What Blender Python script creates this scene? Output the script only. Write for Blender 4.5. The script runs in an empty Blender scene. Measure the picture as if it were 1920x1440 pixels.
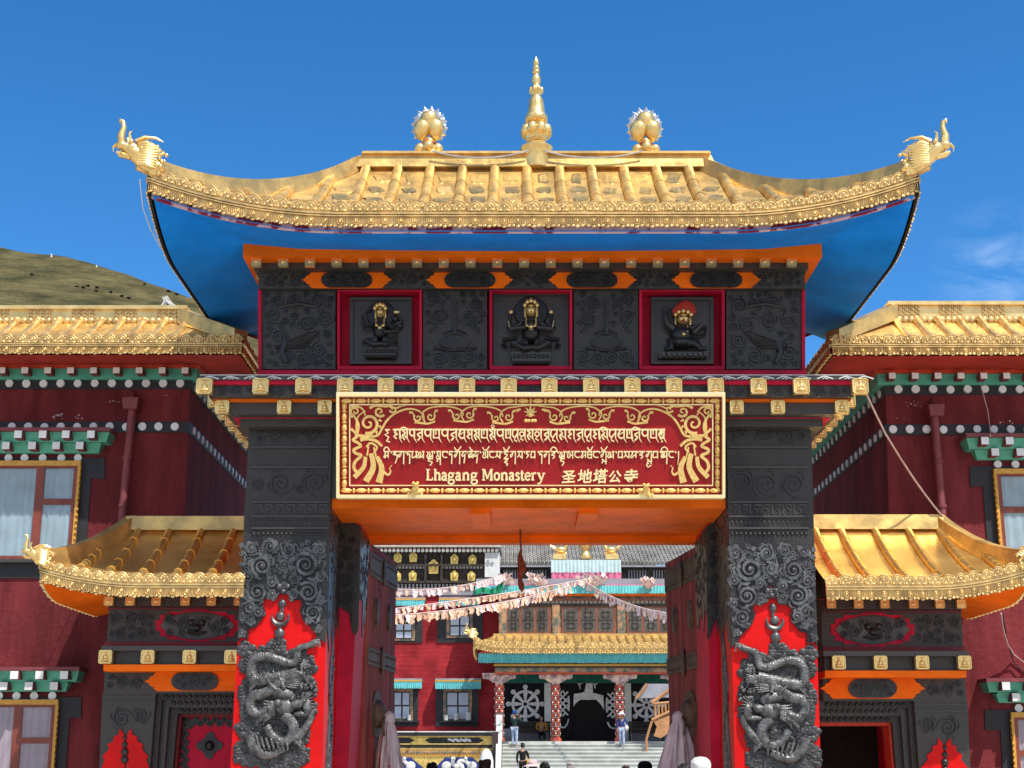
import bpy, bmesh, math, random
from mathutils import Vector, Matrix
R = math.radians
random.seed(7)
scene = bpy.context.scene
COL = scene.collection

# ------------------------------------------------------------------ camera, world, sun, exposure
FPX = 2662.0                      # focal length in pixels of the 1920 px wide photograph
TH = R(14.93)                     # upward tilt
EYE = 1.65
SN, CS = math.sin(TH), math.cos(TH)
cam_d = bpy.data.cameras.new('camera')
cam_d.sensor_width = 36.0
cam_d.lens = FPX / 1920 * 36
cam_d.clip_end = 8000
cam = bpy.data.objects.new('camera', cam_d)
COL.objects.link(cam)
cam.location = (0, 0, EYE)
cam.rotation_euler = (R(90) + TH, 0, 0)
scene.camera = cam

SUN_EL, SUN_AZ = R(60), R(40)     # azimuth: to the right of straight behind the camera
sv = Vector((math.sin(SUN_AZ) * math.cos(SUN_EL), -math.cos(SUN_AZ) * math.cos(SUN_EL), math.sin(SUN_EL)))
sun_d = bpy.data.lights.new('sun', 'SUN')
sun_d.energy = 4.2
sun_d.angle = R(0.5)
sun_d.color = (1.0, 0.955, 0.88)
sun = bpy.data.objects.new('sun', sun_d)
COL.objects.link(sun)
sun.location = (20, -20, 40)
sun.rotation_euler = sv.to_track_quat('Z', 'Y').to_euler()

world = bpy.data.worlds.new('World')
scene.world = world
world.use_nodes = True
wn = world.node_tree.nodes; wl = world.node_tree.links
wn.clear()
wo = wn.new('ShaderNodeOutputWorld'); bg = wn.new('ShaderNodeBackground')
sky = wn.new('ShaderNodeTexSky'); sky.sky_type = 'NISHITA'; sky.sun_disc = False
sky.sun_elevation = SUN_EL
sky.sun_rotation = math.atan2(sv.x, sv.y)
sky.altitude = 3700; sky.air_density = 1.0; sky.dust_density = 0.4; sky.ozone_density = 2.5
hs = wn.new('ShaderNodeHueSaturation'); hs.inputs['Saturation'].default_value = 1.30; hs.inputs['Hue'].default_value = 0.497
hs.inputs['Value'].default_value = 1.06
wl.new(sky.outputs[0], hs.inputs['Color'])
# a thin wisp of cloud low on the right
tc = wn.new('ShaderNodeTexCoord')
cd = Vector(((1880 - 960) / FPX, CS - (720 - 512) / FPX * SN, SN + (720 - 512) / FPX * CS)).normalized()
dt = wn.new('ShaderNodeVectorMath'); dt.operation = 'DISTANCE'; dt.inputs[1].default_value = cd
mp = wn.new('ShaderNodeMapping'); mp.inputs['Scale'].default_value = (18, 18, 38); mp.inputs['Rotation'].default_value = (0, 0.5, 0)
nz = wn.new('ShaderNodeTexNoise'); nz.inputs['Scale'].default_value = 1.0; nz.inputs['Detail'].default_value = 7; nz.inputs['Roughness'].default_value = 0.6
nz.inputs['Distortion'].default_value = 0.6
mr = wn.new('ShaderNodeMapRange'); mr.inputs[1].default_value = 0.052; mr.inputs[2].default_value = 0.0
mr2 = wn.new('ShaderNodeMapRange'); mr2.inputs[1].default_value = 0.42; mr2.inputs[2].default_value = 0.8
mu = wn.new('ShaderNodeMath'); mu.operation = 'MULTIPLY'
mu2 = wn.new('ShaderNodeMath'); mu2.operation = 'MULTIPLY'; mu2.inputs[1].default_value = 0.32
mx = wn.new('ShaderNodeMixRGB'); mx.inputs[2].default_value = (5.2, 6.0, 7.2, 1)
wl.new(tc.outputs['Generated'], dt.inputs[0]); wl.new(tc.outputs['Generated'], mp.inputs[0])
wl.new(mp.outputs[0], nz.inputs['Vector']); wl.new(dt.outputs['Value'], mr.inputs[0]); wl.new(nz.outputs[0], mr2.inputs[0])
wl.new(mr.outputs[0], mu.inputs[0]); wl.new(mr2.outputs[0], mu.inputs[1]); wl.new(mu.outputs[0], mu2.inputs[0])
wl.new(mu2.outputs[0], mx.inputs[0]); wl.new(hs.outputs[0], mx.inputs[1])
# scattered bright cloud, added out of view behind the photographer to whiten the shade
sp = wn.new('ShaderNodeSeparateXYZ'); wl.new(tc.outputs['Generated'], sp.inputs[0])
cm = wn.new('ShaderNodeMapRange'); cm.interpolation_type = 'SMOOTHSTEP'; cm.inputs[1].default_value = 0.05; cm.inputs[2].default_value = -0.45
n2 = wn.new('ShaderNodeTexNoise'); n2.inputs['Scale'].default_value = 3.2; n2.inputs['Detail'].default_value = 8; n2.inputs['Roughness'].default_value = 0.58
c2 = wn.new('ShaderNodeMapRange'); c2.interpolation_type = 'SMOOTHSTEP'; c2.inputs[1].default_value = 0.40; c2.inputs[2].default_value = 0.60
m3 = wn.new('ShaderNodeMath'); m3.operation = 'MULTIPLY'; m4 = wn.new('ShaderNodeMixRGB'); m4.inputs[2].default_value = (4.9, 4.8, 4.7, 1)
wl.new(sp.outputs[1], cm.inputs[0]); wl.new(tc.outputs['Generated'], n2.inputs['Vector']); wl.new(n2.outputs[0], c2.inputs[0])
wl.new(cm.outputs[0], m3.inputs[0]); wl.new(c2.outputs[0], m3.inputs[1]); wl.new(m3.outputs[0], m4.inputs[0]); wl.new(mx.outputs[0], m4.inputs[1])
bg.inputs['Strength'].default_value = 0.15
wl.new(m4.outputs[0], bg.inputs['Color']); wl.new(bg.outputs[0], wo.inputs['Surface'])

vs = scene.view_settings
vs.view_transform = 'Standard'; vs.look = 'None'; vs.gamma = 1; vs.exposure = 0.56
vs.use_curve_mapping = False
scene.cycles.max_bounces = 6
scene.cycles.use_denoising = True

# ------------------------------------------------------------------ helpers
def P(px, py, d):
    """world point at depth d (metres ahead) for a measured photograph position"""
    u = (px - 960) / FPX; v = (720 - py) / FPX
    s = d / (CS - v * SN)
    return Vector((u * s, d, EYE + (SN + v * CS) * s))
def Z(py, d): return P(960, py, d).z
def X(px, py, d): return P(px, py, d).x

class MB:
    def __init__(s): s.v = []; s.f = []; s.m = []; s.k = 0
    def add(s, vs, fs, m=0):
        b = len(s.v); s.v += [tuple(x) for x in vs]
        s.f += [tuple(b + i for i in f) for f in fs]; s.m += [m] * len(fs)
    def box(s, x0, x1, y0, y1, z0, z1, m=0):
        s.hexa([(x0, y0, z0), (x1, y0, z0), (x1, y0, z1), (x0, y0, z1)], [(x0, y1, z0), (x1, y1, z0), (x1, y1, z1), (x0, y1, z1)], m)
    def hexa(s, a, b, m=0):
        n = len(a)
        s.add(list(a) + list(b), [tuple(range(n)), tuple(range(2 * n - 1, n - 1, -1))] + [(i, i + n, (i + 1) % n + n, (i + 1) % n) for i in range(n)], m)
    def prism(s, pts, off, m=0):
        s.hexa([Vector(p) for p in pts], [Vector(p) + Vector(off) for p in pts], m)
    def pslab(s, poly, d, th, m=0):           # outline at depth d, th thick going away
        s.prism([P(x, y, d) for x, y in poly], (0, th, 0), m)
    def prect(s, x0, x1, y0, y1, d, th, m=0):
        s.pslab([(x0, y1), (x1, y1), (x1, y0), (x0, y0)], d, th, m)
    def tube(s, pts, r, n=6, m=0, caps=True, flat=1.0):
        pts = [Vector(p) for p in pts]; k = len(pts)
        rr = r if isinstance(r, (list, tuple)) else [r] * k
        vs = []; up = None
        for i, p in enumerate(pts):
            t = (pts[min(i + 1, k - 1)] - pts[max(i - 1, 0)])
            if t.length < 1e-9: t = Vector((0, 0, 1))
            t.normalize()
            if up is None:
                up = Vector((0, 1, 0)) if abs(t.y) < 0.9 else Vector((1, 0, 0))
            a = up - t * up.dot(t)
            if a.length < 1e-6: a = t.orthogonal()
            a.normalize(); up = a
            b = t.cross(a)
            for j in range(n):
                w = 2 * math.pi * j / n
                vs.append(p + a * (math.cos(w) * rr[i] * flat) + b * (math.sin(w) * rr[i]))
        fs = [(i * n + j, i * n + (j + 1) % n, (i + 1) * n + (j + 1) % n, (i + 1) * n + j) for i in range(k - 1) for j in range(n)]
        if caps: fs += [tuple(range(n - 1, -1, -1)), tuple(range((k - 1) * n, k * n))]
        s.add(vs, fs, m)
    def lathe(s, c, prof, n=16, m=0, axis='z', sy=1.0):
        c = Vector(c); vs = []
        for r, h in prof:
            for j in range(n):
                w = 2 * math.pi * j / n
                q = (r * math.cos(w), r * math.sin(w) * sy, h) if axis == 'z' else (r * math.cos(w), h, r * math.sin(w)) if axis == 'y' else (h, r * math.cos(w), r * math.sin(w))
                vs.append(c + Vector(q))
        k = len(prof)
        fs = [(i * n + j, i * n + (j + 1) % n, (i + 1) * n + (j + 1) % n, (i + 1) * n + j) for i in range(k - 1) for j in range(n)]
        fs += [tuple(range(n - 1, -1, -1)), tuple(range((k - 1) * n, k * n))]
        s.add(vs, fs, m)
    def ball(s, c, r, nu=8, nv=5, m=0, rot=None):
        c = Vector(c); r = (r, r, r) if not isinstance(r, (tuple, list)) else r
        vs = []
        for i in range(1, nv):
            a = math.pi * i / nv
            for j in range(nu):
                w = 2 * math.pi * j / nu
                vs.append(Vector((r[0] * math.sin(a) * math.cos(w), r[1] * math.sin(a) * math.sin(w), r[2] * math.cos(a))))
        vs += [Vector((0, 0, r[2])), Vector((0, 0, -r[2]))]
        if rot: vs = [rot @ v for v in vs]
        q = (nv - 1) * nu
        fs = [(i * nu + j, (i + 1) * nu + j, (i + 1) * nu + (j + 1) % nu, i * nu + (j + 1) % nu) for i in range(nv - 2) for j in range(nu)]
        fs += [(q, j, (j + 1) % nu) for j in range(nu)] + [(q + 1, (nv - 2) * nu + (j + 1) % nu, (nv - 2) * nu + j) for j in range(nu)]
        s.add([c + v for v in vs], fs, m)
    def grid(s, fn, nu, nv, m=0):
        s.add([fn(i / nu, j / nv) for j in range(nv + 1) for i in range(nu + 1)],
              [(j * (nu + 1) + i, j * (nu + 1) + i + 1, (j + 1) * (nu + 1) + i + 1, (j + 1) * (nu + 1) + i) for j in range(nv) for i in range(nu)], m)
    def ribbon(s, M, pts, w, off=0.012, m=0, w2=None):
        """flat raised stroke: pts in photo px on the surface M(px, py, off); w wide in px"""
        s.k += 1; o = off + (s.k % 17) * 0.0004
        n = len(pts); L = []; Rr = []
        for i, (x, y) in enumerate(pts):
            a = pts[max(i - 1, 0)]; b = pts[min(i + 1, n - 1)]
            tx, ty = b[0] - a[0], b[1] - a[1]; l = math.hypot(tx, ty) or 1
            ww = (w if w2 is None else w + (w2 - w) * i / max(n - 1, 1)) / 2
            L.append((x - ty / l * ww, y + tx / l * ww)); Rr.append((x + ty / l * ww, y - tx / l * ww))
        fr = [M(x, y, o) for x, y in L] + [M(x, y, o) for x, y in Rr]
        bk = [M(x, y, -0.002) for x, y in L] + [M(x, y, -0.002) for x, y in Rr]
        fs = [(i, i + 1, n + i + 1, n + i) for i in range(n - 1)]
        g = 2 * n
        fs += [(i, g + i, g + i + 1, i + 1) for i in range(n - 1)] + [(n + i + 1, g + n + i + 1, g + n + i, n + i) for i in range(n - 1)]
        fs += [(0, n, g + n, g), (n - 1, g + n - 1, g + 2 * n - 1, 2 * n - 1)]
        s.add(fr + bk, fs, m)
    def build(s, name, mats, parent=None, smooth=False, recalc=True, bevel=0):
        me = bpy.data.meshes.new(name)
        me.from_pydata(s.v, [], s.f); me.update()
        mats = mats if isinstance(mats, (list, tuple)) else [mats]
        for q in mats: me.materials.append(q)
        me.polygons.foreach_set('material_index', s.m)
        if recalc:
            bm = bmesh.new(); bm.from_mesh(me); bmesh.ops.recalc_face_normals(bm, faces=bm.faces); bm.to_mesh(me); bm.free()
        if smooth:
            me.polygons.foreach_set('use_smooth', [True] * len(me.polygons))
            if smooth != 'all':
                bm = bmesh.new(); bm.from_mesh(me)
                for e in bm.edges:
                    if len(e.link_faces) == 2 and e.calc_face_angle(0) > 0.9: e.smooth = False
                bm.to_mesh(me); bm.free()
        o = bpy.data.objects.new(name, me); COL.objects.link(o)
        if bevel:
            b = o.modifiers.new('bevel', 'BEVEL'); b.width = bevel; b.segments = 2; b.limit_method = 'ANGLE'; b.angle_limit = R(40)
        if parent: put(o, parent)
        return o

def W_(o):
    return (W_(o.parent) @ o.matrix_parent_inverse if o.parent else Matrix.Identity(4)) @ o.matrix_basis
def put(o, parent):
    o.parent = parent
    o.matrix_parent_inverse = W_(parent).inverted()
def tag(o, label=None, cat=None, group=None, kind=None):
    if label: o['label'] = label
    if cat: o['category'] = cat
    if group: o['group'] = group
    if kind: o['kind'] = kind
    return o
def thing(name, label, cat, loc=(0, 0, 0), group=None):
    o = bpy.data.objects.new(name, None); COL.objects.link(o); o.location = loc; o.empty_display_size = 0.3
    return tag(o, label, cat, group)
def struct(name, mb, m, **k):
    return tag(mb.build(name, m, **k), kind='structure')
def dup(o, delta, parent):
    """a linked copy of a part, moved by delta"""
    c = o.copy(); COL.objects.link(c)
    c.parent = parent; c.matrix_parent_inverse = o.matrix_parent_inverse.copy()
    c.location = o.location + Vector(delta)
    return c

# ------------------------------------------------------------------ materials
def mat(name, col, rough=0.6, metal=0.0, var=0.18, vs=6.0, bump=0.0, bs=40.0, kind='noise', spec=0.4, col2=None, streak=0.0, rvar=0.1, dist=0.01, hard=None, stain=0.0, stain_scale=(1.3, 1.3, .22), wear=None):
    m = bpy.data.materials.new(name); m.use_nodes = True
    n = m.node_tree.nodes; l = m.node_tree.links; b = n['Principled BSDF']
    if rough >= .7 and spec == .4: spec = .12
    t = n.new('ShaderNodeTexCoord')
    no = n.new('ShaderNodeTexNoise'); no.inputs['Scale'].default_value = vs; no.inputs['Detail'].default_value = 8; no.inputs['Roughness'].default_value = 0.62
    vec = t.outputs['Object']
    if streak:
        mp = n.new('ShaderNodeMapping'); mp.inputs['Scale'].default_value = (1, 1, streak); l.new(vec, mp.inputs[0]); l.new(mp.outputs[0], no.inputs['Vector'])
    else: l.new(vec, no.inputs['Vector'])
    cr = n.new('ShaderNodeValToRGB')
    c = Vector(col); c2 = Vector(col2) if col2 else c * (1 - 1.6 * var)
    lo, hi = hard or (0.36, 0.64)
    cr.color_ramp.elements[0].position = lo; cr.color_ramp.elements[1].position = hi
    cr.color_ramp.elements[0].color = (*c2, 1); cr.color_ramp.elements[1].color = (*(c * (1 + 0.5 * var)), 1)
    l.new(no.outputs[0], cr.inputs[0]); out = cr.outputs[0]
    if stain:                                  # run-off streaks and grime with a shape of their own
        m2 = n.new('ShaderNodeMapping'); m2.inputs['Scale'].default_value = stain_scale; m2.inputs['Location'].default_value = (3.7, 1.2, 5.1)
        s2 = n.new('ShaderNodeTexNoise'); s2.inputs['Scale'].default_value = 1.6; s2.inputs['Detail'].default_value = 9; s2.inputs['Roughness'].default_value = 0.7; s2.inputs['Distortion'].default_value = 0.3
        r2 = n.new('ShaderNodeMapRange'); r2.inputs[1].default_value = 0.42; r2.inputs[2].default_value = 0.68; r2.inputs[3].default_value = 1.0; r2.inputs[4].default_value = 1 - stain
        x2 = n.new('ShaderNodeMixRGB'); x2.blend_type = 'MULTIPLY'; x2.inputs[0].default_value = 1
        l.new(t.outputs['Object'], m2.inputs[0]); l.new(m2.outputs[0], s2.inputs['Vector']); l.new(s2.outputs[0], r2.inputs[0]); l.new(out, x2.inputs[1]); l.new(r2.outputs[0], x2.inputs[2]); out = x2.outputs[0]
    if wear:                                   # edges rubbed down to a lighter metal
        g2 = n.new('ShaderNodeNewGeometry'); r3 = n.new('ShaderNodeMapRange'); r3.inputs[1].default_value = 0.57; r3.inputs[2].default_value = 0.80
        x3 = n.new('ShaderNodeMixRGB'); x3.inputs[2].default_value = (*wear, 1)
        l.new(g2.outputs['Pointiness'], r3.inputs[0]); l.new(r3.outputs[0], x3.inputs[0]); l.new(out, x3.inputs[1]); out = x3.outputs[0]
    l.new(out, b.inputs['Base Color'])
    b.inputs['Metallic'].default_value = metal; b.inputs['Specular IOR Level'].default_value = spec
    rr = n.new('ShaderNodeMapRange'); rr.inputs[3].default_value = max(0.03, rough - rvar); rr.inputs[4].default_value = min(1, rough + rvar)
    l.new(no.outputs[0], rr.inputs[0]); l.new(rr.outputs[0], b.inputs['Roughness'])
    if bump:
        bp = n.new('ShaderNodeBump'); bp.inputs['Strength'].default_value = bump; bp.inputs['Distance'].default_value = dist
        if kind == 'brickwall':
            sx = n.new('ShaderNodeSeparateXYZ'); cx = n.new('ShaderNodeCombineXYZ'); l.new(vec, sx.inputs[0]); l.new(sx.outputs[0], cx.inputs[0]); l.new(sx.outputs[2], cx.inputs[1]); nd = n.new('ShaderNodeTexNoise'); nd.inputs['Scale'].default_value = 2.2; l.new(vec, nd.inputs['Vector'])
            vm = n.new('ShaderNodeVectorMath'); vm.operation = 'MULTIPLY_ADD'; vm.inputs[1].default_value = (.5, .22, 0); l.new(nd.outputs['Color'], vm.inputs[0]); l.new(cx.outputs[0], vm.inputs[2])
            x = n.new('ShaderNodeTexBrick'); x.inputs['Scale'].default_value = bs; x.inputs['Mortar Size'].default_value = .03; x.inputs['Row Height'].default_value = .22; x.inputs['Brick Width'].default_value = .9; l.new(vm.outputs[0], x.inputs['Vector'])
            iv = n.new('ShaderNodeMath'); iv.operation = 'SUBTRACT'; iv.inputs[0].default_value = 1; l.new(x.outputs['Fac'], iv.inputs[1]); l.new(iv.outputs[0], bp.inputs['Height'])
        elif kind == 'voronoi':
            x = n.new('ShaderNodeTexVoronoi'); x.feature = 'SMOOTH_F1'; x.inputs['Scale'].default_value = bs; l.new(vec, x.inputs['Vector']); l.new(x.outputs['Distance'], bp.inputs['Height'])
        elif kind == 'brick':
            x = n.new('ShaderNodeTexBrick'); x.inputs['Scale'].default_value = bs; l.new(vec, x.inputs['Vector']); l.new(x.outputs['Fac'], bp.inputs['Height'])
        else:
            x = n.new('ShaderNodeTexNoise'); x.inputs['Scale'].default_value = bs; x.inputs['Detail'].default_value = 6; l.new(vec, x.inputs['Vector']); l.new(x.outputs[0], bp.inputs['Height'])
        l.new(bp.outputs[0], b.inputs['Normal'])
    return m
M_ = {}
M_['gold'] = mat('gilded_copper', (0.90, 0.66, 0.28), 0.32, 0.75, 0.12, 5, 0.25, 9, col2=(0.74, 0.50, 0.18))
M_['goldroof'] = mat('gilded_roof_sheet', (0.80, 0.52, 0.17), 0.40, 0.65, 0.14, 3.2, 0.6, 5, col2=(0.52, 0.35, 0.13), dist=0.02, hard=(0.4, 0.6))
M_['goldtrim'] = mat('gilded_trim', (0.80, 0.55, 0.22), 0.36, 0.7, 0.2, 7, 0.5, 60, col2=(0.56, 0.37, 0.15), dist=0.004)
M_['goldpaint'] = mat('gold_paint', (0.80, 0.56, 0.20), 0.45, 0.25, 0.10, 30, col2=(0.64, 0.41, 0.12))
M_['goldletter'] = mat('pale_gold_lettering', (0.92, 0.74, 0.38), 0.45, 0.1, 0.08, 30)
M_['copper'] = mat('brown_copper_roof', (0.30, 0.13, 0.055), 0.32, 0.75, 0.2, 4, 0.3, 8, col2=(0.18, 0.075, 0.035))
M_['bronze'] = mat('blackened_bronze', (0.018, 0.0175, 0.020), 0.40, 0.05, 0.25, 9, 0.7, 55, 'voronoi', spec=0.35, dist=0.008, stain=.45, stain_scale=(2, 2, 1), wear=(.08, .07, .06))
M_['bronze_plain'] = mat('smooth_blackened_bronze', (0.020, 0.0195, 0.022), 0.34, 0.05, 0.3, 5, 0.15, 20, spec=0.4, stain=.4, stain_scale=(2, 2, 1), wear=(.09, .08, .07))
M_['pewter'] = mat('grey_relief_metal', (0.14, 0.141, 0.142), 0.40, 0.45, 0.25, 12, 0.4, 70, spec=0.5, dist=0.004, col2=(0.045, 0.045, 0.047), stain=.5, stain_scale=(3, 3, 2))
M_['cloudmetal'] = mat('dull_dark_relief_metal', (0.075, 0.076, 0.078), 0.5, 0.3, 0.25, 12, 0.4, 70, spec=0.4, dist=0.004, stain=.4, stain_scale=(3, 3, 2))
M_['dragon'] = mat('grey_scaly_relief_metal', (0.20, 0.20, 0.195), 0.42, 0.45, 0.2, 12, 0.7, 60, 'voronoi', spec=0.5, dist=0.012, col2=(0.055, 0.055, 0.056), stain=.5, stain_scale=(3, 3, 2))
M_['red'] = mat('bright_red_paint', (0.66, 0.006, 0.006), 0.42, 0, 0.10, 2.5, 0.06, 30, spec=.15, stain=.22)
M_['crimson'] = mat('crimson_paint', (0.60, 0.014, 0.050), 0.55, 0, 0.12, 4, 0.1, 20, spec=.12, stain=.25)
M_['maroon'] = mat('maroon_plaster', (0.20, 0.033, 0.037), 0.88, 0, 0.22, 2.2, 0.45, 14, streak=0.30, dist=0.03, stain=.5)
M_['maroonpipe'] = mat('maroon_pipe_paint', (0.20, 0.045, 0.05), 0.6, 0, 0.15, 6)
M_['doorred'] = mat('faded_red_door_paint', (0.42, 0.10, 0.08), 0.75, 0, 0.28, 5, 0.2, 12, streak=0.15, stain=.5, stain_scale=(3, 3, .3))
M_['orange'] = mat('orange_paint', (0.95, 0.165, 0.006), 0.55, 0, 0.06, 3, 0.06, 20, spec=.1, stain=.3, stain_scale=(1, 1, 1.5))
M_['blue'] = mat('blue_soffit_paint', (0.012, 0.25, 0.80), 0.6, 0, 0.12, 2.4, 0.06, 2.5, spec=0.06, col2=(0.010, 0.21, 0.68), stain=.16, stain_scale=(.5, 1.6, 1))
M_['green'] = mat('green_paint', (0.04, 0.15, 0.07), 0.6)
M_['teal'] = mat('teal_paint', (0.09, 0.40, 0.29), 0.55, 0, 0.12, 5)
M_['white'] = mat('white_paint', (0.76, 0.76, 0.75), 0.6, 0, 0.08, 5)
M_['black'] = mat('black_paint', (0.022, 0.022, 0.026), 0.6, 0, 0.2, 5)
M_['wood'] = mat('red_brown_window_frame', (0.22, 0.05, 0.03), 0.45, 0, 0.15, 9, streak=0.3)
M_['yellow'] = mat('yellow_ochre_paint', (0.62, 0.32, 0.05), 0.5, 0, 0.12, 20)
M_['redsoffit'] = mat('red_soffit_paint', (0.50, 0.05, 0.035), 0.6, 0, 0.12, 3, spec=.1, stain=.3)
M_['pink'] = mat('peeling_pink_fascia', (0.70, 0.42, 0.40), 0.7, 0, 0.2, 5, col2=(0.30, 0.03, 0.05), hard=(0.46, 0.52))
M_['signred'] = mat('sign_red_panel', (0.32, 0.012, 0.014), 0.4, 0, 0.14, 2.5, spec=.2)
M_['silver'] = mat('silver_sheet', (0.62, 0.62, 0.64), 0.3, 0.8, 0.15, 10)
M_['curtain_blue'] = mat('pale_blue_curtain', (0.46, 0.60, 0.68), 0.8, 0, 0.1, 3)
M_['curtain_pink'] = mat('pale_mauve_curtain', (0.55, 0.45, 0.52), 0.8, 0, 0.1, 3)
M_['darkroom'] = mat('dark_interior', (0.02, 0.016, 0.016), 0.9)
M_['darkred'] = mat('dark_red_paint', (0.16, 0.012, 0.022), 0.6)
M_['skyglass'] = None
def glass(name, col, a):
    m = bpy.data.materials.new(name); m.use_nodes = True
    n = m.node_tree.nodes; l = m.node_tree.links; b = n['Principled BSDF']
    b.inputs['Base Color'].default_value = (*col, 1); b.inputs['Roughness'].default_value = 0.04
    b.inputs['Alpha'].default_value = a; b.inputs['Specular IOR Level'].default_value = 0.9
    return m
M_['glass'] = glass('window_glass', (0.05, 0.07, 0.08), 0.13)
M_['goldsmooth'] = mat('smooth_gilded_sheet', (0.92, 0.64, 0.22), 0.3, 0.85, 0.10, 3, 0.15, 4, col2=(0.80, 0.52, 0.16), dist=0.01)
M_['brass'] = mat('dull_brass', (0.16, 0.115, 0.08), 0.6, 0.15, 0.25, 8, 0.4, 40, dist=0.004, spec=.15)
M_['redorange'] = mat('orange_red_ribbon', (0.62, 0.06, 0.02), 0.6)
M_['scarf'] = mat('pale_silk', (0.74, 0.68, 0.70), 0.6, 0, 0.08, 6, col2=(0.62, 0.55, 0.58), stain=.25, stain_scale=(4, 4, 1), spec=.1)
M_['browncloth'] = mat('red_brown_cloth', (0.22, 0.05, 0.025), 0.7, 0, 0.25, 12)
M_['flakewhite'] = mat('worn_white_paint', (0.62, 0.60, 0.60), 0.7, 0, 0.1, 9)
M_['goldtarnish'] = mat('tarnished_gilded_sheet', (0.40, 0.29, 0.12), 0.40, 0.6, 0.16, 5, 0.5, 6, col2=(0.20, 0.17, 0.09), dist=0.02)
M_['goldpale'] = mat('pale_gilded_sheet', (0.86, 0.62, 0.26), 0.36, 0.6, 0.12, 4, 0.5, 6, col2=(0.74, 0.50, 0.19), dist=0.02)
M_['darkedge'] = mat('unlit_trim_back', (0.03, 0.022, 0.018), 0.7)  # shade put into the colour: the unlit back of the side trim
# ------------------------------------------------------------------ relief helpers
def spiral_pts(M, cx, cz, r, turns=1.8, hand=1, a0=0.0, n=20, off=0.004):
    pts = []
    for i in range(n + 1):
        t = i / n; rad = r * (1 - 0.86 * t); a = a0 + hand * turns * 2 * math.pi * t
        pts.append(M(cx + rad * math.cos(a), cz + rad * math.sin(a), off))
    return pts
def plane_map(d, sx=1):
    return lambda px, py, off: P(px, py, d) + Vector((0, -off, 0))
def scroll(mb, M, cx, cy, r, tr, hand=1, a0=0.0, m=0, leaves=True, rnd=random):
    """one curled leaf scroll, r and centre in photo px, tr = tube radius in metres"""
    pts = spiral_pts(M, cx, cy, r, 2.0, hand, a0, 20)
    k = len(pts)
    mb.tube(pts, [tr * (0.7 + 0.6 * math.sin(math.pi * min(1, i / k * 1.3 + .2))) for i in range(k)], 5, m)
    mb.ball(M(cx, cy, tr * 0.3), tr * 1.25, 7, 4, m)
    if leaves:                                 # acanthus tongues peeling off the outside of the curl
        for i in range(4):
            a = a0 + hand * (i * 1.25 + 0.3 + .25 * (i % 2)); b1 = a - hand * .55
            e = lambda q, w: M(cx + r * q * math.cos(w), cy + r * q * math.sin(w), 0.003)
            mb.tube([e(.98, a), e(1.16, a - hand * .22), e(1.26, b1), e(1.16, b1 - hand * .3)], [tr * .9, tr * 1.25, tr * .8, tr * .25], 5, m)
def scrollfield(mb, M, x0, x1, y0, y1, n, rmin, rmax, tr, seed=1, m=0, avoid=None):
    rnd = random.Random(seed); done = []
    for q_ in range(n * 40):
        if len(done) >= n: break
        r = rmax if q_ < n * 4 else rnd.uniform(rmin, rmax) if q_ < n * 16 else rnd.uniform(rmin, (rmin + rmax) / 2)
        x = rnd.uniform(x0 + r, x1 - r); y = rnd.uniform(y0 + r, y1 - r)
        if avoid and avoid(x, y, r): continue
        if any((x - a) ** 2 + (y - b) ** 2 < (r + c) ** 2 * 0.9 for a, b, c in done): continue
        done.append((x, y, r))
        scroll(mb, M, x, y, r * 0.88, tr * (0.6 + 0.5 * r / rmax), rnd.choice((1, -1)), rnd.uniform(0, 6.28), m, leaves=r > (rmin + rmax) / 2)
def mirror(pts, c): return [(2 * c - x, y) for x, y in pts]

# ================================================================== MAIN GATE
GC, YC = 997.0, 17.2
gx = X(GC, 500, 16)
gate = thing('monastery_gate', 'tall monastery gate with dark bronze relief panels, red pillars and one sweeping golden roof', 'gate', (gx, YC, 0))

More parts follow.
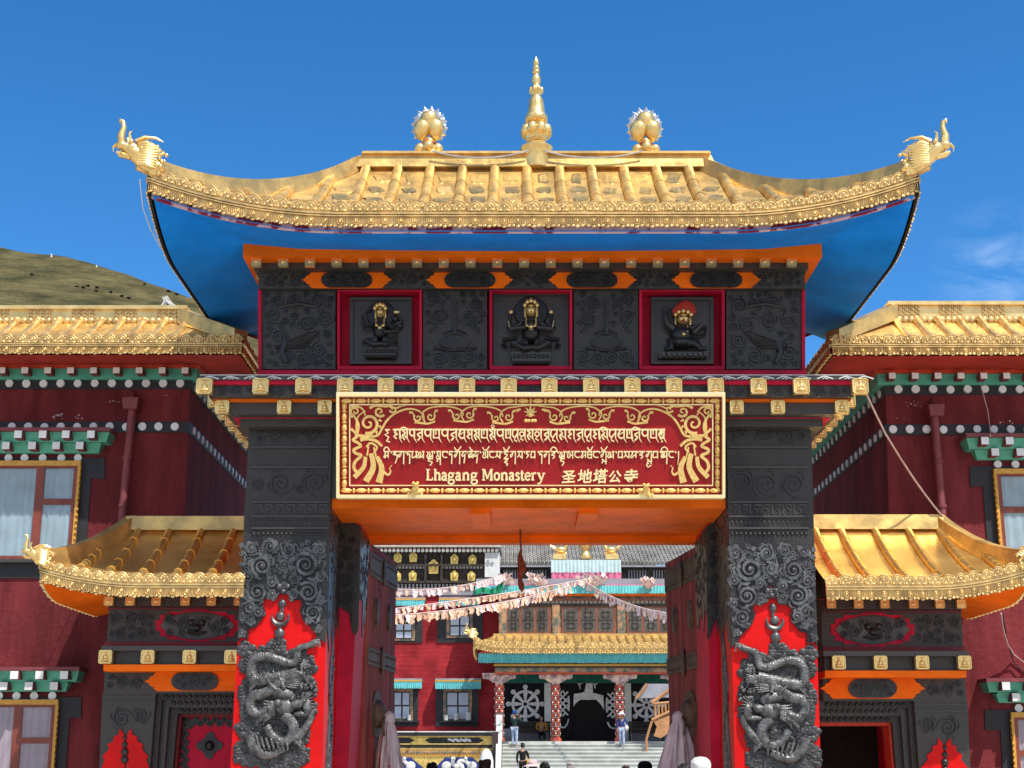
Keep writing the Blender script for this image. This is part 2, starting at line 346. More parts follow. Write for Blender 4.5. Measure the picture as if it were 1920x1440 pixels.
# --- pillars (battered red shafts)
def pillar_poly(side):
    if side < 0: return [(470, 760), (624, 760), (604, 1440), (432, 1440)]
    return [(1361, 760), (1519, 760), (1539, 1440), (1378, 1440)]
def down(poly, d):
    """continue a px quad (tl, tr, br, bl) straight down to the ground"""
    tl, tr, br, bl = [P(x, y, d) for x, y in poly]
    f = lambda a, b: a + (b - a) * ((a.z + 0.02) / (a.z - b.z))
    return [tl, tr, f(tr, br), f(tl, bl)]
for sd in (-1, 1):
    mb = MB(); mb.prism(down(pillar_poly(sd), 16.0), (0, 2.4, 0))
    pil = mb.build('pillar', M_['red'], gate)
    # crop coordinates of the left pillar relief (979 x 1440 crop of 340 x 500 px); the right one is its mirror
    if sd < 0: C = lambda x, y: (420 + .3473 * x, 940 + .3472 * y)
    else: C = lambda x, y: (1210 + .3473 * (1003 - x), 940 + .3472 * (y + 22))
    M0 = plane_map(16.0)
    MC = lambda x, y, off: M0(*C(x, y), off)
    # bronze sheet over the top of the shaft, its lower edge a leafy cut-out
    edge = [(66, 760), (90, 735), (130, 745), (130, 690), (170, 680), (200, 640), (222, 590), (200, 540), (235, 520), (270, 530), (288, 505), (300, 460), (320, 428), (345, 460),
            (352, 500), (375, 535), (412, 530), (420, 560), (408, 590), (425, 640), (455, 660), (470, 690), (490, 700), (500, 735), (545, 765)]
    le = lambda y: 469.6 - .0559 * (y - 760) if sd < 0 else 1519.4 + .0294 * (y - 760)       # outer edge of the shaft
    li = lambda y: 624.3 - .0294 * (y - 760) if sd < 0 else 1360.7 + .025 * (y - 760)        # inner edge
    top = [(li(950), 950), (le(950), 950), (le(762), 762), (li(762), 762)]; bot = [C(x, y) for x, y in edge]; bot[0] = (le(bot[0][1]), bot[0][1]); bot[-1] = (li(bot[-1][1]), bot[-1][1])
    poly = bot + [top[0], top[3], top[2], top[1]]
    mb = MB(); mb.pslab(poly, 15.975, 0.024)
    plate = mb.build('bronze_sheathing', M_['bronze'], pil)
    # relief bands of the sheathing
    mb = MB()
    x0, x1 = (470, 617) if sd < 0 else (1366, 1518)
    MS = plane_map(15.975)
    for y in (786, 838, 876, 941, 968, 990):
        mb.prect(x0 + 1, x1 - 1, y - 1.6, y + 1.6, 15.95, 0.024)
    rnd = random.Random(3 + sd)
    for i in range(7):                        # seed-syllable row
        cx = x0 + 14 + i * 20.5
        mb.ribbon(MS, [(cx - 7, 947), (cx + 7, 947)], 2.4, 0.01); mb.ribbon(MS, [(cx + rnd.uniform(-4, 4), 947), (cx + 2, 955), (cx - 4, 962)], 2.2, 0.01)
        mb.ribbon(MS, [(cx + 6, 947), (cx + 6, 964)], 2.2, 0.01); mb.ribbon(MS, [(cx - 7, 953), (cx, 957)], 2.2, 0.01)
    for i in range(17):
        mb.ball(MS(x0 + 6 + i * 8.7, 1001, 0), (0.022, 0.022, 0.022), 7, 5)
        mb.ball(MS(x0 + 6 + i * 8.7, 979, 0), (0.02, 0.012, 0.03), 6, 4)
    scrollfield(mb, MS, x0, x1, 790, 836, 9, 9, 18, 0.010, 5 + sd)
    scrollfield(mb, MS, x0, x1, 880, 939, 10, 10, 24, 0.010, 8 + sd)
    mb.build('band_relief', M_['bronze_plain'], pil, smooth=True)
    # big scrolls round the red arch
    mb = MB(); ML = lambda x, y, off: P(*C(x, y), 15.975) + Vector((0, -off, 0))
    for x, y, r, h in [(205, 350, 58, 1), (180, 490, 56, -1), (455, 490, 56, 1), (140, 575, 34, 1), (480, 605, 44, -1), (185, 600, 30, 1), (508, 690, 18, -1), (95, 715, 18, 1), (262, 500, 28, 1),
                       (378, 505, 28, -1), (440, 345, 72, 1), (325, 345, 34, -1), (128, 410, 34, 1), (260, 440, 30, -1), (525, 530, 26, 1), (145, 645, 22, -1), (108, 630, 22, 1), (460, 645, 18, 1),
                       (150, 255, 30, -1), (250, 245, 34, 1), (350, 260, 40, -1), (520, 260, 36, 1), (525, 410, 30, -1), (385, 425, 28, 1), (112, 500, 22, 1), (325, 470, 26, 1)]:
        scroll(mb, ML, x, y, r, 0.011 + r * 0.00019, h, rnd.uniform(0, 6.28))
    scrollfield(mb, ML, 75, 560, 205, 425, 60, 14, 30, 0.009, 91, avoid=lambda x, y, r: (x - 205) ** 2 + (y - 350) ** 2 < 58 ** 2 or (x - 440) ** 2 + (y - 345) ** 2 < 72 ** 2)
    for x, y in [(300, 462), (345, 462), (322, 490)]: mb.ball(ML(x, y, 0.01), 0.035, 8, 6)
    mb.build('scroll_relief', M_['pewter'], pil, smooth=True)
    # moon, sun and jewel column
    mb = MB()
    mb.ball(MC(315, 555, 0.01), (0.045, 0.03, 0.05)); mb.tube([MC(315, 530, 0.01), MC(315, 600, 0.01)], 0.02)
    cr = [MC(305 + 45 * math.cos(a), 622 + 45 * math.sin(a), 0.012) for a in [math.pi * (-0.12 + 1.24 * i / 14) for i in range(15)]]
    mb.tube(cr, [0.004 + 0.026 * math.sin(math.pi * i / 14) for i in range(15)], 6)
    mb.ball(MC(305, 622, 0.01), (0.055, 0.035, 0.055)); mb.ball(MC(300, 715, 0.012), (0.06, 0.04, 0.065)); mb.tube([MC(303, 670, 0.01), MC(300, 750, 0.01)], 0.022)
    mb.build('moon_and_jewel', M_['pewter'], pil, smooth=True)
    # dragon on its bank of clouds
    blobs = [(120, 805, 44), (290, 790, 56), (400, 840, 50), (130, 890, 50), (250, 900, 130), (420, 900, 80), (180, 1010, 95), (330, 1030, 150), (450, 1010, 55), (140, 1130, 60), (300, 1160, 150),
             (430, 1130, 70), (120, 1230, 55), (260, 1290, 150), (390, 1260, 75), (420, 1370, 50), (120, 1360, 75), (250, 1390, 90), (110, 1050, 42), (360, 1380, 80)]
    blobs = [(a_, b_, c_ * .93) for a_, b_, c_ in blobs]
    inside = lambda x, y: any((x - a) ** 2 + (y - b) ** 2 < c * c for a, b, c in blobs)
    mb = MB()
    pts = []
    for k in range(40):
        pass
    outl = []
    for a, b, c in blobs:                      # thin back sheet behind the clouds, coloured dark as shade in the crevices
        mb.hexa([MC(a + c * 0.97 * math.cos(t), b + c * 0.97 * math.sin(t), 0.006 + 0.0003 * len(outl)) for t in [2 * math.pi * i / 14 for i in range(14)]],
                [MC(a + c * 0.97 * math.cos(t), b + c * 0.97 * math.sin(t), -0.004) for t in [2 * math.pi * i / 14 for i in range(14)]], 1)
        outl.append(1)
    rnd = random.Random(11)
    y = 735
    while y < 1450:
        x = 40 + rnd.uniform(0, 14)
        while x < 540:
            xx, yy = x + rnd.uniform(-6, 6), y + rnd.uniform(-6, 6)
            if inside(xx, yy):
                s_ = rnd.uniform(0.75, 1.25)
                mb.ball(MC(xx, yy, 0.006), (0.040 * s_, 0.015 * s_, 0.032 * s_), 8, 5)
                if rnd.random() < .35: mb.tube([MC(xx + 9 * math.cos(t_), yy + 7 * math.sin(t_), .022) for t_ in (.2, -.6, -1.4, -2.2, -3.0)], .006, 4)
            x += 21
        y += 18
    for x, y, r, h in [(100, 1330, 30, 1), (150, 1390, 26, -1), (390, 1330, 24, 1), (420, 1390, 24, -1), (290, 1260, 20, 1), (340, 1395, 24, 1), (240, 1400, 26, -1), (115, 1150, 22, 1), (455, 1085, 18, 1)]:
        scroll(mb, MC, x, y, r, 0.016, h, rnd.uniform(0, 6))
    cloud = mb.build('cloud_relief', [M_['cloudmetal'], M_['bronze_plain']], pil, smooth=True)
    mb = MB()
    def body(pts, r, off=0.05):
        off *= .9
        q = []                                 # smooth the px polyline (Catmull-Rom)
        for i in range(len(pts) - 1):
            p0, p1, p2, p3 = pts[max(i - 1, 0)], pts[i], pts[i + 1], pts[min(i + 2, len(pts) - 1)]
            for t in (0, .25, .5, .75):
                q.append(tuple(0.5 * (2 * p1[k] + (p2[k] - p0[k]) * t + (2 * p0[k] - 5 * p1[k] + 4 * p2[k] - p3[k]) * t * t + (3 * p1[k] - p0[k] - 3 * p2[k] + p3[k]) * t ** 3) for k in (0, 1)))
        q.append(pts[-1]); n = len(q)
        rr = [(r[0] + (r[1] - r[0]) * i / (n - 1)) if isinstance(r, tuple) else r for i in range(n)]
        mb.tube([MC(x, y, off) for x, y in q], rr, 10, flat=.72)
        if max(rr) > .038:                      # dorsal fin spikes and belly plates
            for i in range(1, n - 1):
                (xa_, ya_), (xb_, yb_) = q[i - 1], q[i + 1]; l_ = math.hypot(xb_ - xa_, yb_ - ya_) or 1; nx, ny = (yb_ - ya_) / l_, -(xb_ - xa_) / l_; R_ = rr[i] / .00213
                mb.tube([MC(q[i][0] + nx * R_ * .75, q[i][1] + ny * R_ * .75, off), MC(q[i][0] + nx * R_ * 1.35 - (xb_ - xa_) / l_ * 6, q[i][1] + ny * R_ * 1.5 - (yb_ - ya_) / l_ * 6, off - .015)], [.012, .003], 4)
    body([(505, 765), (440, 785), (405, 800), (395, 850), (370, 878), (310, 862), (230, 838), (170, 855), (148, 910), (165, 965), (230, 965), (330, 945), (400, 930)], (0.034, 0.068))
    body([(330, 960), (230, 1035), (165, 1050), (145, 1100), (175, 1150), (240, 1130)], (0.066, 0.048))
    body([(330, 1150), (375, 1200), (372, 1260), (330, 1300), (270, 1275), (232, 1215)], (0.068, 0.048))
    body([(145, 1255), (170, 1330), (240, 1370), (330, 1330)], (0.068, 0.042))
    body([(395, 1280), (440, 1230), (470, 1180), (480, 1130)], (0.05, 0.03))
    for fx, fy, dx in ((200, 1185, -1), (400, 1310, 1), (165, 1000, -1), (440, 960, 1)):        # legs with spread claws
        body([(fx - dx * 45, fy - 30), (fx - dx * 12, fy - 22), (fx, fy)], (0.036, 0.024), .06)
        for i in range(4): body([(fx, fy), (fx + dx * 16, fy - 18 + i * 12), (fx + dx * 24, fy - 8 + i * 12)], (.013, .004), .06)
    for i in range(5): body([(455 + i * 4, 778 - i * 4), (490 + i * 6, 770 - i * 7 + 8), (520, 745 + i * 12)], (0.016, 0.007), 0.05)
    for i in range(7): body([(180 + i * 26, 1265 + i * 6), (190 + i * 26, 1310), (205 + i * 24, 1345)], 0.014, 0.085)
    mb.ball(MC(320, 1040, 0.04), (0.15, 0.06, 0.07), 12, 8, rot=Matrix.Rotation(0.25 * -sd, 3, 'Y'))     # brow
    mb.ball(MC(335, 1110, 0.04), (0.12, 0.075, 0.09), 12, 8)
    mb.ball(MC(395, 1098, 0.06), (0.085, 0.06, 0.05), 10, 6); mb.ball(MC(455, 1110, 0.06), (0.055, 0.06, 0.08)); mb.ball(MC(420, 1150, 0.05), (0.10, 0.05, 0.035))
    mb.ball(MC(375, 1065, 0.09), 0.026); mb.ball(MC(300, 1090, 0.10), (0.05, 0.05, 0.04))
    for i in range(8):                         # whiskers and mane
        a = -0.9 + i * 0.26
        body([(405, 1090), (430 + 25 * math.cos(a), 1085 + 40 * math.sin(a)), (430 + 62 * math.cos(a), 1085 + 75 * math.sin(a))], (0.014, 0.004), 0.07)
    for i in range(8): body([(280, 1090 + i * 8), (245 - i * 2, 1085 + i * 14), (215, 1075 + i * 19)], (0.022, 0.006), 0.06)
    for i in range(9): body([(290 + i * 12, 975), (330 + i * 10, 1000 - i * 8), (400 + i * 8, 1010 - i * 12)], (0.02, 0.008), 0.07)
    body([(290, 1020), (255, 985), (235, 955)], (0.022, 0.008), 0.1); body([(330, 1015), (320, 975), (300, 945)], (0.022, 0.008), 0.1)
    for i in range(26): mb.ball(MC(460 + rnd.uniform(-48, 40), 1015 + rnd.uniform(-30, 40), 0.04), 0.022, 6, 4)
    for i in range(20): mb.ball(MC(450 + rnd.uniform(-30, 30), 900 + rnd.uniform(-35, 45), 0.04), 0.026, 6, 4)
    mb.build('dragon_relief', M_['dragon'], pil, smooth=True)
    # the jamb stepping in behind the shaft
    jp = [(632, 958), (676, 985), (653, 1440), (612, 1440)] if sd < 0 else [(1325, 985), (1358, 958), (1376, 1440), (1333, 1440)]
    mb = MB(); mb.prism(down(jp, 17.1), (0, 1.1, 0))
    jam = mb.build('door_jamb', M_['crimson'], gate)
    mb = MB()
    if sd < 0: bz = [(633.5, 962), (677, 988), (672, 1180), (667, 1192), (660, 1185), (655, 1150), (640, 1140), (628, 1128)]
    else: bz = [(1324, 988), (1357, 962), (1361, 1128), (1352, 1150), (1341, 1164), (1330, 1195), (1326, 1200)]
    mb.pslab(bz, 17.085, 0.014)
    MJ = plane_map(17.085)
    scrollfield(mb, MJ, min(x for x, _ in bz) + 3, max(x for x, _ in bz) - 3, 995, 1135, 14, 7, 15, 0.010, 21)
    mb.build('jamb_sheathing', M_['bronze'], jam, smooth=True)
    # inner reveals: bronze sheet hanging down the side faces, with ragged lower edges
    for (xa, ya, xb, yb, d0, d1, pa, seed) in [((613 if sd < 0 else 1369.5), 0, 0, 0, 16.02, 17.08, pil, 31), ((676 if sd < 0 else 1325), 0, 0, 0, 17.12, 18.15, jam, 37)]:
        mb = MB(); rnd = random.Random(seed + sd)
        Xs = lambda z: None
        tl = down(pillar_poly(sd) if pa is pil else jp, d0)
        e0, e1 = (tl[1], tl[2]) if sd < 0 else (tl[0], tl[3])
        def on(z, y): 
            t = (e0.z - z) / (e0.z - e1.z); return Vector((e0.x + (e1.x - e0.x) * t, y, z))
        zt = Z(925, d0) if pa is pil else Z(992, d0)
        zb = Z(1185 if pa is pil else 1150, d0)
        n = 9; ys = [d0 + (d1 - d0) * i / n for i in range(n + 1)]
        bots = [zb + rnd.uniform(-0.22, 0.3) for _ in ys]
        out = -sd * 0.014
        tops = [zt] * len(ys)
        for i in range(n):
            q = [on(bots[i], ys[i]), on(bots[i + 1], ys[i + 1]), on(tops[i + 1], ys[i + 1]), on(tops[i], ys[i])]
            mb.prism(q, (out, 0, 0))
        for i in range(60):
            y = rnd.uniform(d0 + .03, d1 - .03); z = rnd.uniform(zb + 0.15, zt - 0.03); r_ = rnd.uniform(0.02, 0.05)
            c = on(z, y) + Vector((out, 0, 0)); a0 = rnd.uniform(0, 6)
            mb.tube([c + Vector((0, r_ * (1 - .08 * k) * math.cos(a0 + k * .7), r_ * 1.4 * (1 - .08 * k) * math.sin(a0 + k * .7))) for k in range(11)], 0.009, 5)
        mb.build('reveal_sheathing', M_['bronze_plain'], pa, smooth=True)
    if True:                                     # long narrow strip of bronze low on the reveal
        mb = MB(); tl = down(pillar_poly(sd), 16.0); e0, e1 = (tl[1], tl[2]) if sd < 0 else (tl[0], tl[3])
        on2 = lambda z, y: Vector((e0.x + (e1.x - e0.x) * (e0.z - z) / (e0.z - e1.z), y, z))
        prof = [(1.02, .5), (1.2, .3), (1.6, .25), (2.2, .38), (2.6, .35), (3.1, .55), (2.9, .7), (2.4, .72), (1.8, .8), (1.35, .72)]
        mb.prism([on2(z, 16 + y) for z, y in prof], (-sd * 0.014, 0, 0))
        for i in range(16): mb.ball(on2(1.15 + i * .11, 16.5 + .12 * math.sin(i)) + Vector((-sd * .014, 0, 0)), (0.02, 0.05, 0.05), 6, 4)
        mb.build('reveal_ornament', M_['pewter'], pil, smooth=True)

# --- lintel, orange soffit with cross beams
xl, xr = X(470, 780, 16.02), X(1519, 780, 16.02)
mb = MB(); zs = Z(943, 16.0)
mb.box(X(622, 850, 16), X(1361, 850, 16), 16.02, 18.35, zs + 0.06, Z(768, 16.0))
lint = mb.build('lintel', M_['bronze'], gate)
mb = MB(); mb.box(X(621, 943, 16), X(1362, 943, 16), 16.06, 18.38, zs - 0.05, zs + 0.06)
sof = mb.build('lintel_soffit', M_['orange'], gate)
for px in (900, 1104):
    mb = MB(); x = X(px, 945, 16); mb.box(x - 0.11, x + 0.11, 16.1, 17.2, zs - 0.11, zs - 0.05)
    mb.build('soffit_beam', M_['orange'], gate)
mb = MB(); mb.box(X(640, 990, 17.4), X(1352, 990, 17.4), 18.1, 18.3, Z(1018, 18.1), zs - 0.05)
mb.build('door_head', M_['orange'], gate)

# --- corbelled ledge in three tiers with little gold Buddha tiles
def tier(name, px0, px1, py0, py1, d, m, pa=gate, yb=None):
    mb = MB(); x0, x1 = X(px0, (py0 + py1) / 2, d), X(px1, (py0 + py1) / 2, d)
    mb.box(x0, x1, d, (2 * YC - d) if yb is None else yb, Z(py1, d), Z(py0, d))
    return mb.build(name, m, pa), x0, x1
D1, D2, D3 = 15.42, 15.62, 15.8
cap, lx0, lx1 = tier('ledge_cap', 374, 1622, 703, 712, D1 - 0.05, M_['bronze_plain'])
t1, _, _ = tier('ledge_tier', 392, 1600, 720, 744, D1 + 0.04, M_['bronze'])
r1, _, _ = tier('ledge_strip', 386, 1610, 712, 720, D1 - 0.01, M_['crimson'])
o1, _, _ = tier('ledge_strip', 400, 1594, 744, 752, D2 - 0.06, M_['orange'])
t2, _, _ = tier('ledge_tier', 424, 1570, 752, 777, D2, M_['bronze'])
r2, _, _ = tier('ledge_strip', 437, 1558, 777, 784, D3 - 0.02, M_['crimson'])
t3, _, _ = tier('ledge_tier', 450, 1543, 784, 800, D3, M_['bronze'])
mb = MB(); rnd = random.Random(5); MM = plane_map(D1 - 0.05)
x = 380
while x < 1612:                                  # pale worn leaf pattern along the cap edge
    mb.ribbon(MM, [(x, 710.5), (x + 8, 707), (x + 14, 705.5), (x + 22, 708), (x + 30, 710.5)], 2.0, 0.004); mb.ribbon(MM, [(x + 10, 710.5), (x + 15, 708.5), (x + 20, 711)], 1.4, 0.004)
    x += rnd.uniform(32, 42)
mb.prect(375, 1621, 702.4, 703.6, D1 - 0.056, 0.005)
mb.build('cap_pattern', M_['flakewhite'], cap)
MT1 = plane_map(D1 + 0.04)
mb = MB(); scrollfield(mb, MT1, 400, 1594, 721, 743, 70, 7, 11, 0.008, 9); mb.build('tier_relief', M_['bronze_plain'], t1, smooth=True)
def buddha_tile(px, py, d, w, h, pa, bare=False):
    c = P(px, py, d); mb = MB(); k = h / 2
    mb.box(c.x - w / 2, c.x + w / 2, d - 0.05, d + 0.01, c.z - k, c.z + k)
    for a, b_, e, f in [(-w / 2, w / 2, k * .84, k), (-w / 2, w / 2, -k, -k * .84), (-w / 2, -w * .42, -k, k), (w * .42, w / 2, -k, k)]:
        mb.box(c.x + a + .001, c.x + b_ - .001, d - 0.064, d - 0.052, c.z + e + .001, c.z + f - .001)
    o = lambda u, v: (c.x + u * w, d - 0.052, c.z + v * h)
    if bare:
        mb.tube([Vector(o(.24 * math.cos(t * .6) * (1 - t * .07), .24 * math.sin(t * .6) * (1 - t * .07))) for t in range(11)], 0.009, 5); mb.ball(o(0, 0), (.022, .015, .022), 7, 5)
    else:
        mb.ball(o(0, .24), (w * .1, .02, w * .12), 8, 5); mb.ball(o(0, 0), (w * .17, .022, h * .2), 8, 5); mb.ball(o(0, -.22), (w * .32, .024, h * .09), 8, 5)
        mb.ball(o(-.18, -.04), (w * .05, .02, h * .14), 6, 4); mb.ball(o(.18, -.04), (w * .05, .02, h * .14), 6, 4); mb.ball(o(0, -.36), (w * .38, .02, h * .05), 8, 4)
        mb.tube([Vector(o(.36 * math.cos(a), .06 + .34 * math.sin(a))) for a in [math.pi * i / 10 for i in range(11)]], 0.006, 5)
    return mb.build('gold_tile', M_['gold'], pa, smooth=True), c
s16 = 16 / FPX
tw = X(30, 725, D1) - X(0, 725, D1)
b0, c0 = buddha_tile(490, 726, D1 - 0.01, tw, tw * 1.0, t1)
for px in (570, 648, 724, 799, 876, 954, 1030, 1108, 1185, 1263, 1341, 1421, 1501, 385, 1611):
    dup(b0, (P(px, 726, D1 - .01).x - c0.x, 0, 0), t1)
for s_, px in ((-1, 385), (1, 1611)):
    for i in range(1, 5): dup(b0, (P(px, 726, D1 - .01).x - c0.x, 0.62 * i, 0), t1)
tw2 = X(26, 764, D2) - X(0, 764, D2)
b0, c0 = buddha_tile(418, 765, D2 - 0.01, tw2, tw2 * 1.0, t2)
for px in (534, 610, 1380, 1457, 1577): dup(b0, (P(px, 765, D2 - .01).x - c0.x, 0, 0), t2)
for px in (418, 1577):
    for i in range(1, 5): dup(b0, (P(px, 765, D2 - .01).x - c0.x, 0.6 * i, 0), t2)

# --- upper storey
U = 16.3
x0, x1 = X(489, 620, 16.1), X(1506, 620, 16.1)
mb = MB(); mb.box(x0, x1, U, 2 * YC - 16.1, Z(704, 16.1), Z(540, 16.1))
core = mb.build('upper_wall', M_['crimson'], gate)
mb = MB(); mb.box(X(484, 697, 16.05), X(1511, 697, 16.05), 16.02, 2 * YC - 16.02, Z(703, 16.0), Z(693, 16.0)); mb.build('wall_plinth', M_['crimson'], core)
for px0, px1 in ((484, 490), (1504, 1510)):
    mb = MB(); mb.prect(px0, px1, 540, 693, 16.06, 0.24); mb.build('corner_strip', M_['crimson'], core)
MP = plane_map(16.1)
for k, (a, b_, yb) in enumerate([(491, 629, 692), (793, 913, 692.5), (1076, 1197, 692.5), (1362, 1503, 692)]):
    mb = MB(); mb.prect(a, b_, 541, yb, 16.1, 0.2)
    pn = mb.build('relief_panel', M_['bronze'], core)
    mb = MB(); cx = (a + b_) / 2
    if k in (0, 3):                              # big leaf (left) and fish-like leaf (right) reliefs
        f = 1 if k == 0 else -1
        scrollfield(mb, MP, a + 2, b_ - 2, 543, 690, 80, 5, 17, 0.0115, 40 + k, avoid=lambda x, y, r: abs(x - cx) < 30 and 608 < y < 664)
        for i in range(7):
            u = i / 6
            mb.tube([MP(cx + f * (38 - 4 * i), 622 + i * 5, .02), MP(cx + f * (5 - 8 * i), 634 + i * 3, .014), MP(cx - f * (34 - 2 * i), 648 + i * 2, .005)], [0.010, 0.028, 0.008], 6)
        mb.tube([MP(cx - f * 25, 640, .02), MP(cx - f * 30, 660, .02), MP(cx - f * 20, 680, .01)], 0.03, 6)
        mb.tube([MP(cx - 36, 576, .01), MP(cx, 570, .02), MP(cx + 36, 576, .01)], 0.02, 6)
    else:                                        # offering bowl with a staff on clouds
        scrollfield(mb, MP, a + 2, b_ - 2, 543, 612, 40, 5, 15, 0.0115, 50 + k, avoid=lambda x, y, r: abs(x - cx) < 8 + r)
        scrollfield(mb, MP, a + 2, b_ - 2, 652, 691, 36, 5, 14, 0.0115, 60 + k)
        mb.tube([MP(cx, 562, .02), MP(cx, 628, .02)], 0.022, 6)
        mb.lathe(MP(cx, 650, 0) , [(0.02, -0.07), (0.12, -0.04), (0.19, 0.03), (0.205, 0.09), (0.17, 0.09)], 18, sy=0.16)
        for i in range(8): mb.ball(MP(cx - 19 + 5.4 * i, 628 - 5 * math.sin(math.pi * i / 7), .0), (.022, .016, .04), 6, 4)
        for i in range(13): mb.ball(MP(cx - 36 + i * 6, 658 + abs(i - 6) * -0.8, 0.01), (0.03, 0.025, 0.022), 6, 4)
        for s_ in (-1, 1): mb.tube([MP(cx + s_ * 48, 596, .01), MP(cx + s_ * 34, 612, .02), MP(cx + s_ * 46, 624, .01)], 0.018, 6)
    mb.build('panel_relief', M_['bronze_plain'], pn, smooth=True)
def deity(cx, top, bot, pa, kind):
    """low relief of a seated or striding figure; only face, crown and jewels are gilt"""
    h = bot - top; M = plane_map(16.17); q = lambda u, v, o=0: M(cx + u * h, top + v * h, o); r = h * s16 * 0.985
    b = MB(); g = MB()
    if kind != 'wrath':
        b.prism([q(-.30, .80), q(.30, .80), q(.26, 1.0), q(-.26, 1.0)][::-1], (0, -.09, 0)); b.tube([q(-.30, .80, .09), q(.30, .80, .09)], .02, 6); b.tube([q(-.28, .98, .09), q(.28, .98, .09)], .018, 6)
        for i in range(9): b.ball(q(-.24 + .06 * i, .89, .09), (.022, .02, .03), 6, 4)
        b.ball(q(0, .52, .02), (r * .14, .10, r * .19), 12, 8); b.ball(q(0, .42, .02), (r * .18, .09, r * .08), 10, 6)
        b.tube([q(-.06, .70, .06), q(-.24, .74, .08), q(-.10, .79, .13), q(.05, .77, .12)], [r * .09, r * .085, r * .06, r * .04], 8)
        b.tube([q(.06, .70, .06), q(.24, .74, .08), q(.10, .78, .12), q(-.05, .76, .10)], [r * .09, r * .085, r * .06, r * .04], 8)
        if kind == 'sword':
            b.tube([q(-.15, .42, .06), q(-.28, .48, .09), q(-.31, .28, .07)], [r * .055, r * .045, r * .035], 7); b.tube([q(.15, .42, .06), q(.27, .56, .10), q(.07, .58, .14)], [r * .055, r * .045, r * .035], 7)
            b.tube([q(-.31, .26, .07), q(-.18, .15, .05), q(.0, .08, .04)], [.012, .012, .005], 5); b.tube([q(.27, .55, .05), q(.36, .34, .04), q(.28, .20, .04)], .014, 5)
            for i in range(7): b.ball(q(.30 + .05 * math.cos(i), .36 + .07 * math.sin(i * 1.3), .03), .03, 6, 4)
            g.box(q(.24, 0).x, q(.33, 0).x, 16.10, 16.15, q(0, .225).z, q(0, .19).z)
        else:
            for s_ in (-1, 1):
                b.tube([q(s_ * .15, .42, .06), q(s_ * .29, .50, .09), q(s_ * .08, .49, .14)], [r * .055, r * .045, r * .035], 7)
                b.tube([q(s_ * .15, .41, .04), q(s_ * .33, .46, .06), q(s_ * .29, .27, .05)], [r * .05, r * .04, r * .03], 7)
                g.ball(q(s_ * .29, .24, .06), .03, 7, 5); g.tube([q(s_ * .31, .48, .10), q(s_ * .33, .38, .09)], .008, 5)
                b.tube([q(s_ * .2, .6, .02), q(s_ * .4, .62, .03), q(s_ * .36, .74, .03), q(s_ * .42, .70, .02)], .022, 6)
            g.ball(q(0, .49, .16), .03, 7, 5)
        hy = .22
        b.lathe(q(0, hy), [(r * .25, -.0), (r * .27, .02), (r * .25, .03)], 24, axis='y')
    else:
        b.prism([q(-.42, .90), q(.42, .90), q(.42, 1.0), q(-.42, 1.0)][::-1], (0, -.08, 0))
        for i in range(9): b.box(q(-.40 + .09 * i, 0).x, q(-.34 + .09 * i, 0).x, 16.05, 16.085, q(0, .985).z, q(0, .915).z)
        b.ball(q(-.02, .58, .03), (r * .22, .12, r * .20), 12, 8); b.ball(q(-.02, .72, .03), (r * .24, .11, r * .13), 12, 8)
        b.tube([q(-.10, .74, .06), q(-.24, .74, .10), q(-.20, .86, .10), q(-.32, .875, .12)], [r * .10, r * .08, r * .06, r * .04], 8)
        b.tube([q(.10, .74, .06), q(.22, .77, .10), q(.30, .86, .10), q(.40, .86, .12)], [r * .10, r * .08, r * .06, r * .04], 8)
        b.tube([q(-.16, .50, .06), q(-.28, .42, .09), q(-.31, .22, .07)], [r * .07, r * .055, r * .045], 7); b.tube([q(.16, .50, .06), q(.30, .46, .09), q(.16, .60, .13)], [r * .07, r * .055, r * .045], 7)
        for i in range(5): b.tube([q(-.31, .20, .07), q(-.36 + .04 * i, .12, .06)], .012, 5)
        b.tube([q(.2, .5, .02), q(.42, .44, .02), q(.38, .58, .02), q(.24, .62, .02)], .018, 6)
        hy = .33
    fk = 1.0 if kind != 'wrath' else 1.5
    rb = b.build('deity_relief', M_['bronze_plain'], pa, smooth=True)
    g.ball(q(0, hy, .06), (r * .072 * fk, .085, r * .10 * (1.0 if fk == 1 else 1.1)), 12, 8)
    g.ball(q(0, hy + .012, .14), (r * .014 * fk, .018, r * .03), 6, 5); g.ball(q(0, hy - .055, .12), (r * .06 * fk, .02, r * .012), 8, 4)
    for s_ in (-1, 1):
        g.tube([q(s_ * .078 * fk, hy - .05, .05), q(s_ * .088 * fk, hy + .02, .05), q(s_ * .082 * fk, hy + .09, .05)], r * .017, 6)
        g.tube([q(s_ * .07, hy + .12, .10), q(s_ * .07, hy + .22, .12), q(0, hy + .29, .13)], r * .012, 6)
        g.ball(q(s_ * .06, hy + .24, .12), .02, 6, 4)
    g.ball(q(0, hy + .29, .14), .026, 7, 5)
    for i in range(5):
        a = -1.1 + i * .55
        g.ball(q(.10 * fk * math.sin(a), hy - .02 - .115 * math.cos(a), .09), (.026, .025, .032), 7, 5)
        if kind != 'wrath': g.tube([q(.10 * math.sin(a), hy - .10 * math.cos(a), .08), q(.13 * math.sin(a), hy - .02 - .16 * math.cos(a), .08)], [.018, .005], 5)
    g.build('gilt_face', M_['gold'], rb, smooth=True)
    d_ = MB()
    for s_ in (-1, 1): d_.ball(q(s_ * .03 * fk, hy - .015, .135 if fk == 1 else .13), (r * .016 * fk, .012, r * .007 * fk), 6, 4); d_.ball(q(s_ * .03 * fk, hy - .036, .13), (r * .02, .01, r * .004), 6, 4)
    d_.build('painted_eyes', M_['black'], rb)
    e = MB()
